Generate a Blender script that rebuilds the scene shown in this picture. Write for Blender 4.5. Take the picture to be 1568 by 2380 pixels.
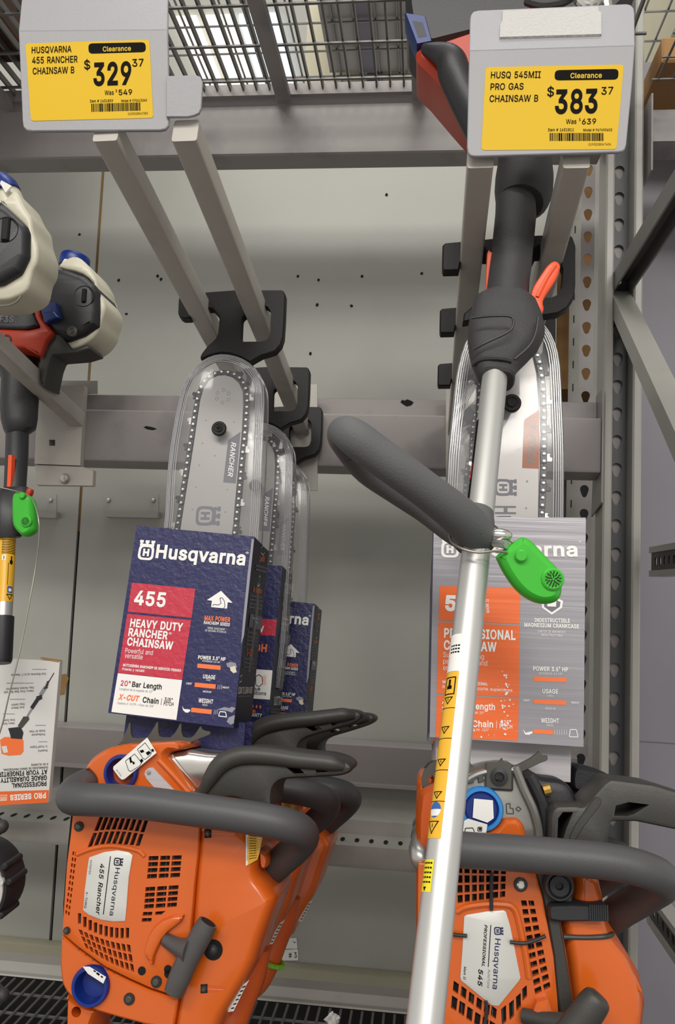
import bpy, bmesh, math, random
from mathutils import Vector, Matrix
from mathutils.geometry import tessellate_polygon, delaunay_2d_cdt
random.seed(7)
S = bpy.context.scene
COL = S.collection
for o in list(bpy.data.objects):
    bpy.data.objects.remove(o)

# ------------------------------------------------------------------ camera
FPX, CX, CY = 1900.0, 784.0, 1190.0
CAMZ = 1.45
U_ = Vector((0.0400, -0.9952, 0.0890)).normalized()      # world up seen by the camera (right, down, forward)
D_ = Vector((200.0, 0.0, FPX))
D_.y = -(D_.x * U_.x + D_.z * U_.z) / U_.y
D_.normalize()
X_ = D_.cross(U_).normalized()
CAM = Vector((0.0, 0.0, CAMZ))
def ray(px, py):
    r = Vector((px - CX, py - CY, FPX))
    return Vector((X_.dot(r), D_.dot(r), U_.dot(r)))
cd = bpy.data.cameras.new('camera'); cam = bpy.data.objects.new('camera', cd); COL.objects.link(cam)
right = Vector((X_.x, D_.x, U_.x)); down = Vector((X_.y, D_.y, U_.y)); fwd = Vector((X_.z, D_.z, U_.z))
m = Matrix.Identity(4)
for i in range(3):
    m[i][0] = right[i]; m[i][1] = -down[i]; m[i][2] = -fwd[i]
m.translation = CAM
cam.matrix_world = m
cd.sensor_fit = 'VERTICAL'; cd.sensor_height = 36.0; cd.lens = 36.0 * FPX / 2380.0
cd.clip_start = 0.02; cd.clip_end = 60
S.camera = cam

# ------------------------------------------------------------------ world, lamps, exposure
w = bpy.data.worlds.new('store_air'); S.world = w; w.use_nodes = True
wb = w.node_tree.nodes['Background']
wb.inputs[0].default_value = (1.0, 0.97, 0.92, 1); wb.inputs[1].default_value = 0.62
S.view_settings.view_transform = 'Standard'; S.view_settings.look = 'None'
S.view_settings.gamma = 1.0; S.view_settings.exposure = 0.10
S.view_settings.use_curve_mapping = False
def lamp(name, loc, target, sx, sy, power, colr=(1, 1, 1)):
    l = bpy.data.lights.new(name, 'AREA'); l.shape = 'RECTANGLE'; l.size = sx; l.size_y = sy
    l.energy = power; l.color = colr
    o = bpy.data.objects.new(name, l); COL.objects.link(o); o.location = loc
    o.rotation_euler = (Vector(target) - Vector(loc)).to_track_quat('-Z', 'Y').to_euler()
    return o
lamp('aisle_lamp', (-0.8, -2.4, 4.3), (0.0, 1.2, 1.3), 3.0, 0.6, 84, (1.0, 0.96, 0.90))
lamp('aisle_lamp', (1.3, -4.2, 4.3), (0.2, 1.2, 1.2), 3.0, 0.6, 112, (1.0, 0.96, 0.90))
lamp('aisle_lamp', (-0.2, 1.15, 5.2), (0.0, 1.60, 1.8), 2.4, 0.30, 36, (0.93, 0.97, 1.0))

# ------------------------------------------------------------------ helpers
def lin(h):
    h = h.lstrip('#')
    return tuple((lambda c: c / 12.92 if c <= 0.04045 else ((c + 0.055) / 1.055) ** 2.4)(int(h[i:i + 2], 16) / 255) for i in (0, 2, 4))
MATS = {}
def mat(name, hexc, rough=0.5, metal=0.0, noise=0.0, nscale=40.0, bump=0.0, bscale=200.0, dirt=None, dscale=6.0, spec=0.5, coat=0.0, stretch=None):
    mt = bpy.data.materials.new(name); mt.use_nodes = True
    nt = mt.node_tree; b = nt.nodes['Principled BSDF']
    c = lin(hexc) + (1,)
    b.inputs['Base Color'].default_value = c; b.inputs['Roughness'].default_value = rough
    b.inputs['Metallic'].default_value = metal
    b.inputs['Specular IOR Level'].default_value = spec
    b.inputs['Coat Weight'].default_value = coat
    tc = nt.nodes.new('ShaderNodeTexCoord')
    src = tc.outputs['Object']
    if stretch:
        mp = nt.nodes.new('ShaderNodeMapping'); mp.inputs['Scale'].default_value = stretch
        nt.links.new(src, mp.inputs['Vector']); src = mp.outputs['Vector']
    if noise or dirt:
        n = nt.nodes.new('ShaderNodeTexNoise'); n.inputs['Scale'].default_value = nscale; n.inputs['Detail'].default_value = 4
        nt.links.new(src, n.inputs['Vector'])
        mx = nt.nodes.new('ShaderNodeMix'); mx.data_type = 'RGBA'
        mx.inputs[6].default_value = tuple(x * (1 - noise) for x in c[:3]) + (1,)
        mx.inputs[7].default_value = tuple(min(1, x * (1 + noise)) for x in c[:3]) + (1,)
        nt.links.new(n.outputs['Fac'], mx.inputs[0])
        out = mx.outputs[2]
        if dirt:
            n2 = nt.nodes.new('ShaderNodeTexNoise'); n2.inputs['Scale'].default_value = dscale; n2.inputs['Detail'].default_value = 6
            nt.links.new(src, n2.inputs['Vector'])
            rp = nt.nodes.new('ShaderNodeValToRGB'); rp.color_ramp.elements[0].position = 0.55; rp.color_ramp.elements[1].position = 0.72
            nt.links.new(n2.outputs['Fac'], rp.inputs[0])
            m2 = nt.nodes.new('ShaderNodeMix'); m2.data_type = 'RGBA'; m2.inputs[7].default_value = lin(dirt) + (1,)
            nt.links.new(rp.outputs[0], m2.inputs[0]); nt.links.new(out, m2.inputs[6]); out = m2.outputs[2]
        nt.links.new(out, b.inputs['Base Color'])
    if bump:
        n3 = nt.nodes.new('ShaderNodeTexNoise'); n3.inputs['Scale'].default_value = bscale; n3.inputs['Detail'].default_value = 3
        nt.links.new(src, n3.inputs['Vector'])
        bp = nt.nodes.new('ShaderNodeBump'); bp.inputs['Strength'].default_value = bump; bp.inputs['Distance'].default_value = 0.002
        nt.links.new(n3.outputs['Fac'], bp.inputs['Height']); nt.links.new(bp.outputs[0], b.inputs['Normal'])
    MATS[name] = mt
    return mt
def clear_mat(name, tint='#ffffff', gloss=0.25, rough=0.08, haze=0.05):
    mt = bpy.data.materials.new(name); mt.use_nodes = True; nt = mt.node_tree
    nt.nodes.remove(nt.nodes['Principled BSDF']); out = nt.nodes['Material Output']
    t = nt.nodes.new('ShaderNodeBsdfTransparent'); t.inputs[0].default_value = lin(tint) + (1,)
    g = nt.nodes.new('ShaderNodeBsdfGlossy'); g.inputs['Roughness'].default_value = rough
    d = nt.nodes.new('ShaderNodeBsdfDiffuse'); d.inputs[0].default_value = (0.75, 0.75, 0.78, 1)
    fr = nt.nodes.new('ShaderNodeLayerWeight'); fr.inputs[0].default_value = gloss
    mx = nt.nodes.new('ShaderNodeMixShader'); nt.links.new(fr.outputs['Fresnel'], mx.inputs[0])
    nt.links.new(t.outputs[0], mx.inputs[1]); nt.links.new(g.outputs[0], mx.inputs[2])
    m2 = nt.nodes.new('ShaderNodeMixShader'); m2.inputs[0].default_value = haze
    nt.links.new(mx.outputs[0], m2.inputs[1]); nt.links.new(d.outputs[0], m2.inputs[2])
    nt.links.new(m2.outputs[0], out.inputs[0])
    MATS[name] = mt
    return mt
def glow_mat(name, colr, strength):
    mt = bpy.data.materials.new(name); mt.use_nodes = True; nt = mt.node_tree
    b = nt.nodes['Principled BSDF']
    b.inputs['Emission Color'].default_value = colr + (1,); b.inputs['Emission Strength'].default_value = strength
    MATS[name] = mt
    return mt

class Frame:
    def __init__(s, o, u, v, n): s.o, s.u, s.v, s.n = Vector(o), Vector(u).normalized(), Vector(v).normalized(), Vector(n).normalized()
    def p(s, a, b, z=0.0): return s.o + s.u * a + s.v * b + s.n * z
    def uv(s, px, py, z=0.0):
        d = ray(px, py); o2 = s.o + s.n * z
        t = (o2 - CAM).dot(s.n) / d.dot(s.n)
        q = CAM + d * t - s.o
        return (q.dot(s.u), q.dot(s.v))
    def pp(s, px, py, z=0.0):
        a, b = s.uv(px, py, z); return s.p(a, b, z)
    def loop(s, pts, z=0.0): return [s.uv(x, y, z) for x, y in pts]
    def shift(s, d): return Frame(s.o + Vector(d), s.u, s.v, s.n)
def P(px, py, Y):
    d = ray(px, py); return CAM + d * (Y / d.y)
def plane(Y, px=784, py=1368, tilt=0.0, yaw=0.0):
    """upright plane facing the aisle at depth Y; tilt leans its top away (degrees), yaw turns it"""
    t = math.radians(tilt); y = math.radians(yaw)
    R = Matrix.Rotation(y, 3, 'Z')
    return Frame(P(px, py, Y), R @ Vector((1, 0, 0)), R @ Vector((0, math.sin(t), math.cos(t))), R @ Vector((0, -math.cos(t), math.sin(t))))
def zz(ox, oy, s, pts): return [(ox + x / s, oy + y / s) for x, y in pts]
def area(l): return 0.5 * sum(l[i][0] * l[(i + 1) % len(l)][1] - l[(i + 1) % len(l)][0] * l[i][1] for i in range(len(l)))
def ccw(l): return list(l) if area(l) > 0 else list(reversed(l))
def fillet(l, r, n=4):
    out = []; N = len(l)
    for i in range(N):
        a, b, c = Vector(l[i - 1]), Vector(l[i]), Vector(l[(i + 1) % N])
        d1, d2 = a - b, c - b
        rr = min(r, d1.length * 0.45, d2.length * 0.45)
        if rr < 1e-5: out.append(tuple(b)); continue
        p1, p2 = b + d1.normalized() * rr, b + d2.normalized() * rr
        for k in range(n + 1):
            t = k / n
            q = p1 * (1 - t) ** 2 + b * 2 * t * (1 - t) + p2 * t * t
            out.append((q.x, q.y))
    return out
def smooth(l, n=4, closed=True):
    out = []; N = len(l)
    rng = range(N) if closed else range(N - 1)
    dim = len(l[0])
    for i in rng:
        if closed: p0, p1, p2, p3 = l[i - 1], l[i], l[(i + 1) % N], l[(i + 2) % N]
        else: p0, p1, p2, p3 = l[max(i - 1, 0)], l[i], l[i + 1], l[min(i + 2, N - 1)]
        for k in range(n):
            t = k / n
            out.append(tuple(0.5 * (2 * p1[j] + (p2[j] - p0[j]) * t + (2 * p0[j] - 5 * p1[j] + 4 * p2[j] - p3[j]) * t * t + (3 * p1[j] - p0[j] - 3 * p2[j] + p3[j]) * t ** 3) for j in range(dim)))
    if not closed: out.append(tuple(l[-1]))
    return out
def inset(l, d):
    if abs(d) < 1e-7: return list(l)
    out = []; N = len(l)
    for i in range(N):
        a, b, c = Vector(l[i - 1]), Vector(l[i]), Vector(l[(i + 1) % N])
        e1, e2 = (b - a), (c - b)
        if e1.length < 1e-9 or e2.length < 1e-9: out.append(tuple(b)); continue
        e1.normalize(); e2.normalize()
        n1, n2 = Vector((-e1.y, e1.x)), Vector((-e2.y, e2.x))
        k = 1 + n1.dot(n2)
        mv = (n1 + n2) / max(k, 0.45)
        q = b + mv * d
        out.append((q.x, q.y))
    return out
def circ(c, r, n=20, a0=0.0): return [(c[0] + r * math.cos(a0 + 2 * math.pi * i / n), c[1] + r * math.sin(a0 + 2 * math.pi * i / n)) for i in range(n)]

# letter outlines used for the printing on labels, boxes and badges: character, advance, then closed loops
_GL = r"""".[+z.X+t0;,L0;,G.X ,{.X,u0;-M0;-G.X
#/`-F+l..0;.W0;-q+l +C-$+J-N.k-N.d-$ +o+l,U0;-!0;,<+l +[.W+c/%/%/%.|.W
$/e-%+/-%0x-H0x-H+/ -8+e,x+g,^+k,F+s,2+~+},0+o,@+e,S+^,h+Z,~,4,~,6,o,;,b,C,V,L,M,X,E,f,?,u,;-(,8-8,7-J,8-Z,;-k,@-x,G.(,O.2,Y.9,f.=,s.>-#.=-1.:-;.4-D.,-L-~-S-s-Y-f-_-W-d-I-h,t-u,T.#,:.1,$.A+r.T+h.k+e/)+g/?+n/S+x/f,*/v,:0&,N02,e0:,}0?-;0@-T0?-m0:.&02.:0&.J/v.X/g.c/U.i/B.l/-.8/-.3/@.*/P-x/^-f/g-P/m-9/o-(/n,u/k,g/f,Y/`,O/W,G/N,A/C,=/8,</+,=.z,B.o,I.f,R.^,].V,h.Q,t.L-#.H-/.E-X.9-e.6-r.2.!.-.0.&.=-|.I-t.T-k.^-`.g-S.m-E.p-6.r-#.p,j.j,U.`,C.R,2.A,#.-+t-q+l-U+g
%1g,m.<,].=,M.A,@.H,5.P,,.Z,$.g+|.t+y/%+x/5+x/I+y/X+|/g,$/t,,0!,60.,A06,M0<,]0@,m0B,~0@-10<-=06-H0.-Q0!-X/t-^/g-a/X-b/I-b/5-a/%-^.t-X.g-Q.Z-H.P-=.H-0.A,~.= ,m.a,z.c-(.g-/.o-4.z-7/)-8/5-8/I-7/U-4/a-//k-(/t,z/x,m/z,a/x,V/t,O/k,J/a,G/U,F/I,F/5,G/),I.z,N.o,V.g,a.c /a+d/O+f/A+i/4+p/)+x.|,%.u,2.o,?.l,M.k,].k,q.l-#.o-2.u-?.|-K/)-U/4-^/A-e/P-h/a-j/q-h0#-e01-^0<-U0E-K0L-?0Q-20T-#0U,q0U,]0T,M0Q,?0K,20D,%0;+x00+p0#+i/q+f /a,,/m,-/w,2/~,:0&,E0*,P0+,]0+,q0*,}0&-,0!-7/w-?/n-D/a-E/S-D/J-?/B-7/=-,/:,}/9,q/9,]/:,P/=,E/B,:/I,2/S,- ,J+l/Q0;0#0;,y+l
&/f,~+g,e+h,M+m,8+u,%,#+s,2+g,B+^,S+X,g+V,|+W-0+[-?+b-M+j-Y+t-f,#-r,1-},@.-,P.9-2.g-7.k-=.p-B.u-H.z-L/#-Q/+-T/2-V/:-V/C-U/O-Q/Z-I/d-@/k-4/o-%/q,x/p,p/n,g/j,`/f,Y/`,T/X,P/P,N/G,M/>,N/4,P/+,T.},Y.t,`.k,h.a,p.U,z.J-(.=/-+l.M+l,j-o,A.D,6.R,-.a,%.n+}.|+y/.+x/>+z/O+~/`,)/o,2/{,>0*,K03,[0:,n0=-$0?-80=-J0:-Y03-h0*-s/|-}/o.&/b.,/R.-/B.,/6.*/+.%.|-}.r-w.h-o._-g.U-].M-R.D,[-d,L-W,@-K,8-A,2-6,/-*,-,z,/,m,2,b,7,V,?,L,H,D,S,>,`,9,m,6,{,5-/,6-?,:-N,?-],G-j,Q-w,].%,k./,z.7-..=-@.@-T.A-i.q-i.p-P.m-;.h-(.b,t.Z,f.S,Z.K,P.D,H.>,B.4,5.%,(-r+z-_+q-J+k-6+h
*/j-%-h-).d,;.4,&.V,v/!,&/K,;/o-)/?-%0;-M0;-J/?.8/o.K/K-Y/!.K.V.8.4-J.d-M-h
,-K+Y*g+r,I,M,I,!*g
-/j.8-z.8-K,;-K,;-z
.-K,,+h,!+j+v+m+n+s+h+{+e,&+d,1+e,:+h,C+n,K+v,Q,!,T,,,U,6,T,>,Q,F,K,L,C,P,:,Q,1,P,&,L+{,F+s,>+m,6+j
/-}-A0N+u+.+F+.,p0N
0/j-:+g,z+i,`+r,H,!,4,6,#,N+s,l+j-1+d-V+b.$+d.O+j.v+s/;,#/X,5/q,H0(,`05,z0>-:0@-W0>-r05.,0(.@/q.P/X.^/;.h.v.m.O.o.$.m-V.h-1.^,l.P,N.@,6.-,!-r+r-W+i -:,8-M,:-_,@-n,K-{,Z.*,n.2-(.8-B.<-`.=.$.<.F.8.e.2/!.*/9-{/L-n/[-_/g-M/m-:/p-&/m,r/g,c/[,V/L,K/9,B/!,<.e,9.F,7.$,9-`,<-B,B-(,K,n,V,Z,c,K,r,@-&,:
1/j+y+l+y,<.d,<.d+l -c0;-c+l-/+l-//g-,/g,$.y,$/T-#0;
2/j+o+l+o,6-@-m-O-}-]./-h.<-q.H-y.T-~.`.&.l.).x.*/(.)/6.%/C-|/N-t/X-k/a-`/g-S/l-F/o-8/p-)/o,w/k,k/f,`/_,V/U,O/J,J/=,G/0,F.}+p.}+r/8+x/M,$/b,1/s,@0$,R01,h0:,}0?-90@-P0?-g0:-{01.00%.?/t.K/d.T/Q.Y/>.[/).Z.v.W.g.S.X.L.I.C.:.7.).(-r-q-]-[-E,Z,@,Z,=.b,=.b+l
3/j-3+g,w+h,`+l,J+t,7+~,%,/+t,>+i,P+b,d+_,z,7,z,:,m,>,a,E,V,N,M,X,E,e,?,r,;-$,9-4,8-D,9-S,<-b,A-n,G-y,P.%,Z.,,g.0,u.1-).0-7.--E.&-R-z-_-o-i-b-q-P-w-<-{-%-|,^-|,^.I-l/g-l/j+t/j+t0;.T0;.T/p-..9-..A-K.B-f.?-}.7.5.+.E-y.S-h.]-T.c-?.e-).c,n.],X.R,E.E,4.4,%-}+v-g+m-N+h
4/j+[,e+[-4-J0;-~0;,7-:,7-7.u-7.u,e -g+l-g,r-g-*-g.X.<.X.<+l
5/j-6+g,{+h,e+m,P+u,>,#,/,1+~,@+u,Q+n,e+l,y,B,y,D,m,H,b,N,W,V,N,a,F,l,@,x,<-(,9-6,8-F,9-T,=-c,C-o,L-y,W.$,d.+,s./-%.0-7./-H.+-W.$-g-x-t-n.!-b.,-S.2-D.6-3.8-%.7,t.4,g.1,Z.,,O.%,F-{+r.#,-0;.O0;.O/j,X/j,K.K,M.K,W.R,c.Y,o._,|.c-..e-<.f-O.e-a.a-q.[.#.S.2.J.>.>.I.1.R.!.Y-o._-^.c-K.d-8.b,z.[,c.Q,L.D,9.4,)-}+x-g+n-O+h
6/j-:+g,~+h,g+n,R+x,@,),0,9,#,L+v,b+q,y+o-6+p-J+t-`+|-u,+.1,:.L,N.k-O0;.+0;,Y.+,T.+,X.2,_.9,e.@,l.F,t.K,}.P-+.S-6.U-A.U-Y.T-o.N.&.F.8.:.F.+.R-v.Z-b.`-K.b-3.`,v.Y,`.P,J.C,8.4,(-~+w-j+n-R+h -:,7-I,8-W,<-e,B-p,K-z,U.$,b.+,p./-!.0-3./-C.+-R.$-a-z-m-p-w-e.!-W.)-I.--:..-+.-,y.),l.!,a-w,V-m,N-a,I-S,E-D,D-4,E-!,I,p,N,b,V,U,a,K,l,B,y,<-+,8
7/j,-+l.-/g.-/j+n/j+n0;.c0;.c/g,e+l
8/j-:+g,|+h,c+m,L+u,9,#,),2+w,A+m,S+g,h+e,}+g-2+j-B+p-Q+x-`,$-l,1-w,=.!,K.*,Z..,Z.0,G.6,7.A,*.P+|.c+v.v+t//+v/C+{/V,(/h,4/w,C0(,U02,i0:-!0?-:0@-Q0?-g0:-{02.00(.?/w.K/h.T/V.Y/C.[//.Y.v.S.c.I.P.<.A.-.7-v.0-v...).*.6.!.C-w.N-l.X-`.a-Q.g-B.j-2.l,}.j,h.d,S.Y,A.K,2.;,#.&+u-m+m-T+h -:,7-K,8-[,;-j,@-v,G.#,O.,,Y.2,f.6,r.7-#.6-2.2-@.,-L.!-W-u-a-h-h-Y-n-J-q-:-r-*-q,v-n,h-h,[-a,P-W,H-L,A-@,>-2,<-#,=,r,A,f,G,Y,O,O,Y,G,g,@,u,;-),8 -:.B-H.C-U.E-a.J-l.Q-t.Y-|.c.$.n.(.z.)/+.(/9.$/D-|/O-u/X-l/a-b/h-U/l-H/o-:/p-,/o,{/l,o/h,d/a,[/X,T/O,N/D,K/9,J/+,K.z,N.n,T.c,[.Y,e.Q,o.J,{.E-,.C
9/j-:0@-R0?-j09-~0/.4/~.D/n.P/Z.Z/E.`/..b.q.a.].[.G.T.2.I-v.:-Z.%-<-$+l,H+l-w-|-|-|-x-u-r-n-l-g-e-a-[-[-R-V-I-S->-Q-3-Q,x-R,b-X,N-a,<-m,.-|+~.1+v.E+p.[+o.t+q/1+v/G,#/],0/o,@0!,R0/,g09,~0? -:/p-+/o,y/k,l/e,a/[,V/Q,O/E,I/7,E/(,D.t,E.d,I.T,O.F,V.:,a.0,l.(,y-~-+-z-:-y-I-z-W-~-e.(-p.0-z.:.$.F.+.T./.c.0.s.//(.+/7.$/E-z/Q-p/[-e/e-W/k-I/o
A0#+H+l-%0;-c0;/A+l.g+l-l.L-f.]-`.p-X/)-Q/A-H/^-?0!-I0!-?/^-7/@-//(-(.o,~.[,y.L,#+l ,8-&,8-T.R-T.R-&
B/m+l+l+l0;-F0;-a09-y05.10,.B/~.P/q.[/b.c/P.h/=.i/*.h.v.e.g.`.Z.X.O.P.F.G.?.=.8.1.3.%./.%.,.3.*.@.$.L-z.X-q.d-f.m-X.t-H.x-6.y,~.x,j.s,W.k,E.`,6.P,).>+z.&+r-i+n-J+l ,D,>-I,>-f,@-},F.2,P.=,^.D,m.F,~.E-0.B-<.<-H.4-S.*-]-z-d-m-j-]-m-K-o,D-o ,D.>-C.>-R.?-`.B-l.G-w.M.$.V.,.`.2.k.6.w.7/).5/:../I.#/V-q/a-^/g-E/i,D/i
C0<-[+g-9+i,v+r,X,#,?,7,),O+t,m+g-2+_-W+[.$+_.N+g.t+t/:,)/V,?/o,X0&,v05-90>-[0@-p0?.&0<.:07.L00.]0(.m/y.z/l/+/^/5/N/>/</E/*/I.r.r.r.n/!.i//.b/;.Z/E.Q/N.H/V.=/].2/c.%/g-v/j-i/l-[/m-C/k-,/d,t/Y,a/J,Q/8,D.~,:.d,5.F,3.$,5-a,:-B,D-),Q,o,b,[,t,M--,C-C,<-[,:-i,;-v,=.%,@.2,D.=,J.H,P.Q,X.Z,b.b,l.i,x.n-(.r-5/I-5/E,}/>,k/5,Y/+,I.{,;.m,..^,#.L+w.:+p.(+k-p+h
D06-4+l,-+l,-,>-1,>-P,@-l,F.(,Q.<,`.M,r.Y-,.c-F.h-c.j.%.h.E.c.b.Y.{.M/5.=/G.*/V-o/a-S/g-6/i,*/i,*0;-90;-`08.%00.D0!._/l.t/T/*/8/6.t/>.N/@.%/>-Y/6-4/*,p.t,S.^,;.B,).!+w-[+o ,D0;,D+l+l+l+l0;
E/N+l+l+l0;.T0;.T/i,D/i,D.?.F.?.F-m,D-m,D,>.V,>.V+l
F/G+l+l+l0;.Q0;.Q/i,D/i,D.9.?.9.?-g,D-g,D+l
G0D-]+g-9+i,u+r,W,#,>,7,),P+s,m+f-3+_-W+[.$+_.N+f.t+s/:,)/V,>/o,W0&,t05-70>-Y0@-o0?.&0<.:07.L00.^0%.m/w.{/k/,/]/6/L/?/;/F/)/J.r.q.r.m/!.g//.a/:.X/C.P/M.G/U.=/[.2/b.%/g-v/j-h/l-Y/m-B/k-,/d,s/Y,a/K,Q/8,D.~,:.d,5.F,3.$,5-a,:-B,D-),Q,o,b,],t,M--,C-D,<-],:-s,<.+,A.>,I.N,T.],c.h,t.p-+.u-@.w-W/*-T-h-T-h.&/M.&/M-U/K-5/D,t/8,Y/&,B.p,/.W+{.=+p-|+i
H0B+l+l+l0;,D0;,D.A.e.A.e0;/<0;/<+l.e+l.e-o,D-o,D+l
I.J+T+l+T,>,>,>,>/i+T/i+T0;-]0;-]/i,s/i,s,>-],>-]+l
J/<,u+g,R+j,5+u+x,*+e,B+Y,a+U-)+U-?,.-?,.-),0,n,7,Z,A,K,O,A,a,:,u,8-,,:-=,A-K,K-V,Z-],n-_-)-_0;.70;.7-).3,a.(,B-q,*-X+u-:+j
K/u,4-),4-c,=-o,F-{,O.+,Y.6,c.B,l.M,v.X-#.d-..n.M0;/60;->.7-;.7 +l+l+l0;,D0;,D.f,C-j,D-P,D+l .T+l,w.)-;.Q/6+l
L/9+l+l+l0;,D0;,D,>.K,>.K+l
M1@+l+l+l0;,Y0;-d-K-l-4-u,s.!,S.+,7-|,7.(,R.2,r.<-4.D-K/L0;0:0;0:+l/c+l/c.C/c.a/d/%/e/I/f/n/j/n/f/a/b/S/^/F/P.}/E.[/<.C.;+l-k+l,i.C,`.[,T.|,G/E,:/n,?/n,@/L,A/(,A.b,A.C,A+l
N0G+l+l+l0;,M0;.<-G.A-@.F-7.L-..R-!.Y,s.a,f.h,X.o,J.v,<.o,;.m,J.l,X.k,h.k,u.j-%.j-3.j-Q.j0;/B0;/B+l.`+l-&.B,o.d,h.p,`.},V/0,6/j,?/k,B/2,C.a,D.C,D+l
O0O-[+g-9+i,v+r,X,#,?,7,),O+t,m+g-2+_-W+[.$+_.N+g.t+t/:,)/V,?/o,X0&,v05-90>-[0@-}0>.@05.^0&.w/o/0/V/B/:/O.t/W.N/Y.$/W-W/O-2/B,m/0,O.w,7.^,#.@+r-}+i -[,:-s,<.-,C.A,M.T,[.e,n.r-(.{-B/$-`/&.$/$.F.{.e.r/!.e/9.T/K.A/Y.-/d-s/k-[/m-C/k--/d,t/Y,b/K,Q/9,D.~,:.e,5.F,3.$,5-`,:-B,D-(,Q,n,b,[,t,M--,C-C,<
P/d+l+l+l0;-A0;-`09-z03.40*.G/y.V/j.c/W.k/C.p/-.r.q.p.Y.k.C.c...V-x.G-i.4-[-z-Q-`-K-A-J,7-J,7-x-?-x-S-y-e-}-t.&.!./.-.9.4.E.9.R.=.b.>.q.=/$.9/3.4/@.-/L.!/V-s/_-e/e-S/h-?/j,D/j,D+l
Q0O-I-4.#-4.Q,T.^,D/F+E.l+E.>,$.3,5 -[+g-9+i,v+r,X,#,?,7,),O+t,m+g-2+_-W+[.$+_.N+g.t+t/:,)/V,?/o,X0&,v05-90>-[0@-}0>.@05.^0&.w/o/0/V/B/:/O.t/W.N/Y.$/W-W/O-2/B,m/0,O.w,7.^,#.@+r-}+i -[,:-s,<.-,C.A,M.T,[.e,n.r-(.{-B/$-`/&.$/$.F.{.e.r/!.e/9.T/K.A/Y.-/d-s/k-[/m-C/k--/d,t/Y,b/K,Q/9,D.~,:.e,5.F,3.$,5-`,:-B,D-(,Q,n,b,[,t,M--,C-C,<
R/g+l+l+l0;-B0;-`09-z04.40+.G/{.V/l.c/Y.l/F.q/0.r.u.q.].l.G.c.3.V-~.G-o.4-d-z-Z-`-U-B-S,--S,-.%-@.%-T.&-f.*-t./.#.7...@.5.J.:.W.=.e.>.u.=/(.:/6.5/C../N.#/W-t/`-e/e-S/i-?/j,D/j,D+l .D+l-=-m-x-m/$+l
S/e-8+e,x+g,^+k,F+s,2+~+},0+o,@+e,S+^,h+Z,~,4,~,6,o,;,b,C,V,L,M,X,E,f,?,u,;-(,8-8,7-J,8-Z,;-k,@-x,G.(,O.2,Y.9,f.=,s.>-#.=-1.:-;.4-D.,-L-~-S-s-Y-f-_-W-d-I-h,t-u,T.#,:.1,$.A+r.T+h.k+e/)+g/?+n/S+x/f,*/v,:0&,N02,e0:,}0?-;0@-T0?-m0:.&02.:0&.J/v.X/g.c/U.i/B.l/-.8/-.3/@.*/P-x/^-f/g-P/m-9/o-(/n,u/k,g/f,Y/`,O/W,G/N,A/C,=/8,</+,=.z,B.o,I.f,R.^,].V,h.Q,t.L-#.H-/.E-X.9-e.6-r.2.!.-.0.&.=-|.I-t.T-k.^-`.g-S.m-E.p-6.r-#.p,j.j,U.`,C.R,2.A,#.-+t-q+l-U+g
T/g+T/i+T0;.x0;.x/i-R/i-R+l,{+l,{/i
U0B-T+e-5+h,u+n,[+x,E,*,3,<,#,P+u,h+n-$+l-?+l0;,C0;,C-D,E-1,I,{,P,k,Z,],h,P,w,F-,,?-?,;-T,9-j,;-},?.2,F.A,P.M,].W,k._,{.d-1.e-D.e0;/=0;/=-?/:-$/4,h/),P.v,<.d,*.M+x.4+n-t+h
V0#-(+l+H0;,!0;,{-Z-#-K-*-8-1-!-9,f-B,I-K,)-A,)-J,I-S,g-[-!-b-9-h-K-n-Z.g0;/A0;-d+l
W1o,]+l+H0;+~0;,c-R,g-D,j-7,m-),v,[,y,M,|,>-!,0,x,0,{,>,~,M-$,[-(,j-+,x-.-)-8-R-{0;.Z0;/@-R/D-D/G-7/J-)/T,[/W,M/Z,>/^,0/V,0/X,>/[,M/_,[/b,j/e,x/h-)/r-R0W0;110;/x+l/;+l.P.].L.o.G/$.C/8.?/M.;/d.7/|.B/|.>/e.:/O.6/;.2/(.-.q.(.]-=+l
X/{+I+l-3.>-3-s+R0;,30;,o/?,w/4,~/)-(.|-..s-3.k-8.b-=.X-B.N-H.D-?.D-N.b-S.j-Y.s-_.|-u/?.U0;/40;-T-u-T.?/<+l.[+l-p,y-]-9-V-A-Q-I-M-Q-H-Z-C-d-=-o-H-o-C-e->-[-9-R-4-J-/-B-*-:,r,y,)+l
Y/y-(+l-(-]+H0;,)0;,{.o-&.`-/.Q-7.D->.5-E.$-M-n-8-n-?.$-G.6-N.D-U.R-^.a-f.o.[0;/;0;-[-]-[+l
Z/_+]+l+],5-a/3-i/?-r/K-{/W.(/e.1/q.;/|.@/l.0/k-{/j-j/j-Y/j-H/i-7/i+[/i+[0;.h0;.h/q,h,x,_,k,U,^,K,P,.,*,(,;,9,<,I,=,Z,=,k,=,|,>-0,>.j,>.j+l
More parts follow.
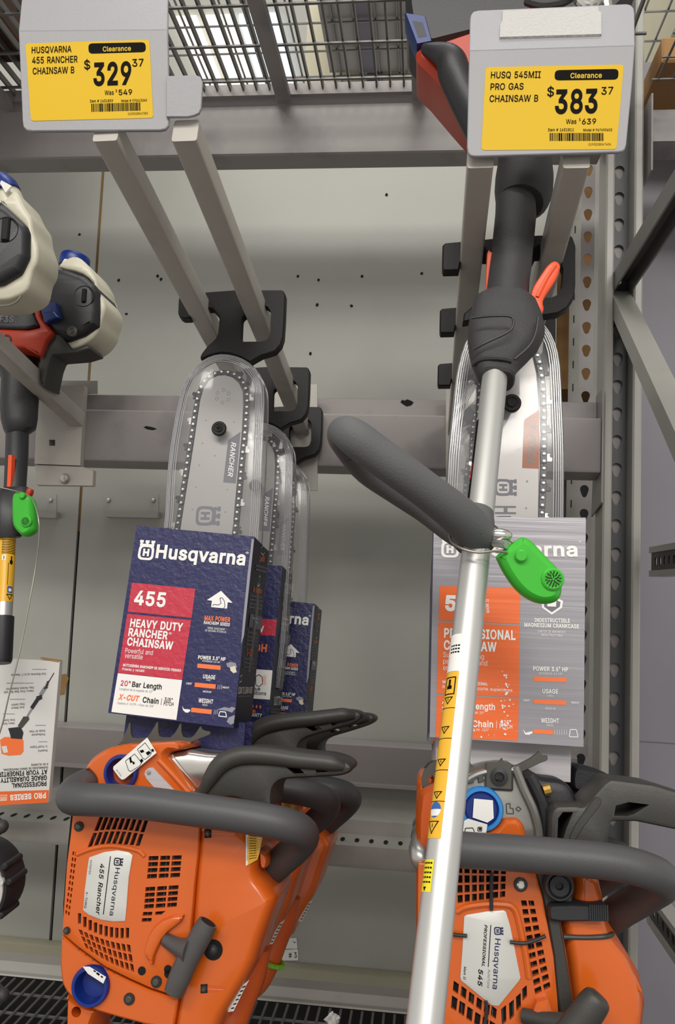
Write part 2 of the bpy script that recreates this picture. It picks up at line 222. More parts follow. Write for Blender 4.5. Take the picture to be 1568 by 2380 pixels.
a/6,a+e,M+f,<+j,++p+y+x+l,&+b,4+Y,C+U,S+S,g+T,x+X-*+^-6+f-@+o-H+z-O,*-U,7-Z,D-_,R-a,a-d,p-f-@-k-J-m-S-o-Y-r-_-v-a-{-b.%-b.&-b.3-_.>-Z.G-U.O-N.V-E.]-;.a-/.c,}.d,p.c,c.a,W.],N.W,E.Q,>.K,8.D,3.<,0.5+].C+e.T+o.d+{.p,,.z,;/$,J/+,Z//,l/2,|/3-+/2-7/1-D/.-Q/+-^/%-k.{-v.s.!.h.,.Z.2.K.6.8.7.!.7+l-c+l-c,:-`,:-[,2-U,+-N,#-F+y-<+r-1+m-#+i,q+f ,i,4,z,6-.,9-;,?-G,G-P,P-X,[-^,g-a,s-b-!-b-M-`-K-Z-H-U-G-N-E-F-C->-B-$->,m-;,b-:,V-7,K-4,B-0,:-+,3-#,.,y,*,p,),e,*,Z,-,Q,1,J,8,C,?,>,H,:,R,7,],5
b/S-<+e-++g,x+j,k+o,`+v,V+},N,),H,1,C,8,>,?,:,?,:+l+f+l+f0;,;0;,;.Y,>.Y,C.a,H.h,N.p,U.w,_/!,j/),w/.-*/1-</3-U/0-l/*.#.{.6.m.E.Z.R.D.[.+.a-l.c-L.a--.[,n.R,T.F,>.6,,.$+y-l+n-U+h -5,5-G,7-W,<-e,D-q,P-{,^.&,n.,-#./-8.0-M./-b.,-u.&.+-{.;-r.H-f.S-W.[-G.a-5.c-!.a,p.],b.T,U.I,K.<,D.,,>-w,;-c,:-M,;-7,>-!,D,m,L,],U,O,b,D,p,<-#,7
c/<-++e,l+h,S+n,=+y,*,,+v,>+i,T+_,n+X--+V-K+X-j+_.*+i.C+v.Y,*.l,=.{,S/*,l/0-+/3-9/2-G/0-U/--c/(-o/!-z.x.(.p.2.g.:.].A.P.G.D.K.8-x.+-v.3-r.;-n.A-i.H-d.M-^.S-V.W-O.[-G._->.a-5.b-+.c,t.a,c.[,T.R,H.G,>.9,7.),1-s,.-`,--K,.-7,1-$,7,o,>,_,H,P,T,E,c,<,t,7-+,5-5,6->,7-G,9-O,<-W,@-_,E-e,J-j,P-o,W-s,_-w,g-y,o.L,c.H,U.B,H.;,=.3,3.),)-{+}-p+v-c+p-U+k-H+h-:+f
d/S,}+e,e+h,M+n,9+y,&,,+t,>+h,T+_,n+X--+V-L+X-l+_.++h.D+t.Z,&.m,9.{,N/*,e/0,}/3-3/1-B/.-O/)-Z/!-d.w-l.p-r.h-w.a-{.Y-~.Y-~0;.S0;.S+l.#+l.#,?-{,?-w,8-r,1-k,)-d+}-Z+v-O+o-B+j-3+g -),5-:,7-J,<-W,D-d,O-n,]-u,m-{-!-~-7.!-M-~-c-{-w-v.,-n.<-d.I-X.T-J.]-:.a-).c,r.a,b.[,T.S,H.H,>.;,7.+,1-u,.-b,--M,.-8,1-#,7,n,>,^,H,P,T,D,c,<,s,7
e/B-/+e,n+h,T+n,=+y,*,,+v,>+h,T+_,n+X--+V-J+X-i+_.)+h.B+u.X,).k,<.z,R/*,k/0-)/3-:/2-J//-Z/*-j/#-x.w.).l.5.^.?.N.H.;.N.&.R-k.S-P.S-<+x-<+x-g.8-g-~-W-}-k-y-}-t.1-m.?-c.K-W.U-J.]-:.b-).c,t.b,d.],U.U,I.K,?.?,7.2,1.!,.-o,--_,--C,.-.,2,w,8,f,A,W,L,K,Y,A,i,:,y,6-/,5-;,5-F,7-P,:-Y,>-c,D-j,J-q,R-v,[-z,e.N,Y.H,J.@,<.6,/.*,#-x+w-h+p-V+j-C+g
f.$-;/.-;.a+@.a+@/. +|+l+|/X+~/j,%/x,,0),503,@0<,L0C,Y0H,h0K,w0L-$0L-/0K-70I->0H-C0F-G0E-;/w-1/z-,/z-&/{,}/{,o/z,d/v,[/p,V/g,R/[,Q/N,Q+l
g/S-**N,q*O,^*Q,K*V,;*^,.*f+~*o+t*y+k+(+d+4,1+J,6+D,;+=,A+6,H+0,Q+*,[+#,h*|,v*z-**y-B*{-V+$-h+/-u+=-|+O.!+g.!,G-{,G-w,@-q,9-k,1-d,*-Z,!-O+y-B+t-3+q,}+p,e+r,N+x,:,$,(,3+u,D+h,X+_,q+X-0+V-N+X-m+_.,+h.E+t.Z,(.m,:.{,N/*,f/0,~/3-3/2-C/.-P/)-[/!-e.x-l.p-s.h-x.a-|.Y.#.Y.#/..T/..T+e.R+K.L+6.B+!.5*p.$*d-n*Y-Y*S-B*O -),?-:,A-J,E-X,L-e,V-n,c-v,r-{-&.!-:.#-O.!-e-{-x-v.--n.<-e.I-X.T-J.]-;.a-).c,s.a,c.[,T.S,H.H,>.;,7.,,1-w,.-d,--O,.-;,1-(,7,s,?,d,H,W,T,M,c,E,s,A
h/G,;-k,;+l+f+l+f0;,;0;,;.@,2.@,<.Y,J.n,Z.},m/+-$/1-;/3-O/1-b/--r/%.#.x.1.k.;.[.B.H.F.3.H-v.H+l-s+l-s-r-q.,-k.?-`.M-R.X-A.`--.b,{.a,n.^,b.X,V.Q,M.G,E.<,?./,<-|
i-:+f+l+f/.,;/.,;+l ,!/b+v/c+n/f+g/l+a/r+^/z+]0%+^0/+a07+g0>+n0C+v0F,!0G,,0F,40C,;0>,A07,D0/,E0%,D/z,A/r,;/l,4/f,,/c
j-:+f/.,;/.,;+S,:+A,7+1,1+!,)*r+|*h+p*`+b*Y+P*U+>*T+3*T+3+%+=+%+I+&+T+++[+2+b+;+e+F+f+T ,!/b+v/c+n/f+g/l+a/r+^/z+]0%+^0/+a07+g0>+n0C+v0F,!0G,,0F,40C,;0>,@07,D0/,E0%,D/z,@/r,;/l,4/f,,/c
k/0,8,~,8-_,@-_-i/..J/.,t-U,o-U +f+l+f0;,;0;,;+l -q+l,V-J,z-m.T+l
l-L,O+j,:+l,(+r+w+|+n,.+h,?+f,S+f0;,;0;,;,`,;,R,=,I,@,B,E,=,L,:,U,:,a,:,i,;,q+n,b+k,[+k,U+j
m11+f+l+f/.,:/.,:.F,6.F,;.V,B.d,J.p,S.z,_/%,k/,,w/0-&/3-4/4-I/2-[/+-l.|-x.m.$.Z.+.F.#.F.(.T./.b.8.m.B.x.M/#.Z/+.j/0.x/3/,/4/=/3/N///^/(/k.{/w.p0#.b0,.P00.<01.%01+l/]+l/].$/Y.9/S.I/I.T/<.]/..b.z.c.m.b.a.`.U.Z.L.S.D.K.>.B.:.8.7.,.6-|.6+l-a+l-a.*-_.:-Y.G-O.S-C.[-5.b-#.c,u.b,j.`,_.Z,T.T,L.K,E.A,?.6,<.(,;-t,;+l
n/G,;-k,;+l+f+l+f/.,9/.,:.@,2.@,<.Y,J.n,Z.},m/+-$/1-;/3-O/1-b/--r/%.#.x.0.k.:.[.B.H.F.3.H-v.H+l-s+l-s-r-q.,-k.?-`.M-R.X-A.`--.b,{.a,n.^,b.X,V.Q,M.G,E.<,?./,<-|
o/K-++e,l+h,S+n,=+y,*,,+v,>+i,T+_,n+X--+V-K+X-j+_.*+i.C+v.Y,*.l,=.{,S/*,l/0-+/3-E/0-_/*-u.{.,.l.<.Y.I.C.S.*.Y-j.[-K.Y--.S,n.I,T.<,>.,,,-u+y-_+n-E+h -+,5->,7-O,<-^,E-j,P-t,_-|,o.$-$.(-7.)-K.(-`.$-s-|.(-t.9-j.G-^.R-O.[->.a-+.c,t.a,c.[,T.R,H.G,>.9,7.),1-s,.-`,--K,.-7,1-$,7,o,>,_,H,P,T,E,c,<,t,7
p/S+f*T+f/.,:/.,:.Y,>.Y,C.a,H.h,N.p,U.w,_/!,j/),w/.-*/1-</3-U/0-l/*.#.{.6.m.E.Z.R.D.[.+.a-l.c-L.a--.[,n.R,T.F,>.6,,.$+y-l+n-U+h-<+e-++g,x+j,k+o,`+v,V+},N,),H,1,C,8,>,?,;,?,;*T -5,5-G,7-W,<-e,D-q,P-{,^.&,n.,-#./-8.0-M./-b.,-u.&.+-{.;-r.H-f.S-W.[-G.a-5.c-!.a,p.],b.T,U.I,K.<,D.,,>-w,;-c,:-M,;-7,>-!,D,m,L,],U,O,b,D,p,<-#,7
q/S.S*T-~*T-~,?-{,?-w,8-r,1-k,)-d+}-Z+v-O+o-B+j-3+g,}+e,e+h,M+n,9+y,&,,+t,>+h,T+_,n+X--+V-L+X-l+_.++h.D+t.Z,&.m,9.{,N/*,e/0,}/3-3/1-B/.-O/)-Z/!-d.w-l.p-r.h-w.a-{.Y.#.Y.#/..S/. -),5-:,7-J,<-W,D-d,O-n,]-u,m-{-!-~-7.!-M-~-c-{-w-v.,-n.<-d.I-X.T-J.]-:.a-).c,r.a,b.[,T.S,H.H,>.;,7.+,1-u,.-b,--M,.-8,1-#,7,n,>,^,H,P,T,D,c,<,s,7
r.)+f+l+f/.,9/.,9.[,<.[,C.j,M.v,Z/$,j/-,z/1-//3-</3-H/2-H.]-=.^-7._-1._-*.`,y._,l.[,`.V,U.O,L.G,E.=,?.2,<.$,;-t,;+l
s/!,s+e,^+f,K+j,:+o,*+v+y,!+m,.+d,;+],J+W,[,+,f,0,V,8,J,C,@,P,:,a,6,r,4-*,6-;,:-H,B-S,K-Y,V-[,c-Z,m-V,v-P,~-G-(-<---/-1,W-=,>-E,*-O+v-[+j-k+d-}+a.5+c.F+h.U+p.d+{.q,,.{,</&,N/.,b/1,w/3-./1-@/.-P/)-_.~-k.u-u.j-}.^.(.P.-.B-[.8-W.C-P.M-G.W-;._--.d,w.e,f.d,V._,I.W,?.N,9.D,7.8,8.-,<.#,C-y,M-r,Z-m,j-h-<-]-V-U-k-K-{->.*-/.1,z.3,f.1,T.,,D.#,6-t,)-f+z-U+q-B+k--+g
t-l-(/.-(.a+@.a+@/. +p/y,E/y,E,_,F,R,H,H,M,A,S,<,^,9,i,8,u,9-%,;-/+m-*+l-$+k,z+j,t+i,n+i,h+i,N+k,:+r,*+}+y,0+r,D+p,Z
u/G,s+h,_+i,L+n,<+u,-,!+},/+s,?+l,R+g,h+f-#+f/.,;/.,;-(,=,n,C,[,M,L,[,A,m,:-$,8-3,9-@,<-L,B-W,I-a,R-i,^-n,l-r,z-s-/-s/..H/..H+l-t+l-t,Y-|,Y-q,@-d,,-S+z-@+p-,+j
v/6,c+l+I/.,!/.,e-1,l,{,q,i,v,V,{,D-#,2-)+},t+},y,2,~,D-&,V-,,i-2,{-8-1-z/..S/.-:+l
w0k,N+l+M/.,%/.,K-a,P-M,U-8,[,~,b,g,g,L,m,1,e,1,j,K,p,e,u,},{-7-#-L-*-a-N/..&/..K-a.P-L.V-8.[,~.b,f.g,L.m,1.d,1.j,L.p,f.u,}.{-7/#-L/*-a/O/.0(/./&+l.Q+l.)->-z-j-v-x-r.+-n.:-c.i-n.i-c.:-W-j-S-Z-O-L-K->-#+l
x/.+L+l,j-e,j->+R/.,0/.,V.N,`.@,i.2,p.$,x-t-!-g-+-Z,m-Z,u-g,|-t-&.$-..2-6.@-?.N-g/..C/.-,-<-,-a.H+l-k+l->,T-5,c-,,q-$,~,z-.,s-:,k-F-)-F,}-:,v-.,p,~,i,q,a,c,V,T,)+l
y/6+b*W+m+%+u+$+~+!,++!,3+#,;+%,B+*,H+0,N+8,T+B,X+O,c+k+I/.,!/.,e-1,l,{,q,h,v,U,{,D-#,2-)+},t+},y,2,~,D-&,V-,,i-2,{-8-1-z/..S/.-(+=,~+.,v*},n*q,e*h,Z*`,O*Y,D*U,7*S,)*R+}*R+v*S+p*T+j*U+e*V
z//+]+l+],5-P.Z-P.]+b.]+b/..4/..4.d,E,@,E,=.9,=.9+l
®/r->,p-),q,p,u,],|,I-),8-5,)-B+w-R+l-c+c-v+[..+W.B+U.W+W.n+[/%+c/:+l/L+w/^,)/n,8/{,I0+,]04,p0;-)0?->0@-T0?-i0;-}04.30+.D/{.T/n.b/^.n/L.w/:.~/%/%.n/&.W/%.B.~...w-v.n-c.b-R.T-B.D-5.3-)-},|-i,u-T,q ->-:-T-<-i-A-|-J.1-V.?-f.K-w.T...Z.B.].W.Z.n.T/%.K/9.?/J.1/Y-|/f-i/o-T/t->/v-)/t,q/o,^/f,L/Y,=/J,1/9,(/%+~.n+}.W+~.B,(..,1-w,=-f,L-V,^-J,q-A-)-< -`-k-<.T-a.T.)-k ,b-k,b/F-O/F-V/E-^/D-e/A-l/=-r/8-x/1-|/*-~.}.!.s-~.i-|.`-w.W-r.P-k.J-d.F-].C-T.A-M.@,u.@,u.Y-D.Y-I.Z-N.]-S.`-W.e-Y.l-Z.s-Y.{-W/$-S/)-N/+-I/--D/--&/--&-k
¹-],g0w,g.N,7.N,70N,50N+U0++U0T,30w
Á0#+H+l-%0;-c0;/A+l.g+l-l.L-f.]-`.p-X/)-Q/A-H/^-?0!-I0!-?/^-7/@-//(-(.o,~.[,y.L,#+l ,8-&,8-T.R-T.R-& -/0d-U1X.11X-W0d
á/6,a+e,M+f,<+j,++p+y+x+l,&+b,4+Y,C+U,S+S,g+T,x+X-*+^-6+f-@+o-H+z-O,*-U,7-Z,D-_,R-a,a-d,p-f-@-k-J-m-S-o-Y-r-_-v-a-{-b.%-b.&-b.3-_.>-Z.G-U.O-N.V-E.]-;.a-/.c,}.d,p.c,c.a,W.],N.W,E.Q,>.K,8.D,3.<,0.5+].C+e.T+o.d+{.p,,.z,;/$,J/+,Z//,l/2,|/3-+/2-7/1-D/.-Q/+-^/%-k.{-v.s.!.h.,.Z.2.K.6.8.7.!.7+l-c+l-c,:-`,:-[,2-U,+-N,#-F+y-<+r-1+m-#+i,q+f ,i,4,z,6-.,9-;,?-G,G-P,P-X,[-^,g-a,s-b-!-b-M-`-K-Z-H-U-G-N-E-F-C->-B-$->,m-;,b-:,V-7,K-4,B-0,:-+,3-#,.,y,*,p,),e,*,Z,-,Q,1,J,8,C,?,>,H,:,R,7,],5 ,c/V--0K-e0K-//V
•/6,|,Z,m,[,^,`,O,g,C,p,8,z,0-*,)-8,$-G,#-V,$-g,)-v,0.(,8.4,C.>,O.G,^.N,m.R,|.S-0.R-?.N-L.G-Y.>-d.4-m.(-t-v-w-g-y-V-w-G-t-8-m-*-d,z-Y,p-L,g-?,`-0,["""
_B = '!#$%&()*+,-./0123456789:;<=>?@ABCDEFGHIJKLMNOPQRSTUVWXYZ[]^_`abcdefghijklmnopqrstuvwxyz{|}~'
def _dec(t): return (_B.index(t[0]) * len(_B) + _B.index(t[1])) / 800.0 - 1.0
GLY = {}
for _l in _GL.split('\n'):
    if len(_l) < 3: continue
    GLY[_l[0]] = (_dec(_l[1:3]), [[(_dec(q[k:k + 2]), _dec(q[k + 2:k + 4])) for k in range(0, len(q), 4)] for q in _l[3:].split(' ') if q])
def inside(p, l):
    c = False
    for i in range(len(l)):
        (x0, y0), (x1, y1) = l[i - 1], l[i]
        if (y0 > p[1]) != (y1 > p[1]) and p[0] < (x1 - x0) * (p[1] - y0) / (y1 - y0) + x0: c = not c
    return c
def winding(p, l):
    n = 0
    for i in range(len(l)):
        (x0, y0), (x1, y1) = l[i - 1], l[i]
        if (y0 > p[1]) != (y1 > p[1]) and p[0] < (x1 - x0) * (p[1] - y0) / (y1 - y0) + x0: n += 1 if y1 > y0 else -1
    return n
_TXT = {}
def text_geo(s, bold=0.0, shear=0.0):
    k = (s, bold, shear)
    if k in _TXT: return _TXT[k]
    vs = []; fs = []; x = 0.0
    for ch in s:
        if ch == ' ': x += 0.27; continue
        adv, loops = GLY[ch]
        loops = [[q for n_, q in enumerate(l) if math.dist(q, l[n_ - 1]) > 1e-4] for l in loops]
        big = max(loops, key=lambda l: abs(area(l))); sg = 1 if area(big) > 0 else -1
        outs = [l for l in loops if area(l) * sg > 0]; ins = [l for l in loops if area(l) * sg < 0]
        ls = [inset(ccw(l), -bold) for l in outs] + [list(reversed(inset(ccw(h), min(bold, .03) * .7))) for h in ins]
        pv = []; pe = []
        for w_ in ls:
            n0 = len(pv); pv += [Vector(q) for q in w_]; pe += [(n0 + q, n0 + (q + 1) % len(w_)) for q in range(len(w_))]
        ov, _e, of = delaunay_2d_cdt(pv, pe, [], 0, 1e-5)[:3]
        b0 = len(vs); vs += [(x + q.x + shear * q.y, q.y) for q in ov]
        for t in of:
            c = (sum(ov[q].x for q in t) / len(t), sum(ov[q].y for q in t) / len(t))
            if sum(winding(c, l) for l in ls) > 0: fs.append(tuple(b0 + q for q in t))
        x += adv + bold * 1.2
    _TXT[k] = (vs, fs)
    return _TXT[k]
CAP = None
class MB:
    def __init__(s): s.v = []; s.f = []; s.m = []; s.mats = []
    def mi(s, m):
        m = MATS[m] if isinstance(m, str) else m
        if m not in s.mats: s.mats.append(m)
        return s.mats.index(m)
    def add(s, vs, fs, m):
        b = len(s.v); k = s.mi(m)
        s.v += [Vector(v) for v in vs]
        for f in fs: s.f.append(tuple(b + i for i in f)); s.m.append(k)
    def prism(s, F, loop, prof, m, holes=(), capmat=None, back=True):
        """loop (u, v) swept through prof = [(z, inset), ...] from back to front"""
        loop = ccw(loop); hs = [list(reversed(ccw(h))) for h in holes]
        rings = [inset(loop, i) for z, i in prof]
        N = len(loop); vs = []; fs = []
        for (z, i), r in zip(prof, rings): vs += [F.p(a, b, z) for a, b in r]
        for k in range(len(prof) - 1):
            for i in range(N):
                j = (i + 1) % N
                fs.append((k * N + i, k * N + j, (k + 1) * N + j, (k + 1) * N + i))
        s.add(vs, fs, m)
        zf, zb = prof[-1][0], prof[0][0]
        for h in hs:
            n = len(h)
            s.add([F.p(a, b, zb) for a, b in h] + [F.p(a, b, zf) for a, b in h], [(i, (i + 1) % n, n + (i + 1) % n, n + i) for i in range(n)], m)
        for z, r, flip in ((zf, rings[-1], False), (zb, rings[0], True)):
            if flip and not back: continue
            s.flat(F, r, z, (capmat or m) if not flip else m, hs, flip)
    def flat(s, F, loop, z, m, holes=(), flip=False):
        if holes:
            ls = [list(loop)] + [list(h) for h in holes]; pv = []; pe = []
            for w_ in ls:
                n0 = len(pv); pv += [Vector(q) for q in w_]; pe += [(n0 + q, n0 + (q + 1) % len(w_)) for q in range(len(w_))]
            ov, _e, of = delaunay_2d_cdt(pv, pe, [], 0, 1e-7)[:3]
            allp = [Vector((q.x, q.y, 0)) for q in ov]; tris = []
            for t in of:
                c = (sum(ov[q].x for q in t) / len(t), sum(ov[q].y for q in t) / len(t))
                if inside(c, ls[0]) and not any(inside(c, h) for h in ls[1:]): tris.append(tuple(t))
        else:
            allp = [Vector((a, b, 0)) for a, b in loop]
            tris = tessellate_polygon([allp])
        fs = []
        for t in tris:
            a, b, c = (allp[i] for i in t[:3])
            ar = (b.x - a.x) * (c.y - a.y) - (c.x - a.x) * (b.y - a.y)
            if abs(ar) < 1e-14: continue
            t = tuple(t) if ar > 0 else tuple(reversed(t))
            fs.append(tuple(reversed(t)) if flip else t)
        s.add([F.p(p.x, p.y, z) for p in allp], fs, m)
    def flatpx(s, F, pts, z, m, r=0.0):
        l = ccw(F.loop(pts, z))
        if r: l = fillet(l, r)
        s.flat(F, l, z, m)
    def rectline(s, F, p0, p1, wpx, z, m):
        a, b = Vector(F.uv(*p0, z)), Vector(F.uv(*p1, z)); d = (b - a); k = d.length / max(1e-6, math.dist(p0, p1))
        n = Vector((-d.y, d.x)).normalized() * wpx * k / 2
        s.flat(F, ccw([tuple(a - n), tuple(b - n), tuple(b + n), tuple(a + n)]), z, m)
    def box(s, F, u0, u1, v0, v1, z0, z1, m, bev=0.0, capmat=None):
        l = [(u0, v0), (u1, v0), (u1, v1), (u0, v1)]
        if bev: l = fillet(l, bev, 3)
        s.prism(F, l, [(z0, bev), (z0 + bev, 0), (z1 - bev, 0), (z1, bev)] if bev else [(z0, 0), (z1, 0)], m, capmat=capmat)
    def wbox(s, x0, x1, y0, y1, z0, z1, m, bev=0.0):
        F = Frame((0, 0, 0), (1, 0, 0), (0, 0, 1), (0, -1, 0))
        s.box(F, x0, x1, z0, z1, -y1, -y0, m, bev)
    def tube(s, pts, r, m, seg=14, n=5, caps=True, flat=1.0, flatdir=None):
        pts = [Vector(p) for p in pts]
        rs = [r] * len(pts) if not isinstance(r, (list, tuple)) else list(r)
        if n > 1 and len(pts) > 2:
            q = smooth([tuple(p) + (rr,) for p, rr in zip(pts, rs)], n, closed=False)
            pts = [Vector(a[:3]) for a in q]; rs = [max(1e-5, a[3]) for a in q]
        N = len(pts); vs = []; fs = []
        t0 = (pts[1] - pts[0]).normalized()
        up = Vector(flatdir) if flatdir else (Vector((0, 0, 1)) if abs(t0.z) < 0.9 else Vector((1, 0, 0)))
        nrm = (up - t0 * up.dot(t0)).normalized()
        for i in range(N):
            t = (pts[min(i + 1, N - 1)] - pts[max(i - 1, 0)]).normalized()
            nrm = (nrm - t * nrm.dot(t))
            nrm = nrm.normalized() if nrm.length > 1e-6 else t.orthogonal().normalized()
            bn = t.cross(nrm)
            for k in range(seg):
                a = 2 * math.pi * k / seg
                vs.append(pts[i] + (nrm * math.cos(a) * flat + bn * math.sin(a)) * rs[i])
        for i in range(N - 1):
            for k in range(seg):
                j = (k + 1) % seg
                fs.append((i * seg + k, i * seg + j, (i + 1) * seg + j, (i + 1) * seg + k))
        if caps:
            fs.append(tuple(reversed(range(seg)))); fs.append(tuple((N - 1) * seg + k for k in range(seg)))
        s.add(vs, fs, m)
    def loft(s, rings, m, caps=True):
        n = len(rings[0]); vs = [p for r in rings for p in r]; fs = []
        for i in range(len(rings) - 1):
            for k in range(n):
                j = (k + 1) % n
                fs.append((i * n + k, i * n + j, (i + 1) * n + j, (i + 1) * n + k))
        if caps: fs += [tuple(reversed(range(n))), tuple((len(rings) - 1) * n + k for k in range(n))]
        s.add(vs, fs, m)
    def lathe(s, F, c, prof, m, seg=28):
        vs = []; fs = []
        for r, z in prof:
            for k in range(seg):
                a = 2 * math.pi * k / seg; vs.append(F.p(c[0] + r * math.cos(a), c[1] + r * math.sin(a), z))
        for i in range(len(prof) - 1):
            for k in range(seg):
                j = (k + 1) % seg; fs.append((i * seg + k, i * seg + j, (i + 1) * seg + j, (i + 1) * seg + k))
        fs.append(tuple(reversed(range(seg)))); fs.append(tuple((len(prof) - 1) * seg + k for k in range(seg)))
        s.add(vs, fs, m)
    def ball(s, c, r, m, sq=(1, 1, 1), seg=12, rings=8):
        c = Vector(c); vs = []; fs = []
        for i in range(rings + 1):
            th = math.pi * i / rings
            for k in range(seg):
                a = 2 * math.pi * k / seg
                vs.append(c + Vector((math.sin(th) * math.cos(a) * sq[0], math.sin(th) * math.sin(a) * sq[1], math.cos(th) * sq[2])) * r)
        for i in range(rings):
            for k in range(seg):
                j = (k + 1) % seg; fs.append((i * seg + k, (i + 1) * seg + k, (i + 1) * seg + j, i * seg + j))
        s.add(vs, fs, m)
    def text(s, F, t, p0, p1, hpx, z, m, bold=0.0, shear=0.0):
        """lettering whose baseline runs from photo point p0 to p1, capital height hpx"""
        global CAP
        if CAP is None: CAP = max(v[1] for v in text_geo('H')[0])
        vs, fs = text_geo(t, bold, shear)
        if not vs: return
        x0, x1 = min(v[0] for v in vs), max(v[0] for v in vs)
        a, b = Vector(F.uv(*p0, z)), Vector(F.uv(*p1, z)); d = b - a
        k = d.length / max(1e-6, math.dist(p0, p1))
        e = d.normalized(); n = Vector((-e.y, e.x)); sx = d.length / (x1 - x0); sy = hpx * k / (CAP + 2 * bold)
        s.add([F.p(*(a + e * (v[0] - x0) * sx + n * (v[1] + bold) * sy), z) for v in vs], fs, m)
    def build(s, name, parent=None, smoothang=35):
        me = bpy.data.meshes.new(name)
        if parent is not None:
            r = parent
            while r.parent: r = r.parent
            org = Vector(r.location)
        else:
            xs = [v.x for v in s.v]; ys = [v.y for v in s.v]; zs = [v.z for v in s.v]
            org = Vector(((min(xs) + max(xs)) / 2, (min(ys) + max(ys)) / 2, min(zs)))
        me.from_pydata([tuple(v - org) for v in s.v], [], s.f)
        for mt in s.mats: me.materials.append(mt)
        me.polygons.foreach_set('material_index', s.m)
        me.polygons.foreach_set('use_smooth', [True] * len(s.f))
        bm = bmesh.new(); bm.from_mesh(me)
        bmesh.ops.remove_doubles(bm, verts=bm.verts, dist=1e-6)
        bmesh.ops.recalc_face_normals(bm, faces=bm.faces)
        bm.to_mesh(me); bm.free()
        me.set_sharp_from_angle(angle=math.radians(smoothang))
        o = bpy.data.objects.new(name, me); COL.objects.link(o)
        if parent is None: o.location = org
        else: o.parent = parent
        return o
def thing(name, label, cat, loc, group=None):
    o = bpy.data.objects.new(name, None); COL.objects.link(o); o.location = Vector(loc)
    o.empty_display_size = 0.05
    return tag(o, label, cat, group)
def tag(o, label, cat, group=None, kind=None):
    o['label'] = label; o['category'] = cat
    if group: o['group'] = group
    if kind: o['kind'] = kind
    return o
def struct(o): o['kind'] = 'structure'; return o
def copy_tree(o, parent=None):
    c = o.copy(); COL.objects.link(c)
    if parent is not None: c.parent = parent
    for ch in list(o.children): copy_tree(ch, c)
    return c
def part(mb, name, parent, label=None):
    o = mb.build(name, parent)
    if label: o['label'] = label
    return o
def bil(q, a, b):
    (x0, y0), (x1, y1), (x2, y2), (x3, y3) = q      # TL TR BR BL
    return (x0 * (1 - a) * (1 - b) + x1 * a * (1 - b) + x2 * a * b + x3 * (1 - a) * b, y0 * (1 - a) * (1 - b) + y1 * a * (1 - b) + y2 * a * b + y3 * (1 - a) * b)
def grid_holes(q, cols, rows, fx=0.6, fy=0.72, bow=0.0):
    out = []
    for r in range(rows):
        for c in range(cols):
            a0, a1 = (c + (1 - fx) / 2) / cols, (c + (1 + fx) / 2) / cols
            b0, b1 = (r + (1 - fy) / 2) / rows, (r + (1 + fy) / 2) / rows
            h = [bil(q, a0, b0), bil(q, a1, b0), bil(q, a1, b1), bil(q, a0, b1)]
            if bow:
                k = bow * 4 * ((a0 + a1) / 2) * (1 - (a0 + a1) / 2)
                h = [(x, y + k) for x, y in h]
            out.append(h)
    return out
def crown_logo(mb, F, p0, p1, z, m, plain=None):
    """round-cornered pot with an H inside under a three-pronged crown; p0-p1 is its base line"""
    a, b = Vector(F.uv(*p0, z)), Vector(F.uv(*p1, z)); e = b - a; n = Vector((-e.y, e.x))
    T = lambda l: [tuple(a + e * x + n * y) for x, y in l]
    outer = fillet([(0.0, 0.0), (1.0, 0.0), (0.98, 0.95), (0.02, 0.95)], 0.32, 6)
    inner = fillet([(0.15, 0.14), (0.85, 0.14), (0.83, 0.80), (0.17, 0.80)], 0.22, 6)
    mb.flat(F, ccw(T(outer)), z, m, [list(reversed(ccw(T(inner))))])
    H = [(0.30, 0.24), (0.43, 0.24), (0.43, 0.41), (0.57, 0.41), (0.57, 0.24), (0.70, 0.24), (0.70, 0.70), (0.57, 0.70), (0.57, 0.53), (0.43, 0.53), (0.43, 0.70), (0.30, 0.70)]
    mb.flat(F, ccw(T(H)), z, m)
    for c, w_ in ((0.14, .12), (0.5, .13), (0.86, .12)):
        pr = [(c - w_ * .6, 0.9), (c + w_ * .6, 0.9), (c + w_ * .6, 1.05), (c + w_, 1.08), (c + w_, 1.22), (c - w_, 1.22), (c - w_, 1.08), (c - w_ * .6, 1.05)]
        mb.flat(F, ccw(T(pr)), z + 0.00005, m)
    br = [(0.05, 0.86), (0.95, 0.86), (0.95, 1.0), (0.05, 1.0)]
    mb.flat(F, ccw(T(br)), z + 0.00003, m)
def dashes(mb, F, x0, y0, x1, y1, hpx, z, m, n=5):
    """a line of print too small to read, as short strokes"""
    t = 0.0
    rnd = random.Random(int(x0 * 7 + y0 * 13))
    L = math.dist((x0, y0), (x1, y1)); 
    while t < L - 1:
        w_ = min(rnd.uniform(1.2, 4.0) * hpx * .5, L - t)
        f0, f1 = t / L, (t + w_) / L
        mb.rectline(F, (x0 + (x1 - x0) * f0, y0 + (y1 - y0) * f0), (x0 + (x1 - x0) * f1, y0 + (y1 - y0) * f1), hpx, z, m)
        t += w_ + hpx * 0.45

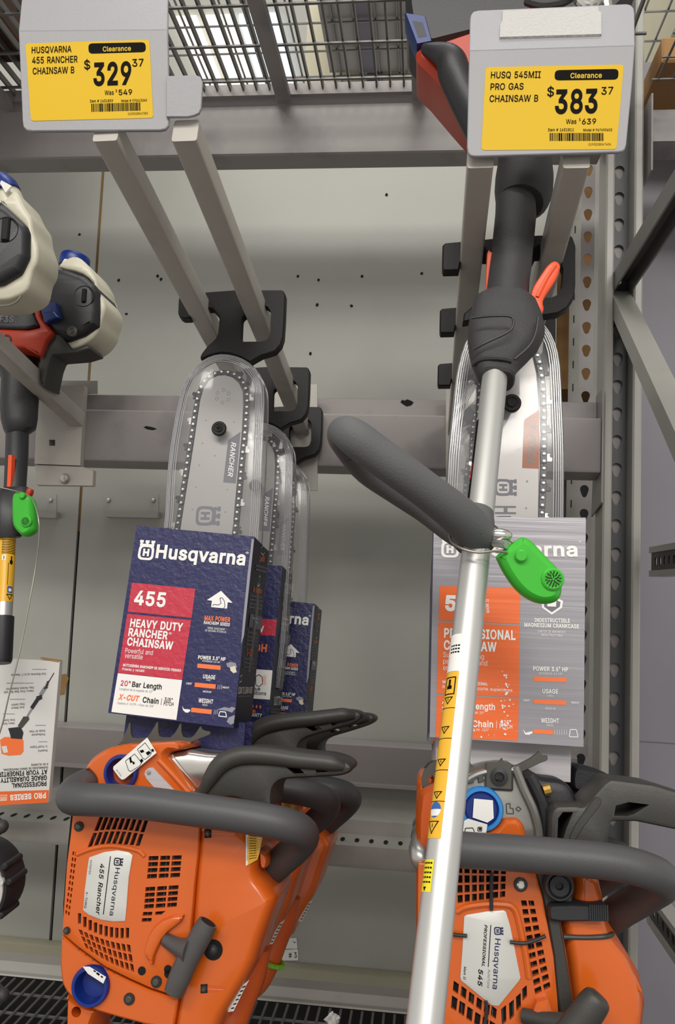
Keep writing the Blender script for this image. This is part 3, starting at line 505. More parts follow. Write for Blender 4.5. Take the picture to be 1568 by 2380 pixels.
# ------------------------------------------------------------------ materials
mat('panel_grey', '#a4a49d', 0.45, noise=0.03, nscale=18, dirt='#9b9b94', dscale=2.5)
mat('panel_edge', '#8a6a3c', 0.8, noise=0.2)
mat('dark_hole_and_shade', '#0b0b0b', 0.9)
mat('rack_paint', '#928c8b', 0.36, noise=0.04, nscale=25, dirt='#7a7576', dscale=9, bump=0.05)
mat('rack_pale', '#aaa8a2', 0.33, noise=0.04, nscale=25, dirt='#97968e', dscale=8)
mat('web_grey', '#4d4e52', 0.4, noise=0.12, nscale=12)
mat('rack_dark', '#4a4b4f', 0.45, noise=0.1, nscale=15)
mat('shelf_olive', '#a3a08c', 0.5, noise=0.04, nscale=20)
mat('arm_paint', '#b4afa7', 0.45, noise=0.03, nscale=40, dirt='#a8a299', dscale=14)
mat('brace_grey', '#6c6a68', 0.4, noise=0.1, nscale=30)
mat('wire_metal', '#6f6d6b', 0.35, 0.4)
mat('zinc', '#b9b9b6', 0.32, 0.8, noise=0.08)
mat('plate_grey', '#959498', 0.5, noise=0.02, bump=0.12, bscale=260)
mat('label_yellow', '#d2ab02', 0.5, spec=0.25)
mat('ink_black', '#0d0a0a', 0.7, spec=0.1)
mat('white', '#e9e8e4', 0.5)
mat('foam_tape', '#bdbbb9', 0.9, bump=1.0, bscale=320)
mat('orange', '#d05f1a', 0.26, noise=0.02, nscale=12, coat=0.25)
mat('orange_deep', '#c4541a', 0.30, noise=0.02, coat=0.2)
mat('black_plastic', '#26262a', 0.5, bump=0.1, bscale=500)
mat('hanger_black', '#131213', 0.5, spec=0.3, bump=0.15, bscale=600)
mat('pull_grey', '#4c4a4a', 0.42, noise=0.12, nscale=400)
mat('handle_grey', '#4a4a4c', 0.5, noise=0.03, bump=0.08, bscale=500)
mat('guard_grey', '#393835', 0.48, noise=0.05, bump=0.08, bscale=400)
mat('gunmetal', '#54534e', 0.42, 0.5, noise=0.15, nscale=60)
mat('magnesium', '#8a8984', 0.38, 0.6, noise=0.12, nscale=60)
mat('steel_bar', '#9c9997', 0.34, 0.3, noise=0.03, nscale=30)
mat('steel_bright', '#d6d4d0', 0.22, 0.9)
mat('chain_steel', '#3b3b3d', 0.35, 0.6)
mat('muffler_metal', '#c9c6c0', 0.25, 0.9, noise=0.1, nscale=30)
mat('cap_blue', '#0d2a7a', 0.35)
mat('cap_sky', '#2f86d0', 0.35)
mat('lever_blue', '#173474', 0.4)
mat('badge_silver', '#cfcfcb', 0.42, 0.15)
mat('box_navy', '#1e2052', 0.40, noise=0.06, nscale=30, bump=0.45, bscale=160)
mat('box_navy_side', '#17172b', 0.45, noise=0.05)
mat('print_red', '#bf2d43', 0.42, bump=0.45, bscale=160)
mat('print_white', '#ecebe8', 0.45)
mat('print_orange', '#f4763a', 0.45)
mat('print_grey', '#8d8c98', 0.5)
mat('print_dim', '#6f6e78', 0.6)
mat('box_silver', '#96939a', 0.30, 0.15, noise=0.03, bump=0.16, bscale=45, stretch=(0.12, 1, 4.0))
mat('print_orange_big', '#ea6a2c', 0.36, 0.0, bump=0.16, bscale=45, stretch=(0.12, 1, 4.0))
mat('card_silver', '#bab6ba', 0.45, bump=0.3, bscale=45, stretch=(0.12, 1, 4.0))
mat('alu_tube', '#c9c9c7', 0.40, 0.7, noise=0.02)
mat('grip_grey', '#353435', 0.55, noise=0.06, bump=0.25, bscale=700)
mat('loop_grey', '#595a5b', 0.66, noise=0.08, nscale=30, bump=0.2, bscale=600)
mat('trigger_orange', '#f25a2c', 0.38)
mat('tag_green', '#3db833', 0.38)
mat('tie_green', '#77b82c', 0.4)
mat('cable_wire', '#8d897f', 0.35, 0.5)
mat('shroud_black', '#28282b', 0.45, bump=0.1, bscale=500)
mat('shroud_red', '#b8381a', 0.42)
mat('patch_orange', '#b0591d', 0.5)
mat('tank_cream', '#cfcab6', 0.35, noise=0.04)
mat('sticker_yellow', '#eab22c', 0.35)
mat('sticker_lemon', '#f0dc20', 0.4)
mat('sticker_blue', '#2f5fae', 0.4)
mat('paper_white', '#e6e5e0', 0.7, noise=0.05, bump=0.4, bscale=60)
mat('box_white', '#dad9d6', 0.5, noise=0.02)
mat('carton_brown', '#a27a4c', 0.8, noise=0.06, nscale=10)
mat('carton_dark', '#4a3528', 0.8, noise=0.08, nscale=10)
mat('carton_beige', '#d9d2b8', 0.8, noise=0.05, nscale=8)
mat('carton_grey', '#a09c98', 0.7, noise=0.05, nscale=8)
mat('vinyl_grey', '#827f88', 0.5, noise=0.05, nscale=5, bump=0.5, bscale=7)
mat('brass', '#b9944c', 0.3, 0.8)
mat('concrete', '#5e5a55', 0.7, noise=0.1, nscale=4)
mat('store_white', '#dcdad2', 0.8)
clear_mat('clear_shell', gloss=0.30, haze=0.07)
clear_mat('clear_rib', gloss=0.5, haze=0.27, rough=0.15)
glow_mat('daylight_panel', (0.55, 0.80, 1.0), 1.0)
glow_mat('warm_glow', (1.0, 0.95, 0.80), 0.9)
# ================================================================== the setting
YW = 1.82
def zpx(y, Y, x=784): return P(x, y, Y).z
def rail(mb, x0, x1, prof, m):
    """profile [(Y, z)] swept along the aisle direction"""
    F = Frame((0, 0, 0), (0, 1, 0), (0, 0, 1), (1, 0, 0))
    mb.prism(F, prof, [(x0, 0), (x1, 0)], m)
fl = MB(); fl.wbox(-3.2, 3.2, -2.6, 4.4, -0.1, 0.0, 'concrete'); struct(fl.build('floor'))
ce = MB(); ce.wbox(-6, 6, -4, 13, 7.0, 7.1, 'store_white'); struct(ce.build('ceiling'))
xs = P(180, 1280, YW).x
wl = MB()
xr = P(1292, 800, YW).x
zt, zb = CAMZ + 1.16, CAMZ - 0.98
wl.wbox(-1.6, xs - 0.0045, YW, YW + 0.015, zb, zt, 'panel_grey')
wl.wbox(xs + 0.0025, xr, YW, YW + 0.015, zb, zt, 'panel_grey')
wl.wbox(xs - 0.0060, xs + 0.0040, YW + 0.006, YW + 0.03, CAMZ + 0.1, zt, 'panel_edge')
wl.wbox(xs - 0.0060, xs + 0.0040, YW + 0.010, YW + 0.03, zb, CAMZ + 0.1, 'dark_hole_and_shade')
FW = plane(YW)
rnd = random.Random(3)
for x, y in ((185, 545), (276, 651), (366, 641), (374, 649), (294, 730), (898, 453), (692, 642), (740, 651), (841, 642), (980, 636), (737, 709), (817, 711), (721, 822)):
    c = FW.uv(x, y); r = 4.2 * YW / FPX
    wl.flat(FW, ccw([(c[0] + r * rnd.uniform(.6, 1.1) * math.cos(a), c[1] + r * rnd.uniform(.6, 1.2) * math.sin(a)) for a in [i * .7 for i in range(9)]]), 0.0006, 'dark_hole_and_shade')
# bare wood where the panel edge is chipped
wl.flatpx(FW, zz(0, 1090, 2.938, [(408, 1405), (452, 1398), (470, 1430), (455, 1470), (440, 1540), (408, 1545)]), 0.0007, 'panel_edge')
struct(wl.build('wall_back'))
wr = MB(); wr.wbox(-1.6, 1.6, 2.30, 2.34, 0.0, CAMZ + 1.30, 'rack_dark'); struct(wr.build('dark_backing'))  # dark board added behind the bay so the gaps beside the upright read black

XL = -1.5
XR = P(1396, 1000, 1.45).x
G_BEAM = 'steel beams and rails across the bay'
# ---- step beams
b1 = MB()
rail(b1, XL, XR, [(1.45, zpx(243, 1.45)), (1.452, zpx(352, 1.45)), (1.456, zpx(355, 1.45)), (1.515, zpx(391, 1.515)), (1.515, zpx(236, 1.445) + .022), (1.462, zpx(236, 1.445) + .022), (1.462, zpx(243, 1.45))], 'rack_paint')
tag(b1.build('rack_beam'), 'grey steel beam along the top, under the wire deck overhead', 'beam', G_BEAM, 'thing')
b2 = thing('rack_beam', 'grey steel step beam at mid height that the saw hooks are fixed to', 'beam', P(784, 1083, 1.47), G_BEAM); b2['kind'] = 'thing'
mb = MB()
z0, z1, z2 = zpx(1083, 1.45), zpx(961, 1.45), zpx(925, 1.49)
rail(mb, XL, XR, [(1.452, z0), (1.45, z0 + .004), (1.45, z1 - .003), (1.453, z1), (1.49, z1), (1.49, z2 - .002), (1.493, z2), (1.53, z2), (1.53, z0 - .004), (1.49, z0 - .008)], 'rack_paint')
F2 = plane(1.49)
mb.flatpx(F2, zz(930, 925, 1, [(0, 10), (4, 4), (10, 6), (16, 3), (24, 6), (31, 10), (26, 17), (15, 20), (8, 16)]), 0.0004, 'dark_hole_and_shade')
F2b = plane(1.45)
mb.flatpx(F2b, [(333, 993), (340, 990), (355, 993), (365, 997), (355, 1000), (342, 998)], 0.0004, 'dark_hole_and_shade')
part(mb, 'beam_body', b2)
mb = MB()
x = P(1397, 1000, 1.45).x
Fp = Frame((x, 0, 0), (0, 1, 0), (0, 0, 1), (1, 0, 0))
mb.prism(Fp, [(1.445, zpx(905, 1.45, 1397)), (1.5, zpx(905, 1.45, 1397)), (1.53, zpx(1192, 1.45, 1397)), (1.445, zpx(1168, 1.45, 1397))], [(0, 0), (0.003, 0)], 'rack_paint')
part(mb, 'end_plate', b2)
# ---- lower rails
mb = MB()
rail(mb, XL, XR + .02, [(1.815, zpx(1716, 1.815)), (1.745, zpx(1722, 1.745)), (1.735, zpx(1730, 1.735)), (1.742, zpx(1776, 1.742)), (1.752, zpx(1812, 1.752)), (1.735, zpx(1818, 1.735)), (1.735, zpx(1825, 1.735)), (1.815, zpx(1825, 1.735))], 'rack_paint')
tag(mb.build('wall_rail'), 'grey steel rail on the back panel just behind the saw handles', 'rail', G_BEAM, 'thing')
sh = thing('shelf_rail', 'pale grey shelf rail with a row of round holes behind the saw engines', 'rail', P(784, 2015, 1.55), G_BEAM); sh['kind'] = 'thing'
mb = MB()
rail(mb, XL, XR - .03, [(1.60, zpx(1882, 1.60)), (1.515, zpx(1896, 1.515)), (1.505, zpx(1903, 1.505)), (1.505, zpx(1936, 1.505)), (1.50, zpx(1942, 1.50)), (1.465, zpx(1958, 1.465)), (1.458, zpx(1963, 1.458)), (1.458, zpx(2006, 1.458)), (1.463, zpx(2014, 1.463)), (1.60, zpx(2014, 1.463))], 'rack_pale')
part(mb, 'rail_body', sh)
mb = MB()
q0, q1 = Vector((0, 1.498, zpx(1943.5, 1.498))), Vector((0, 1.467, zpx(1957, 1.467)))
vd = (q0 - q1).normalized(); nd = Vector((1, 0, 0)).cross(vd)
if nd.z < 0: nd = -nd
FH = Frame(q1, (1, 0, 0), vd, nd)
x = XL
while x < XR - .05:
    mb.flat(FH, ccw([(x + .0042 * math.cos(a * .63), .5 * (q0 - q1).length + .011 * math.sin(a * .63)) for a in range(10)]), 0.0008, 'dark_hole_and_shade'); x += 0.0254
part(mb, 'holes', sh, 'row of dark round holes')
mb = MB()
rail(mb, XL, XR + .02, [(YW - .002, zpx(2255, 1.80)), (1.797, zpx(2257, 1.797)), (1.792, zpx(2262, 1.792)), (1.797, zpx(2297, 1.797)), (YW - .002, zpx(2297, 1.797))], 'shelf_olive')
rail(mb, XL, XR + .02, [(YW - .002, zpx(2297.5, 1.80)), (1.808, zpx(2297.5, 1.80)), (1.808, CAMZ - 1.0), (YW - .002, CAMZ - 1.0)], 'dark_hole_and_shade')  # black strip painting in the shade of the gap below the lip
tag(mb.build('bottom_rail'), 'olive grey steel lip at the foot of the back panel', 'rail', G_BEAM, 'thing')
mb = MB()
rail(mb, XL, XR + .02, [(1.56, zpx(2303, 1.53)), (1.53, zpx(2305, 1.53)), (1.525, zpx(2335, 1.525)), (1.51, zpx(2337, 1.51)), (1.508, zpx(2342, 1.508)), (1.56, zpx(2342, 1.508))], 'rack_pale')
tag(mb.build('deck_rail'), 'pale steel rail along the rear edge of the lower wire deck', 'rail', G_BEAM, 'thing')

# ---- wire decks
ZD = zpx(2349, 1.50)
dk = MB()
x = -1.4
while x < 0.42:
    dk.tube([(x, 1.503, ZD), (x, 0.72, ZD)], 0.0024, 'wire_metal', seg=6, n=1); x += 0.0188
y = 1.46
while y > 0.72:
    dk.tube([(-1.45, y, ZD - .004), (0.43, y, ZD - .004)], 0.0026, 'wire_metal', seg=6, n=1); y -= 0.0625
tag(dk.build('wire_deck'), 'dark wire deck low down, under the saws', 'wire deck', 'wire decks', 'thing')
ZU = zpx(236, 1.445)
ud = thing('wire_deck', 'wire deck overhead with flat cross bars, above the hooks', 'wire deck', (0, 1.2, ZU), 'wire decks'); ud['kind'] = 'thing'
mb = MB()
x = -1.4
while x < 0.335:
    mb.wbox(x - .0017, x + .0017, 0.80, 1.442, ZU + .022, ZU + .034, 'wire_metal'); x += 0.0252
y = 1.405
while y > 0.8:
    mb.tube([(-1.45, y, ZU + .019), (0.335, y, ZU + .019)], 0.003, 'wire_metal', seg=6, n=1); y -= 0.098
mb.wbox(-1.45, 0.335, 1.438, 1.448, ZU + .012, ZU + .034, 'rack_paint')
part(mb, 'wire_grid', ud)
for px in (660, 972, 20):
    mb = MB(); x = P(px, 240, 1.45).x
    mb.wbox(x - .012, x + .014, 0.80, 1.447, ZU - .002, ZU + .0155, 'rack_paint', .002)
    part(mb, 'cross_bar', ud)
# neighbouring deck and beam, past the upright
XN = P(1500, 300, 1.47).x
ud2 = thing('wire_deck', 'wire deck past the upright at the top right corner', 'wire deck', (XN + .3, 1.2, ZU), 'wire decks'); ud2['kind'] = 'thing'
mb = MB(); x = XN + .012
while x < XN + .5:
    mb.tube([(x, .8, ZU + .022), (x, 1.44, ZU + .022)], .0021, 'wire_metal', seg=6, n=1)
    x += .026
y = 1.43
while y > 0.8:
    mb.tube([(XN, y, ZU + .018), (XN + .55, y, ZU + .018)], .0021, 'wire_metal', seg=6, n=1); y -= 0.062
part(mb, 'wire_grid', ud2)
mb = MB()
rail(mb, XN + .006, XN + .6, [(1.45, zpx(284, 1.45, 1540)), (1.45, zpx(328, 1.45, 1540)), (1.515, zpx(372, 1.515, 1540)), (1.515, zpx(255, 1.49, 1540)), (1.49, zpx(255, 1.49, 1540)), (1.49, zpx(284, 1.45, 1540))], 'rack_paint')
tag(mb.build('rack_beam'), 'short stretch of grey beam right of the upright, at the top', 'beam', G_BEAM, 'thing')
mb = MB()
x = XN + .002
mb.wbox(x, x + .003, 1.44, 1.50, zpx(408, 1.46, 1500), zpx(232, 1.46, 1500), 'rack_paint')
part_b = mb.build('beam_end_plate'); tag(part_b, 'narrow steel end plate on the upright beside the top right beam', 'bracket', None, 'thing')

# ---- rack frame: two perforated uprights with braces
def tear(u, v, r): return [(u + r * math.cos(a), v + r * math.sin(a)) for a in [math.radians(t) for t in range(-20, 201, 22)]] + [(u - r * .5, v - r * 1.6), (u, v - r * 1.95), (u + r * .5, v - r * 1.6)]
fr = thing('rack_upright', 'grey perforated steel upright with slanting braces at the right', 'rack frame', (P(1446, 1368, 1.5).x, 1.5, 0)); fr['kind'] = 'thing'
xl, xw0, xw1, xr_ = (P(q, 1000, 1.46).x for q in (1402, 1423, 1470, 1491))
ZT = CAMZ + 1.25
mb = MB()
mb.wbox(xl, xw0, 1.46, 1.525, 0.0, ZT, 'rack_pale', .003)
mb.wbox(xw1, xr_, 1.46, 1.525, 0.0, ZT, 'rack_pale', .003)
part(mb, 'post_flange', fr)
def web(x0, x1, Y, zlo, zhi, zfirst, step, r, m, thick=.003, off=0.0):
    mb = MB(); F = Frame((0, Y, 0), (1, 0, 0), (0, 0, 1), (0, -1, 0))
    hs = []; z = zfirst
    while z > zlo + .04:
        if z < zhi - .04: hs.append(tear((x0 + x1) / 2 + off, z, r))
        z -= step
    mb.prism(F, [(x0, zlo), (x1, zlo), (x1, zhi), (x0, zhi)], [(-thick, 0), (0, 0)], m, hs)
    return mb
part(web(xw0 - .002, xw1 + .002, 1.502, 0.35, ZT, zpx(335, 1.502, 1450), 0.0508, .0088, 'web_grey', .0015), 'post_web', fr, 'dark perforated web between the flanges')
mb = MB(); mb.wbox(xw0, xw1, 1.509, 1.512, 0.3, ZT, 'rack_paint'); part(mb, 'post_back', fr)
xa, xb, xc, xd = (P(q, 800, 1.77).x for q in (1327, 1346, 1378, 1401))
part(web(xb, xc, 1.77, 0.3, ZT, zpx(392, 1.77, 1366), 0.0508, .0092, 'rack_paint'), 'rear_post_web', fr)
mb = MB()
for p0, p1 in (((xa, 1.80), (xb, 1.77)), ((xc, 1.77), (xd, 1.75))):
    mb.add([(p0[0], p0[1], .3), (p1[0], p1[1], .3), (p1[0], p1[1], ZT), (p0[0], p0[1], ZT), (p0[0], p0[1] + .003, .3), (p1[0], p1[1] + .003, .3), (p1[0], p1[1] + .003, ZT), (p0[0], p0[1] + .003, ZT)], [(0, 1, 2, 3), (7, 6, 5, 4), (0, 3, 7, 4), (1, 5, 6, 2), (3, 2, 6, 7), (0, 4, 5, 1)], 'rack_pale')
    z = zpx(380, 1.77)
    while z > .6:      # slots in the flanges
        t = .45; xx = p0[0] + (p1[0] - p0[0]) * t; yy = p0[1] + (p1[1] - p0[1]) * t
        mb.wbox(xx - .0012, xx + .0012, yy - .0012, yy + .002, z - .008, z + .008, 'dark_hole_and_shade'); z -= .0508
part(mb, 'rear_post_flange', fr)
def brace(a, b, wv, m, lip=.012, wx=.034):
    """U channel from a to b; wv is its depth direction"""
    a, b = Vector(a), Vector(b); d = (b - a).normalized(); xx = Vector((1, 0, 0)); up = xx.cross(d).normalized()
    if up.z < 0: up = -up
    F = Frame(a, xx, d, xx.cross(d)); mb = MB()
    L = (b - a).length; s = 1 if F.n.dot(up) > 0 else -1
    h = wv * s
    mb.box(F, -wx / 2, wx / 2, 0, L, *sorted((0, .003 * s)), m)
    for x0 in (-wx / 2, wx / 2 - .003):
        mb.box(F, x0, x0 + .003, 0, L, *sorted((0, h)), m)
    return mb
xm = (xw0 + xw1) / 2
part(brace((xm, 1.50, zpx(640, 1.47, 1450)), (xm + .004, 0.92, zpx(640, 1.47, 1450) + .012), -.030, 'brace_grey'), 'brace', fr)
zA = zpx(672, 1.47, 1450)
part(brace((xm, 1.488, zA), (xm + .004, 0.92, zA - .50), -.028, 'rack_pale'), 'brace', fr)
mb = MB(); mb.wbox(xl, xr_, .86, .92, 0.0, ZT, 'rack_pale', .003); part(mb, 'front_post', fr)
def strut(z, y0, y1, x, hgt, name, label):
    mb = MB(); F = Frame((x, 0, z), (0, 1, 0), (0, 0, 1), (-1, 0, 0))
    hs = []; y = y0 + .03
    while y < y1 - .02:
        hs.append(fillet([(y - .006, -.007), (y + .006, -.007), (y + .006, .007), (y - .006, .007)], .005, 3)); y += .0254
    mb.prism(F, [(y0, -hgt / 2), (y1, -hgt / 2), (y1, hgt / 2), (y0, hgt / 2)], [(-.002, 0), (0, 0)], 'gunmetal', hs)
    mb.box(F, y0, y1, hgt / 2, hgt / 2 + .010, -.02, .004, 'rack_pale'); mb.box(F, y0, y1, -hgt / 2 - .010, -hgt / 2, -.02, .004, 'rack_pale')
    mb.box(F, y0, y1, -hgt / 2, hgt / 2, -.02, -.018, 'rack_pale')
    o = mb.build(name); tag(o, label, 'strut', 'perforated struts past the upright', 'thing')
strut(zpx(1312, 1.25, 1500) + .012, .85, 1.44, xr_ + .012, .03, 'slotted_strut', 'slotted steel strut right of the upright, at box height')
strut(zpx(2220, 1.25, 1500), .85, 1.44, xr_ + .012, .03, 'slotted_strut', 'slotted steel strut low at the right edge, beside the saw engine')
# ---- vinyl sheet in the next bay
vs_ = thing('vinyl_sheet', 'grey vinyl sheet with a brass eyelet, hanging right of the upright', 'vinyl sheet', P(1540, 2380, 1.72)); 
FV = plane(1.72)
l = [FV.uv(x, y) for x, y in ((1484, 145), (2500, 120), (2560, 2540), (1478, 2480))]
mb = MB(); c = FV.uv(1523, 162)
mb.prism(FV, l, [(-.002, 0), (0, 0)], 'vinyl_grey', [circ(c, .0075, 16)])
a, b = FV.uv(1480, 1722), FV.uv(2480, 1790)
mb.tube([FV.p(*a, .0004), FV.p(*b, .0004)], .0012, 'print_dim', seg=5, n=1)
part(mb, 'sheet', vs_)
mb = MB(); ring = [(c[0], c[1])]
mb.tube([FV.p(c[0] + .0095 * math.cos(i * math.pi / 10), c[1] + .0095 * math.sin(i * math.pi / 10), .001) for i in range(21)], .0028, 'brass', seg=8, n=1, caps=False)
part(mb, 'eyelet', vs_, 'brass eyelet')

# ---- small angle strips screwed to the panel
for i, (x0, x1, lab) in enumerate(((58, 131, 'short steel angle strip screwed to the panel, left of the panel joint'), (241, 368, 'longer steel angle strip screwed to the panel, right of the panel joint'))):
    st = thing('angle_strip', lab, 'angle strip', FW.pp((x0 + x1) / 2, 1200), 'angle strips on the back panel')
    mb = MB()
    pts = [(x0, 1146), (x1, 1149), (x1, 1190), (x0, 1187)]
    mb.prism(FW, FW.loop(pts, .002), [(0, 0), (.002, 0)], 'panel_grey')
    pts = [(x0, 1187), (x1, 1190), (x1 - 2, 1204), (x0 + 2, 1201)]
    mb.prism(FW, FW.loop(pts, .02), [(.001, 0), (.02, 0)], 'panel_grey')
    part(mb, 'strip', st)
    for sx in ([119] if i == 0 else [253, 357]):
        mb = MB(); c = FW.uv(sx, 1163); mb.lathe(FW, c, [(.006, .002), (.006, .004), (.004, .007), (.001, .008)], 'zinc', 12); part(mb, 'screw', st)

# ---- goods above, seen through the wire deck
def carton(x0, x1, y0, y1, z0, z1, m, label, tape=True):
    t = thing('carton', label, 'carton', ((x0 + x1) / 2, (y0 + y1) / 2, z0), 'cartons on the upper shelves')
    mb = MB(); mb.wbox(x0, x1, y0, y1, z0, z1, m, .004); part(mb, 'carton_body', t)
    if tape:
        mb = MB(); xm_ = (x0 + x1) / 2; mb.wbox(xm_ - .03, xm_ + .03, y0 - .001, y1 + .001, z0 - .001, z0 + .05, 'print_dim'); part(mb, 'tape', t)
carton(-1.30, P(62, 120, 1.33).x, .82, 1.36, ZU + .036, ZU + .40, 'carton_dark', 'dark brown carton on the wire deck at the top left corner', False)
carton(XN + .02, XN + .5, 1.44, 1.75, zpx(143, 1.44, 1540), zpx(85, 1.44, 1540), 'carton_brown', 'brown carton right of the upright, above the vinyl sheet', False)
Z2 = CAMZ + 1.95
d2 = MB()
x = -1.5
while x < 1.4: d2.tube([(x, 2.35, Z2), (x, 3.7, Z2)], .004, 'wire_metal', seg=5, n=1); x += .075
y = 2.35
while y < 3.7: d2.tube([(-1.6, y, Z2 - .007), (1.5, y, Z2 - .007)], .004, 'wire_metal', seg=5, n=1); y += .15
for y in (2.33, 3.72): d2.wbox(-1.6, 1.5, y - .03, y + .03, Z2 - .09, Z2 - .012, 'rack_paint')
tag(d2.build('wire_deck'), 'far wire deck high up, seen through the nearer deck', 'wire deck', 'wire decks', 'thing')
def pxx(px, Y): return (px - 984) / FPX * Y
carton(pxx(690, 2.7), pxx(900, 2.7), 2.4, 2.95, Z2 + .005, Z2 + .45, 'carton_grey', 'grey carton high up, left one seen through the middle of the deck')
carton(pxx(915, 2.7), pxx(1100, 2.7), 2.4, 2.95, Z2 + .005, Z2 + .45, 'carton_grey', 'grey carton high up, right one seen through the middle of the deck')
carton(pxx(680, 3.3), pxx(1000, 3.3), 3.02, 3.66, Z2 + .005, Z2 + .5, 'carton_beige', 'pale carton high up, farther one seen through the middle of the deck')
carton(.80, 1.40, 2.4, 3.6, Z2 + .005, Z2 + .4, 'carton_beige', 'beige carton high up at the right edge, past the upright', False)
for i, (x0, x1, mm, lb) in enumerate(((538, 622, 'daylight_panel', 'bright bluish ceiling light seen through the wire deck'), (392, 440, 'warm_glow', 'added warm white glow on the ceiling, left of the bluish light'), (462, 518, 'warm_glow', 'added warm white glow on the ceiling, next to the bluish light'))):
    cl = MB(); cl.wbox(pxx(x0, 8.4), pxx(x1, 8.4), 7.4, 9.6, 6.93, 7.0, mm)  # the two warm strips are added glow for the bright store area beyond
    tag(cl.build('ceiling_glow'), lb, 'ceiling light', 'ceiling lights beyond the deck', 'thing')
# brown board glimpsed through the holes of the rear upright
Yb = 1.90
bd = MB(); bd.wbox(P(1285, 600, Yb).x, P(1420, 600, Yb).x, Yb, 2.299, zpx(905, Yb, 1366), CAMZ + 1.1, 'carton_brown')
tag(bd.build('brown_board'), 'brown block seen through the holes of the rear upright', 'board')

# ================================================================== display hooks
ARMW = .0255
def arm(mb, a, b, m='arm_paint', w_=ARMW):
    a, b = Vector(a), Vector(b); d = (b - a).normalized(); xx = (Vector((1, 0, 0)) - d * d.x).normalized(); up = xx.cross(d)
    F = Frame(a, xx, up, -d); L = (b - a).length
    mb.prism(F, fillet([(0, 0), (w_, 0), (w_, w_), (0, w_)], .003, 3), [(-L, 0), (0, 0)], m)
def bracket(mb, x0, x1, y0, y1, Y=1.45):
    F = plane(Y); 
    l = F.loop([(x0, y0), (x1, y0), (x1, y1), (x0, y1)], .006)
    mb.prism(F, l, [(.0005, 0), (.006, 0)], 'arm_paint')
VPX, VPY = 988.0, 1728.0
def onarm(x297, y0, y): return VPX + (x297 - VPX) * (VPY - y) / (VPY - y0)
KD = 1.4445 * (VPY - 1011)
YEND = 1.4435
def hook(name, label, armpx, yfront):
    t = thing('display_hook', label, 'display hook', P(armpx[0], 1011, 1.43), 'double display hooks on the step beam')
    for ax in armpx:
        yb = 1011
        yf = yfront + 26; a = P(onarm(ax, yfront, yf), yf, KD / (VPY - yf)); b = P(onarm(ax, yfront, yb), yb, YEND)
        mb = MB(); arm(mb, a, b); part(mb, 'arm', t)
    return t
hkL = hook('display_hook', 'left double hook of two square grey arms carrying the blue boxed saws', (200, 387), 303)
mb = MB(); bracket(mb, 596, 737, 893, 1140); F = plane(1.443)
part(mb, 'bracket', hkL)
hkR = hook('display_hook', 'right double hook of two square grey arms carrying the silver boxed saws', (1087, 1314), 365)
mb = MB(); bracket(mb, 1036, 1180, 905, 1120); part(mb, 'bracket', hkR)
# hook at the left edge: only one arm and its bracket show
hkE = thing('display_hook', 'double hook at the left edge, its arm crossing the trimmer grip', 'display hook', P(150, 1000, 1.43), 'double display hooks on the step beam')
mb = MB()
yb = 1000
a = P(988 - (988 - 40) * 1.8, 1728 - (1728 - yb) * 1.8 + 12, 1.443 / 1.8); b = P(152, 968, 1.443)
mb2 = MB(); arm(mb2, P(-420, 470, .86), P(160, 992, 1.436), w_=.028); part(mb2, 'arm', hkE)
F = plane(1.45)
bl = F.loop([(88, 896), (196, 896), (186, 1082), (80, 1078)], .016)
mb.prism(F, bl, [(.0005, 0), (.016, .0)], 'arm_paint', [F.loop([(114, 1022), (128, 1022), (128, 1036), (114, 1036)], .016)])
lp = F.loop([(80, 1079), (188, 1083), (218, 1093), (216, 1130), (84, 1128)], .012)
mb.prism(F, lp, [(.0005, 0), (.012, .001)], 'arm_paint')
part(mb, 'bracket', hkE)
mb = MB(); mb.lathe(F, F.uv(151, 1112, .014), [(.0095, .012), (.0095, .016), (.007, .020), (.002, .021)], 'zinc', 16); part(mb, 'bolt', hkE, 'zinc bolt')
mb = MB(); Fq = plane(1.49)
mb.prism(Fq, Fq.loop([(105, 884), (226, 885), (226, 915), (105, 915)], .004), [(.001, 0), (.004, 0)], 'rack_pale'); part(mb, 'back_plate', hkE)
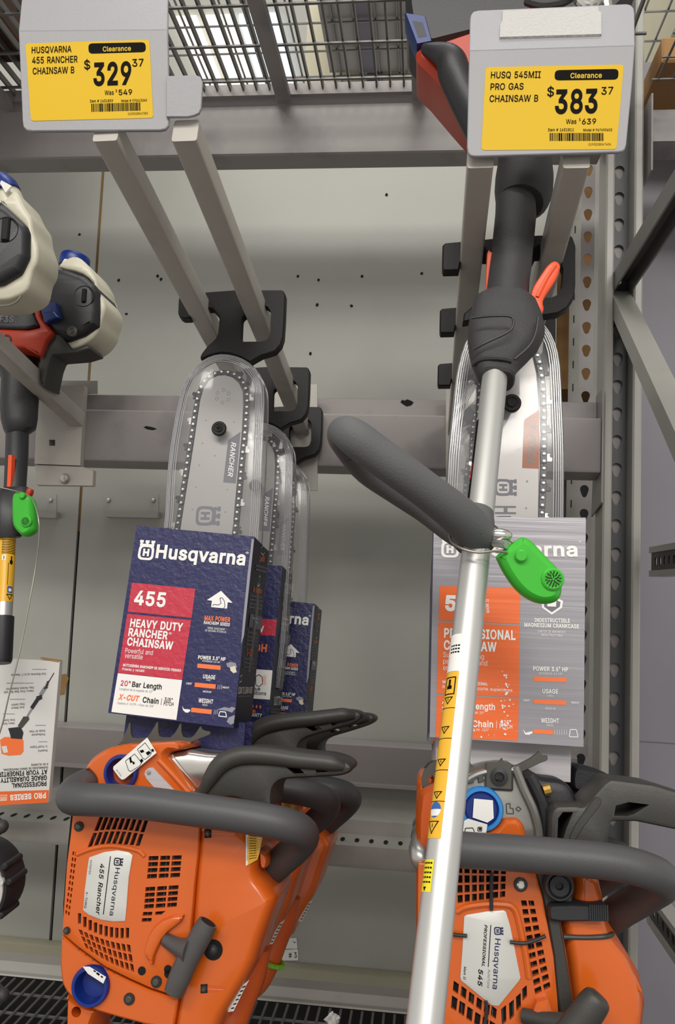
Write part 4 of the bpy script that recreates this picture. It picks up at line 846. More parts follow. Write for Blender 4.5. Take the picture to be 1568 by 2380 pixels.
# ================================================================== price signs
def price_sign(lower, upper, label_px, Yf, lean_up, texts, tape, lab, hook_obj, shear=0.0):
    """bent grey plate on the arm end with a yellow shelf label"""
    F = plane(Yf, tilt=3)
    t = thing('price_sign', lab, 'price sign', F.pp(*lower[2]), 'price signs on the hook ends')
    mb = MB()
    mb.prism(F, fillet(ccw(F.loop(lower)), .007, 5) if False else ccw(F.loop(lower)), [(-.0035, 0), (-.0008, 0), (0, .0008)], 'plate_grey')
    # upper half leans back from the bend line
    a = F.pp(*lower[0]); b = F.pp(*lower[1])
    u = (b - a).normalized(); th = math.radians(lean_up); v = F.v * math.cos(th) - F.n * math.sin(th); v = (v - u * v.dot(u)).normalized()
    F2 = Frame(a, u, v, u.cross(v))
    l2 = ccw(F2.loop(upper))
    mb.prism(F2, l2, [(-.0035, 0), (-.0008, 0), (0, .0008)], 'plate_grey')
    part(mb, 'plate', t)
    mb = MB(); Z = .0004
    l = fillet(ccw(F.loop(label_px, Z)), .0035, 5)
    mb.prism(F, l, [(.00005, 0), (Z, 0)], 'label_yellow')
    Z += .00015
    for kind, *a in texts:
        if kind == 't': mb.text(F, *a[:4], Z + .0002, a[4] if len(a) > 4 else 'ink_black', a[5] if len(a) > 5 else 0.0, shear)
        elif kind == 'pill': mb.flat(F, fillet(ccw(F.loop(a[0], Z)), .0045, 6), Z, 'ink_black')
        elif kind == 'bar':
            (x0, y0), (x1, y1), h = a; r = random.Random(5); n = 46
            s = 0.0
            while s < 1:
                w_ = r.choice((.010, .012, .02, .03)); 
                xx = x0 + (x1 - x0) * s; yy = y0 + (y1 - y0) * s; ww = w_ * (x1 - x0)
                dx = (x1 - x0); dy = (y1 - y0); L = math.hypot(dx, dy); nx, ny = -dy / L * h, dx / L * h
                mb.flatpx(F, [(xx, yy), (xx + ww, yy + ww * dy / dx), (xx + ww + nx, yy + ny), (xx + nx, yy + ny)], Z, 'ink_black'); s += w_ + r.choice((.010, .012, .016))
    part(mb, 'price_label', t, 'yellow clearance label')
    if tape:
        mb = MB(); mb.prism(F2, ccw(F2.loop(tape, .001)), [(.0002, 0), (.0022, .0003)], 'foam_tape'); part(mb, 'tape', t, 'white textured tape strip')
    return t, F
def rc(pts, rad, n=5):
    l = fillet(pts, rad, n); return l
L_low = [(43, 72), (389, 69), (392, 200)] + [(392, 278), (391, 291), (384, 299), (372, 302)] + [(75, 304), (62, 302), (54, 294), (52, 280)]
L_up = [(43, 72), (389, 69), (391, -60), (62, -60), (50, 0)]
lt = [('t', 'HUSQVARNA', (72, 124), (166, 121), 16, 'ink_black', .012), ('t', '455 RANCHER', (74, 148), (180, 145), 16.5, 'ink_black', .012), ('t', 'CHAINSAW B', (75, 173), (172, 170), 16.5, 'ink_black', .012),
      ('pill', [(205, 101), (338, 98), (339, 121), (206, 125)]), ('t', 'Clearance', (238, 120), (304, 118), 12.5, 'label_yellow', .02),
      ('t', '$', (194, 161), (209, 160.5), 22, 'ink_black', .01), ('t', '329', (214, 200), (302, 197), 58, 'ink_black', .028), ('t', '37', (306, 155), (332, 154), 19, 'ink_black', .01),
      ('t', 'Was', (242, 221), (264, 220), 11.5, 'ink_black', .008), ('t', '$', (268, 214), (272, 213.8), 6.5), ('t', '549', (275, 221), (306, 220), 13.5, 'ink_black', .01),
      ('t', 'Item # 1631809', (208, 238), (262, 237), 6.8, 'ink_black', .01), ('t', 'Model # 970613240', (281, 237), (341, 235.5), 6.2, 'ink_black', .01),
      ('bar', (212, 241), (326, 238), 19), ('t', '0193028047383', (297, 267), (343, 265.5), 5.5)]
sgL, FsL = price_sign(L_low, L_up, [(59, 101), (347, 92), (356, 274), (72, 281)], .715, 28, lt, None, 'grey sign at the top left with a yellow clearance label priced 329', hkL, -.13)
R_low = [(1090, 118), (1475, 106), (1468, 200)] + [(1455, 335), (1452, 346), (1446, 351), (1436, 353)] + [(1104, 363), (1093, 361), (1087, 354), (1085, 340)]
R_up = [(1090, 118), (1475, 106)] + [(1474, 30), (1472, 18), (1465, 11), (1455, 9)] + [(1110, 24), (1099, 27), (1094, 34), (1092, 44)]
rt = [('t', 'HUSQ 545MII', (1140, 182), (1256, 181), 17.5, 'ink_black', .012), ('t', 'PRO GAS', (1139, 209), (1216, 208), 17, 'ink_black', .012), ('t', 'CHAINSAW B', (1137, 237), (1250, 236), 17.5, 'ink_black', .012),
      ('pill', [(1289, 163), (1437, 160), (1436, 185), (1288, 187)]), ('t', 'Clearance', (1325, 182), (1398, 181), 14, 'label_yellow', .02),
      ('t', '$', (1271, 224), (1287, 223.5), 24, 'ink_black', .01), ('t', '383', (1289, 265), (1388, 263), 64, 'ink_black', .028), ('t', '37', (1397, 220), (1425, 219), 20, 'ink_black', .01),
      ('t', 'Was', (1315, 288), (1339, 287.5), 12.5, 'ink_black', .008), ('t', '$', (1345, 281), (1349, 280.8), 7), ('t', '639', (1352, 289), (1385, 288), 14.5, 'ink_black', .01),
      ('t', 'Item # 1631811', (1273, 305), (1333, 304.5), 7.5, 'ink_black', .01), ('t', 'Model # 967690602', (1355, 305), (1422, 304.5), 6.8, 'ink_black', .01),
      ('bar', (1277, 309), (1402, 309), 18.5), ('t', '0193028047406', (1367, 338), (1419, 337.5), 5.8)]
sgR, FsR = price_sign(R_low, R_up, [(1128, 156), (1449, 150), (1432, 347), (1118, 349)], .742, 24, rt, [(1167, 27), (1390, 17), (1391, 28), (1397, 31), (1397, 82), (1160, 89), (1161, 62), (1166, 50)], 'grey sign at the top right with a yellow clearance label priced 383 and white tape', hkR, .03)
# small rounded end stop on the second left arm
F = plane(.735)
mb = MB(); mb.prism(F, F.loop([(386, 176), (455, 174), (465, 178), (470, 190)] + [(467, 250), (462, 262), (450, 268), (436, 271), (386, 271)]), [(-.003, 0), (-.0006, 0), (0, .0006)], 'plate_grey')
o = part(mb, 'end_stop', hkL)
# ================================================================== saws on the left hook
D1 = 1.058
FS = Frame(P(560, 760, D1), (1, 0, 0), (0, math.sin(math.radians(8)), math.cos(math.radians(8))), (0, -math.cos(math.radians(8)), math.sin(math.radians(8))))
z4 = lambda pts: zz(380, 640, 3.9025, pts)
z1_ = lambda pts: zz(120, 1640, 3.92, pts)
z2_ = lambda pts: zz(120, 1980, 3.92, pts)
z3 = lambda pts: zz(420, 1640, 3.267, pts)
z7 = lambda pts: zz(230, 1190, 2.851, pts)
def pathpx(F, pts): return [F.pp(x, y, z) for x, y, z in pts]
def screw(mb, F, px, py, z, rpx, m='black_plastic', head='gunmetal'):
    c = F.uv(px, py, z); r = rpx * ((F.pp(px, py, z) - CAM).length) / FPX
    mb.lathe(F, c, [(r, z - .003), (r, z + .0006), (r * .92, z + .0012), (r * .80, z + .0012)], m, 16)
    mb.lathe(F, c, [(r * .62, z + .0008), (r * .62, z + .0022), (r * .45, z + .003), (r * .18, z + .003)], head, 12)
def chain(mb, F, pts, z, step=.0088, teeth=1):
    """links, rivets and cutters along a path of photo points"""
    q = [Vector(F.uv(x, y, z)) for x, y in pts]
    q = [Vector(p) for p in smooth([tuple(p) for p in q], 4, closed=False)]
    ds = [0.0]
    for i in range(1, len(q)): ds.append(ds[-1] + (q[i] - q[i - 1]).length)
    def at(s):
        for i in range(1, len(q)):
            if ds[i] >= s:
                f = (s - ds[i - 1]) / max(1e-9, ds[i] - ds[i - 1]); return q[i - 1].lerp(q[i], f)
        return q[-1]
    n = int(ds[-1] / step)
    P_ = [at(i * ds[-1] / n) for i in range(n + 1)]
    for i in range(n):
        a, b = P_[i], P_[i + 1]; d = (b - a).normalized(); o = Vector((d.y, -d.x)) * -1
        r = .0034
        l = [tuple(a - d * r * .4 + o * r), tuple(a - d * r + o * 0), tuple(a - d * r * .4 - o * r), tuple(b + d * r * .4 - o * r), tuple(b + d * r), tuple(b + d * r * .4 + o * r)]
        zo = .0012 if i % 2 else 0.0
        mb.prism(F, ccw(l), [(z - .004, 0), (z + zo - .0004, 0), (z + zo, .0004)], 'chain_steel')
        if i % 4 == 1:
            l = [tuple(a + o * r), tuple(b + o * r), tuple(b + o * r * 2.4), tuple(b * .6 + a * .4 + o * r * 2.6), tuple(a * .7 + b * .3 + o * r * 1.6), tuple(a + o * r * 2.0)]
            mb.prism(F, ccw(l), [(z - .002, 0), (z + .0016, 0)], 'steel_bright' if i % 8 == 1 else 'chain_steel')
    for p in P_:
        mb.lathe(F, (p.x, p.y), [(.0021, z), (.0021, z + .0022), (.0015, z + .0029), (.0006, z + .003)], 'steel_bright', 8)
def shell(mb, F, outline, r=.012):
    """clear plastic sleeve: a back and a front skin with ribs that follow the edge"""
    l = ccw(outline)
    mb.prism(F, l, [(-.012, .002), (-.010, 0), (.010, 0), (.0135, .002), (.0145, .005)], 'clear_shell')
    for i, zr in ((.0022, .0140), (.0045, .0152), (.0068, .0158), (.0092, .0160), (.0118, .0160)):
        ring = inset(l, i); N = len(ring)
        vs = []; fs = []
        pts = [F.p(a, b, zr) for a, b in ring]
        mb.tube(pts, .00075, 'clear_rib', seg=6, n=1)
def hang_hole(mb, F, l, holes, z=.0, th=.0075):
    mb.prism(F, l, [(z - th, .0012), (z - th + .0012, 0), (z + th - .0016, 0), (z + th, .0016)], 'hanger_black', holes)

def build_saw455():
    t = thing('chainsaw', 'front chainsaw of the left row, white paper tag on its blue cap', 'chainsaw', FS.pp(430, 2100, 0), 'orange chainsaws on the left hook')
    # ---- guide bar
    mb = MB()
    barL = z4([(150, 2330), (200, 2010), (240, 1760), (280, 1500), (310, 1290), (335, 1130), (365, 1030), (420, 955), (490, 915), (560, 908), (630, 930), (690, 985), (722, 1060), (728, 1180), (718, 1400), (690, 1700), (655, 2050), (632, 2340)])
    low = [(495, 1500), (470, 1752), (375, 1752), (398, 1500)]
    mb.prism(FS, ccw(FS.loop(barL + low)), [(-.0025, 0), (.0018, 0), (.0025, .0006)], 'steel_bar')
    zt_ = .0026
    for x, y in z4([(545, 1040), (590, 1070), (587, 1128), (533, 1153), (483, 1120), (490, 1066)]):
        c = FS.uv(x, y, zt_); ring = [FS.p(c[0] + .0022 * math.cos(a * .63), c[1] + .0022 * math.sin(a * .63), zt_) for a in range(11)]
        mb.tube(ring, .00022, 'print_dim', seg=4, n=1, caps=False)
    for x, y in z4([(385, 1315), (637, 1330), (352, 1523), (322, 1722), (292, 1923), (262, 2125), (558, 2147), (578, 1943), (465, 1635)]):
        c = FS.uv(x, y, zt_); mb.flat(FS, ccw(circ(c, .0009, 10)), zt_, 'print_dim')
    mb.flatpx(FS, z4([(585, 1495), (698, 1418), (655, 1888), (540, 1878)]), zt_, 'print_dim')
    mb.text(FS, 'RANCHER', z4([(614, 1512)])[0], z4([(580, 1826)])[0], 45 / 3.9, zt_ + .0003, 'print_white', .02, .25)
    crown_logo(mb, FS, z4([(300, 2090)])[0], z4([(285, 2270)])[0], zt_, 'print_dim')
    part(mb, 'guide_bar', t)
    mb = MB()
    chain(mb, FS, z4([(110, 2370), (125, 2290), (147, 2160), (165, 2040), (183, 1910), (203, 1790), (223, 1660), (240, 1540), (262, 1420), (280, 1290), (300, 1170), (327, 1055), (355, 992), (393, 945), (448, 905), (505, 883), (570, 880), (627, 893), (682, 925), (718, 965), (745, 1025), (757, 1080), (757, 1145), (755, 1200), (750, 1270), (742, 1395), (730, 1520), (715, 1645), (704, 1770), (693, 1900), (682, 2030), (668, 2150), (655, 2270), (645, 2340), (640, 2400)]), .0022)
    part(mb, 'saw_chain', t)
    # ---- engine body behind the covers
    F = FS; ZF = .110
    Apx = [(170, 1860), (162, 1941), (153, 2010), (148, 2082), (142, 2170), (179, 2202), (242, 2248), (298.5, 2276), (349.6, 2299), (394, 2313), (416, 2318), (443, 2171), (452, 2056), (460, 1985), (464, 1922), (455, 1850), (300, 1838), (200, 1835)]
    body = [(176, 1850), (165, 1941), (152, 2082), (145, 2170), (143, 2240), (150, 2290), (165, 2306), (270, 2352), (400, 2366), (520, 2350), (560, 2290), (598, 2200), (628, 2095), (600, 2020), (590, 1950), (560, 1900), (450, 1850), (400, 1760), (300, 1745), (215, 1775)]
    mb = MB(); mb.prism(F, fillet(ccw(F.loop(body, .085)), .006, 3), [(-.035, .012), (-.025, 0), (.075, 0), (.088, .004)], 'orange_deep')
    mb.prism(F, fillet(ccw(F.loop(Apx, ZF)), .003, 3), [(.085, 0), (ZF - .0052, 0)], 'orange_deep', back=False)
    mb.flatpx(F, [(166, 1885), (158, 1960), (147, 2100), (147, 2162), (300, 2268), (395, 2304), (430, 2180), (450, 1990), (445, 1880)], ZF - .0050, 'dark_hole_and_shade')
    for k in range(14):      # cooling fins glimpsed through the slots
        x = 205 + k * 17
        mb.rectline(F, (x, 1900 + k * 2), (x - 26, 2250 + k * 3), 2, ZF - .0048, 'rack_dark')
    part(mb, 'engine_block', t)
    # ---- starter cover with its slots
    holes = []
    holes += grid_holes(z1_([(432, 1005), (890, 1045), (806, 1290), (315, 1305)]), 9, 2, .68, .88, -6)
    holes += grid_holes(z2_([(876, 32), (1195, 24), (1175, 236), (858, 252)]), 3, 4, .84, .74)
    holes += grid_holes(z2_([(846, 316), (1165, 296), (1145, 506), (832, 526)]), 3, 4, .84, .74)
    holes += [z2_([(832, 548), (918, 546), (912, 580), (826, 582)]), z2_([(944, 545), (1036, 538), (1000, 572), (940, 574)]), z2_([(822, 604), (912, 602), (906, 636), (818, 638)])]
    holes += [z2_([(240 + k * 48.5 - 2, t_), (240 + k * 48.5 + 29, t_ + 3), (240 + k * 48.5 + 27, t_ + 98), (240 + k * 48.5 - 1, t_ + 95)]) for k, t_ in enumerate((558, 590, 620, 642, 660, 674, 684, 690, 692, 690))]
    holes += grid_holes(z2_([(232, 690), (722, 838), (762, 1104), (305, 872)]), 10, 3, .66, .80, 7)
    holes += grid_holes([(168, 1976), (180, 1978), (162, 2132), (150, 2125)], 2, 11, .60, .62)
    mb = MB()
    mb.prism(F, fillet(ccw(F.loop(Apx, ZF)), .003, 3), [(ZF - .0047, 0), (ZF - .003, 0), (ZF - .0008, .001), (ZF, .003)], 'orange', [F.loop(h, ZF) for h in holes])
    # raised fairing round the pull cord and ribs
    cres = z2_([(838, 950), (838, 900), (850, 840), (880, 760), (930, 680), (1000, 622), (1100, 585), (1205, 575), (1180, 640), (1120, 690), (1060, 735), (1010, 795), (965, 880), (930, 960), (918, 1045)])
    mb.prism(F, fillet(ccw(F.loop(cres, ZF + .006)), .002, 3), [(ZF - .002, 0), (ZF + .002, 0), (ZF + .006, .0015), (ZF + .007, .003)], 'orange')
    mb.tube(pathpx(F, [(178, 1986, ZF), (215, 1972, ZF), (262, 1966, ZF), (318, 1976, ZF), (336, 1990, ZF)]), .0025, 'orange', 8)
    for x, y in z2_([(822, 1083), (1060, 1070), (1062, 1110)]):
        mb.flat(F, ccw([(c0 * 1.0, c1) for c0, c1 in circ(F.uv(x, y, ZF), .0042, 14)]), ZF + .0004, 'dark_hole_and_shade')
    part(mb, 'starter_cover', t)
    # ---- badge
    mb = MB()
    bp = [(207, 1993), (242, 1980.5), (273, 1976.5), (298, 1981), (307.5, 1988), (298.6, 2040), (293.5, 2107), (290, 2141), (263, 2142), (235, 2138), (207, 2127), (193, 2116), (196.5, 2069), (204, 2010)]
    mb.prism(F, ccw(F.loop(bp, ZF + .0015)), [(ZF - .001, 0), (ZF + .0012, 0), (ZF + .0016, .0006)], 'badge_silver')
    ZB = ZF + .0018
    mb.text(F, 'Husqvarna', z2_([(582, 143)])[0], z2_([(526, 578)])[0], 12, ZB, 'box_navy_side', .008)
    crown_logo(mb, F, z2_([(570, 50)])[0], z2_([(562, 125)])[0], ZB, 'box_navy_side')
    mb.rectline(F, z2_([(535, 40)])[0], z2_([(470, 570)])[0], 2.2, ZB, 'ink_black')
    mb.text(F, '455 Rancher', z2_([(442, 105)])[0], z2_([(400, 572)])[0], 11.5, ZB, 'ink_black', .015, .2)
    mb.text(F, 'PATENTED', z2_([(350, 75)])[0], z2_([(336, 205)])[0], 4.6, ZB, 'ink_black')
    mb.text(F, 'X-TORQ', z2_([(312, 360)])[0], z2_([(296, 512)])[0], 5.4, ZB, 'ink_black', .01, .2)
    part(mb, 'badge', t, 'silver maker plate with lettering')
    # ---- oil tank nose at the top
    nose = z1_([(268, 580), (330, 490), (400, 435), (480, 390), (640, 352), (900, 338), (1080, 328), (1190, 345), (1200, 400), (1060, 430), (1035, 455), (1130, 570), (1290, 790), (1275, 850), (1150, 850), (390, 800), (376, 670), (325, 615)])
    mb = MB()
    mb.prism(F, fillet(ccw(F.loop(nose, .098)), .004, 3), [(-.02, .006), (.0, 0), (.086, 0), (.095, .003), (.098, .006)], 'orange', [circ(F.uv(283, 1795, .098), .0168, 28)])
    mb.tube(pathpx(F, [(370, 1766, .098), (402, 1800, .098), (440, 1843, .098)]), .0035, 'orange', 8)
    for x0 in (252, 266, 280, 293): mb.flatpx(F, [(x0, 1742 - (x0 - 252) * .2), (x0 + 10, 1735 - (x0 - 252) * .2), (x0 + 13, 1738 - (x0 - 252) * .2), (x0 + 3, 1746 - (x0 - 252) * .2)], .0934, 'orange_deep')
    part(mb, 'oil_tank_cover', t)
    mb = MB(); lp = z1_([(840, 625), (850, 590), (880, 565), (920, 560), (950, 590), (1140, 790), (1130, 805), (970, 795), (860, 670)])
    mb.prism(F, ccw(F.loop(lp, .0995)), [(.096, 0), (.0995, .0005)], 'card_silver'); screw(mb, F, 346, 1795, .0995, 5, 'zinc', 'zinc')
    part(mb, 'brake_plate', t, 'grey metal plate with one rivet')
    def cap(px, py, rpx, z, m, name, open_tab=None, lab=None):
        mb = MB(); c = F.uv(px, py, z); r = rpx * (F.pp(px, py, z) - CAM).length / FPX
        mb.lathe(F, c, [(r, z - .012), (r, z + .004), (r * .94, z + .006), (r * .80, z + .006), (r * .76, z + .004), (r * .70, z - .011), (r * .25, z - .0115), (0.001, z - .0118)], m, 36)
        if open_tab:
            a = F.uv(*open_tab, z); d = (Vector(a) - Vector(c)).normalized(); nn = Vector((-d.y, d.x)) * .005
            q = [tuple(Vector(c) + d * r * .9 - nn), tuple(Vector(a) - nn), tuple(Vector(a) + nn), tuple(Vector(c) + d * r * .9 + nn)]
            mb.prism(F, ccw(q), [(z - .002, 0), (z + .005, .0005)], m)
        return part(mb, name, t, lab)
    oc = cap(283, 1795, 37.5, .098, 'cap_blue', 'oil_cap', None, 'blue screw cap with a white paper tag')
    fc = cap(212.5, 2290, 37.5, .106, 'cap_blue', 'fuel_cap', (188, 2325), 'blue screw cap with a folded paper tag')
    mb = MB(); Z = .1052
    mb.prism(F, ccw(F.loop(z1_([(870, 290), (955, 430), (665, 668), (640, 675), (615, 655), (560, 580), (562, 555)]), Z)), [(Z - .0004, 0), (Z, 0)], 'paper_white')
    Z += .0003
    def outline(q, w_=1.2):
        for i in range(len(q)): mb.rectline(F, q[i], q[(i + 1) % len(q)], w_, Z, 'ink_black')
    outline(z1_([(780, 400), (850, 338), (910, 420), (900, 450), (850, 490), (830, 480)])); outline(z1_([(672, 505), (755, 440), (820, 520), (800, 550), (720, 600), (700, 590)]))
    for q in ([(800, 410), (830, 400), (845, 420), (815, 432)], [(855, 430), (885, 412), (905, 430), (875, 455)], [(905, 400), (922, 392), (935, 412), (918, 424)], [(705, 480), (722, 462), (728, 500), (745, 512), (715, 525)], [(735, 520), (750, 508), (758, 528), (742, 538)], [(800, 500), (822, 482), (836, 502), (815, 525)]):
        mb.flatpx(F, z1_(q), Z, 'ink_black')
    mb.text(F, '501 93 01', z1_([(585, 588)])[0], z1_([(628, 645)])[0], 3.2, Z, 'ink_black')
    part(mb, 'paper_tag', oc, 'white paper tag with small pictograms')
    mb = MB(); Z = .1130
    mb.prism(F, ccw(F.loop(z2_([(282, 1045), (345, 1046), (495, 1140), (470, 1200), (330, 1110)]), Z)), [(Z - .0004, 0), (Z, 0)], 'paper_white')
    for q in ([(385, 1075), (405, 1088), (398, 1098), (378, 1085)], [(410, 1095), (440, 1112), (430, 1130), (405, 1110)], [(450, 1125), (470, 1140), (462, 1150), (445, 1138)]): mb.flatpx(F, z2_(q), Z + .0002, 'ink_black')
    part(mb, 'paper_tag', fc)
    # ---- fuel tank, lower left
    tk = [(142, 2171), (179, 2204), (242, 2250), (298.5, 2278), (349.6, 2301), (394, 2315), (415, 2321), (404, 2392), (340, 2384), (273, 2366), (222, 2351), (171, 2325), (153, 2307), (143, 2287), (138, 2248), (139, 2217)]
    mb = MB(); mb.prism(F, fillet(ccw(F.loop(tk, .106)), .003, 3), [(.0, .004), (.02, 0), (.100, 0), (.1045, .0008), (.106, .0025)], 'orange', [circ(F.uv(212.5, 2290, .106), .0168, 28)]); part(mb, 'fuel_tank', t)
    mb = MB(); rh = [(153, 2309), (171, 2327), (222, 2353), (212, 2375), (196, 2440), (250, 2465), (250, 2500), (160, 2500), (150, 2440), (151, 2360)]
    mb.prism(F, fillet(ccw(F.loop(rh, .09)), .003, 3), [(.01, .004), (.02, 0), (.084, 0), (.09, .003)], 'orange', [circ(F.uv(177, 2352, .09), .0052, 14)]); part(mb, 'handle_bracket', t)
    # ---- cylinder cover on the right
    cv = [(466, 1900), (466, 1925), (455, 2056), (446, 2171), (420, 2316), (406, 2395), (512, 2400), (527, 2358), (562, 2300), (585, 2262), (600, 2230), (616, 2178), (645, 2098), (646, 2080), (622, 2045), (604, 2023), (608, 1985), (600, 1940), (560, 1905), (530, 1895)]
    mb = MB(); l = fillet(ccw(F.loop(cv, .088)), .005, 4)
    mb.prism(F, l, [(-.03, .010), (-.02, .003), (.0, 0), (.080, 0), (.092, .0012), (.101, .0035), (.106, .0075), (.108, .0115)], 'orange')
    part(mb, 'cylinder_cover', t)
    for (x, y), L in (((483, 1937), 60), ((474, 2298), 45)):
        mb = MB()
        mb.flatpx(F, [(x - 8, y - 10), (x + 8, y - 11), (x + 8, y + 10), (x - 8, y + 11)], .1084, 'dark_hole_and_shade'); mb.flatpx(F, [(x + 8, y - 8), (x + L, y - 4), (x + L + 6, y + 3), (x + 8, y + 9)], .1083, 'orange_deep')
        mb.rectline(F, (x + 8, y), (x + L, y + 3), 1.6, .1086, 'tag_green' if 0 else 'print_orange')
        screw(mb, F, x, y, .1088, 7); part(mb, 'screw', t)
    for x, y, r in ((183, 1921, 10), (363, 2282, 11), (300, 2322, 11), (155, 2163, 7)):
        mb = MB(); screw(mb, F, x, y, .1108 if y < 2290 else .1068, r); part(mb, 'screw', t)
    mb = MB(); c = F.uv(495, 2208, .109); mb.flat(F, ccw(circ(c, .0098, 24)), .1086, 'dark_hole_and_shade'); mb.ball(F.p(c[0] - .001, c[1] - .001, .1045), .0076, 'black_plastic'); part(mb, 'primer_bulb', t, 'dark rubber primer bulb')
    mb = MB()
    A_, B_, C_ = F.pp(571, 1930, .1092), F.pp(610, 1938, .1035), F.pp(571, 2013, .1092)
    uu = (B_ - A_).normalized(); nn_ = uu.cross(A_ - C_).normalized(); G = Frame(C_, uu, nn_.cross(uu), nn_)
    mb.prism(G, ccw(G.loop([(571, 1926), (611, 1938), (603, 1982), (598, 1998), (571, 2013)])), [(-.0006, 0), (0, 0)], 'sticker_yellow')
    mb.flatpx(G, [(571, 1926), (576.5, 1928), (575.5, 2010), (571, 2013)], .0003, 'print_white')
    for k in range(11): dashes(mb, G, 579, 1936 + k * 6, 596, 1939 + k * 5.4, 1.6, .0003, 'ink_black')
    for k in range(8): dashes(mb, G, 600, 1942 + k * 6, 607 - k * .6, 1943 + k * 6, 1.4, .0003, 'print_white')
    mb.text(G, 'INSTRUCTIONS', (575, 2000), (576, 1945), 2.0, .0005, 'ink_black')
    part(mb, 'warning_label', t, 'yellow and white warning label')
    mb = MB(); kc = z3([(590, 1110), (600, 1103), (625, 1115), (650, 1140), (660, 1180), (650, 1230), (630, 1245), (605, 1238), (595, 1200)])
    mb.prism(F, ccw(F.loop(kc, .098)), [(.06, 0), (.094, 0), (.099, .002)], 'orange'); part(mb, 'decompression_knob', t)
    mb = MB(); q = zz(420, 2000, 3.267, [(470, 945), (520, 905), (490, 960), (400, 1145), (355, 1150), (372, 1100), (440, 975)]); mb.flatpx(F, q, .0925, 'badge_silver'); 
    for k in range(6): mb.rectline(F, *zz(420, 2000, 3.267, [(382 + k * 17, 1125 - k * 32), (405 + k * 17, 1118 - k * 33)]), 2.5, .0928, 'ink_black')
    part(mb, 'side_sticker', t)
    # ---- muffler, spike
    mb = MB(); mf = z1_([(1048, 452), (1090, 432), (1240, 405), (1420, 432), (1560, 438), (1640, 470), (1640, 800), (1300, 790)])
    mb.prism(F, fillet(ccw(F.loop(mf, .085)), .004, 3), [(.03, 0), (.078, 0), (.084, .003), (.086, .006)], 'muffler_metal')
    mb.tube(pathpx(F, [(*z1_([(1052, 458)])[0], .087), (*z1_([(1180, 640)])[0], .087), (*z1_([(1300, 780)])[0], .087)]), .0016, 'steel_bright', 8)
    part(mb, 'muffler', t)
    mb = MB(); sp = z1_([(600, 360), (640, 320), (670, 250), (690, 205), (705, 160), (712, 152), (718, 165), (722, 250), (735, 290), (760, 297), (870, 290), (905, 240), (935, 190), (955, 152), (963, 148), (969, 165), (972, 240), (985, 280), (1010, 290), (1080, 288), (1120, 250), (1150, 200), (1168, 165), (1176, 162), (1181, 180), (1183, 240), (1200, 285), (1230, 292), (1270, 290), (1300, 265), (1330, 220), (1352, 188), (1362, 195), (1370, 215), (1400, 230), (1440, 235), (1448, 250), (1440, 265), (1350, 300), (1290, 325), (1210, 370), (900, 380)])
    mb.prism(F, ccw(F.loop(sp, .062)), [(.058, 0), (.0615, 0), (.062, .0004)], 'gunmetal'); part(mb, 'bumper_spike', t)
    # ---- handles
    mb = MB()
    mb.tube(pathpx(F, [(262, 1812, .0), (235, 1812, .045), (200, 1822, .090), (172, 1840, .120), (168, 1855, .140), (195, 1858, .150), (250, 1860, .152), (330, 1866, .152), (440, 1880, .152), (560, 1897, .152), (645, 1912, .148), (690, 1926, .135), (706, 1944, .112), (690, 1968, .090), (655, 2000, .066), (622, 2030, .045), (600, 2050, .03)]), .0162, 'handle_grey', 18, 5)
    part(mb, 'front_handle', t)
    mb = MB(); gd = z3([(90, 690), (130, 620), (190, 510), (260, 410), (350, 345), (480, 318), (640, 325), (800, 345), (960, 365), (1100, 375), (1190, 395), (1260, 425), (1298, 465), (1285, 505), (1220, 530), (1120, 540), (1000, 547), (890, 552), (800, 560), (740, 580), (700, 630), (690, 700), (680, 775), (560, 750), (480, 725), (400, 700), (280, 700)])
    h1, h2 = z3([(795, 462), (890, 464), (952, 524), (868, 526)]), z3([(1020, 468), (1092, 476), (1135, 524), (1032, 526)])
    mb.prism(F, smooth(ccw(F.loop(gd, .112)), 3), [(.030, .003), (.036, 0), (.108, 0), (.112, .002), (.113, .005)], 'guard_grey', [F.loop(h1, .112), F.loop(h2, .112)])
    mb.tube(pathpx(F, [(*p, .113) for p in z3([(150, 690), (220, 560), (300, 450), (400, 395), (520, 375), (700, 385), (880, 410), (1040, 425), (1160, 440), (1240, 465)])]), [.004, .008, .010, .010, .010, .0095, .009, .0085, .008, .004], 'guard_grey', 12)
    g = part(mb, 'hand_guard', t, 'dark grey hand guard')
    mb = MB(); Z = .125
    mb.tube(pathpx(F, [(*p, Z) for p in z2_([(1425, 640), (1370, 740), (1300, 870), (1225, 1010), (1160, 1160), (1105, 1290)])]), [.0102, .0112, .0112, .0112, .0112, .0095], 'pull_grey', 16, 4, flat=.8, flatdir=FS.n)
    mb.tube(pathpx(F, [(*z2_([(1265, 900)])[0], Z), (*z2_([(1150, 860)])[0], Z - .006), (*z2_([(1040, 800)])[0], Z - .014)]), [.013, .0085, .0065], 'pull_grey', 12, 4)
    c = z2_([(1428, 636)])[0]; 
    a_, b_ = F.pp(*z2_([(1425, 640)])[0], Z), F.pp(*z2_([(1370, 740)])[0], Z); d_ = (a_ - b_).normalized(); mb.tube([a_ - d_ * .002, a_ + d_ * .0006], .0080, 'dark_hole_and_shade', 16, 1, flat=.8, flatdir=FS.n)
    part(mb, 'pull_handle', t, 'grey T shaped pull handle')
    mb = MB(); mb.tube(pathpx(F, [(588, 2200, .03), (578, 2262, .03), (560, 2321, .03), (528, 2406, .03), (492, 2460, .03), (440, 2476, .03), (360, 2470, .03), (260, 2450, .04), (205, 2420, .05), (190, 2385, .055)]), [.020, .019, .0165, .016, .016, .015, .014, .014, .013, .012], 'orange_deep', 14)
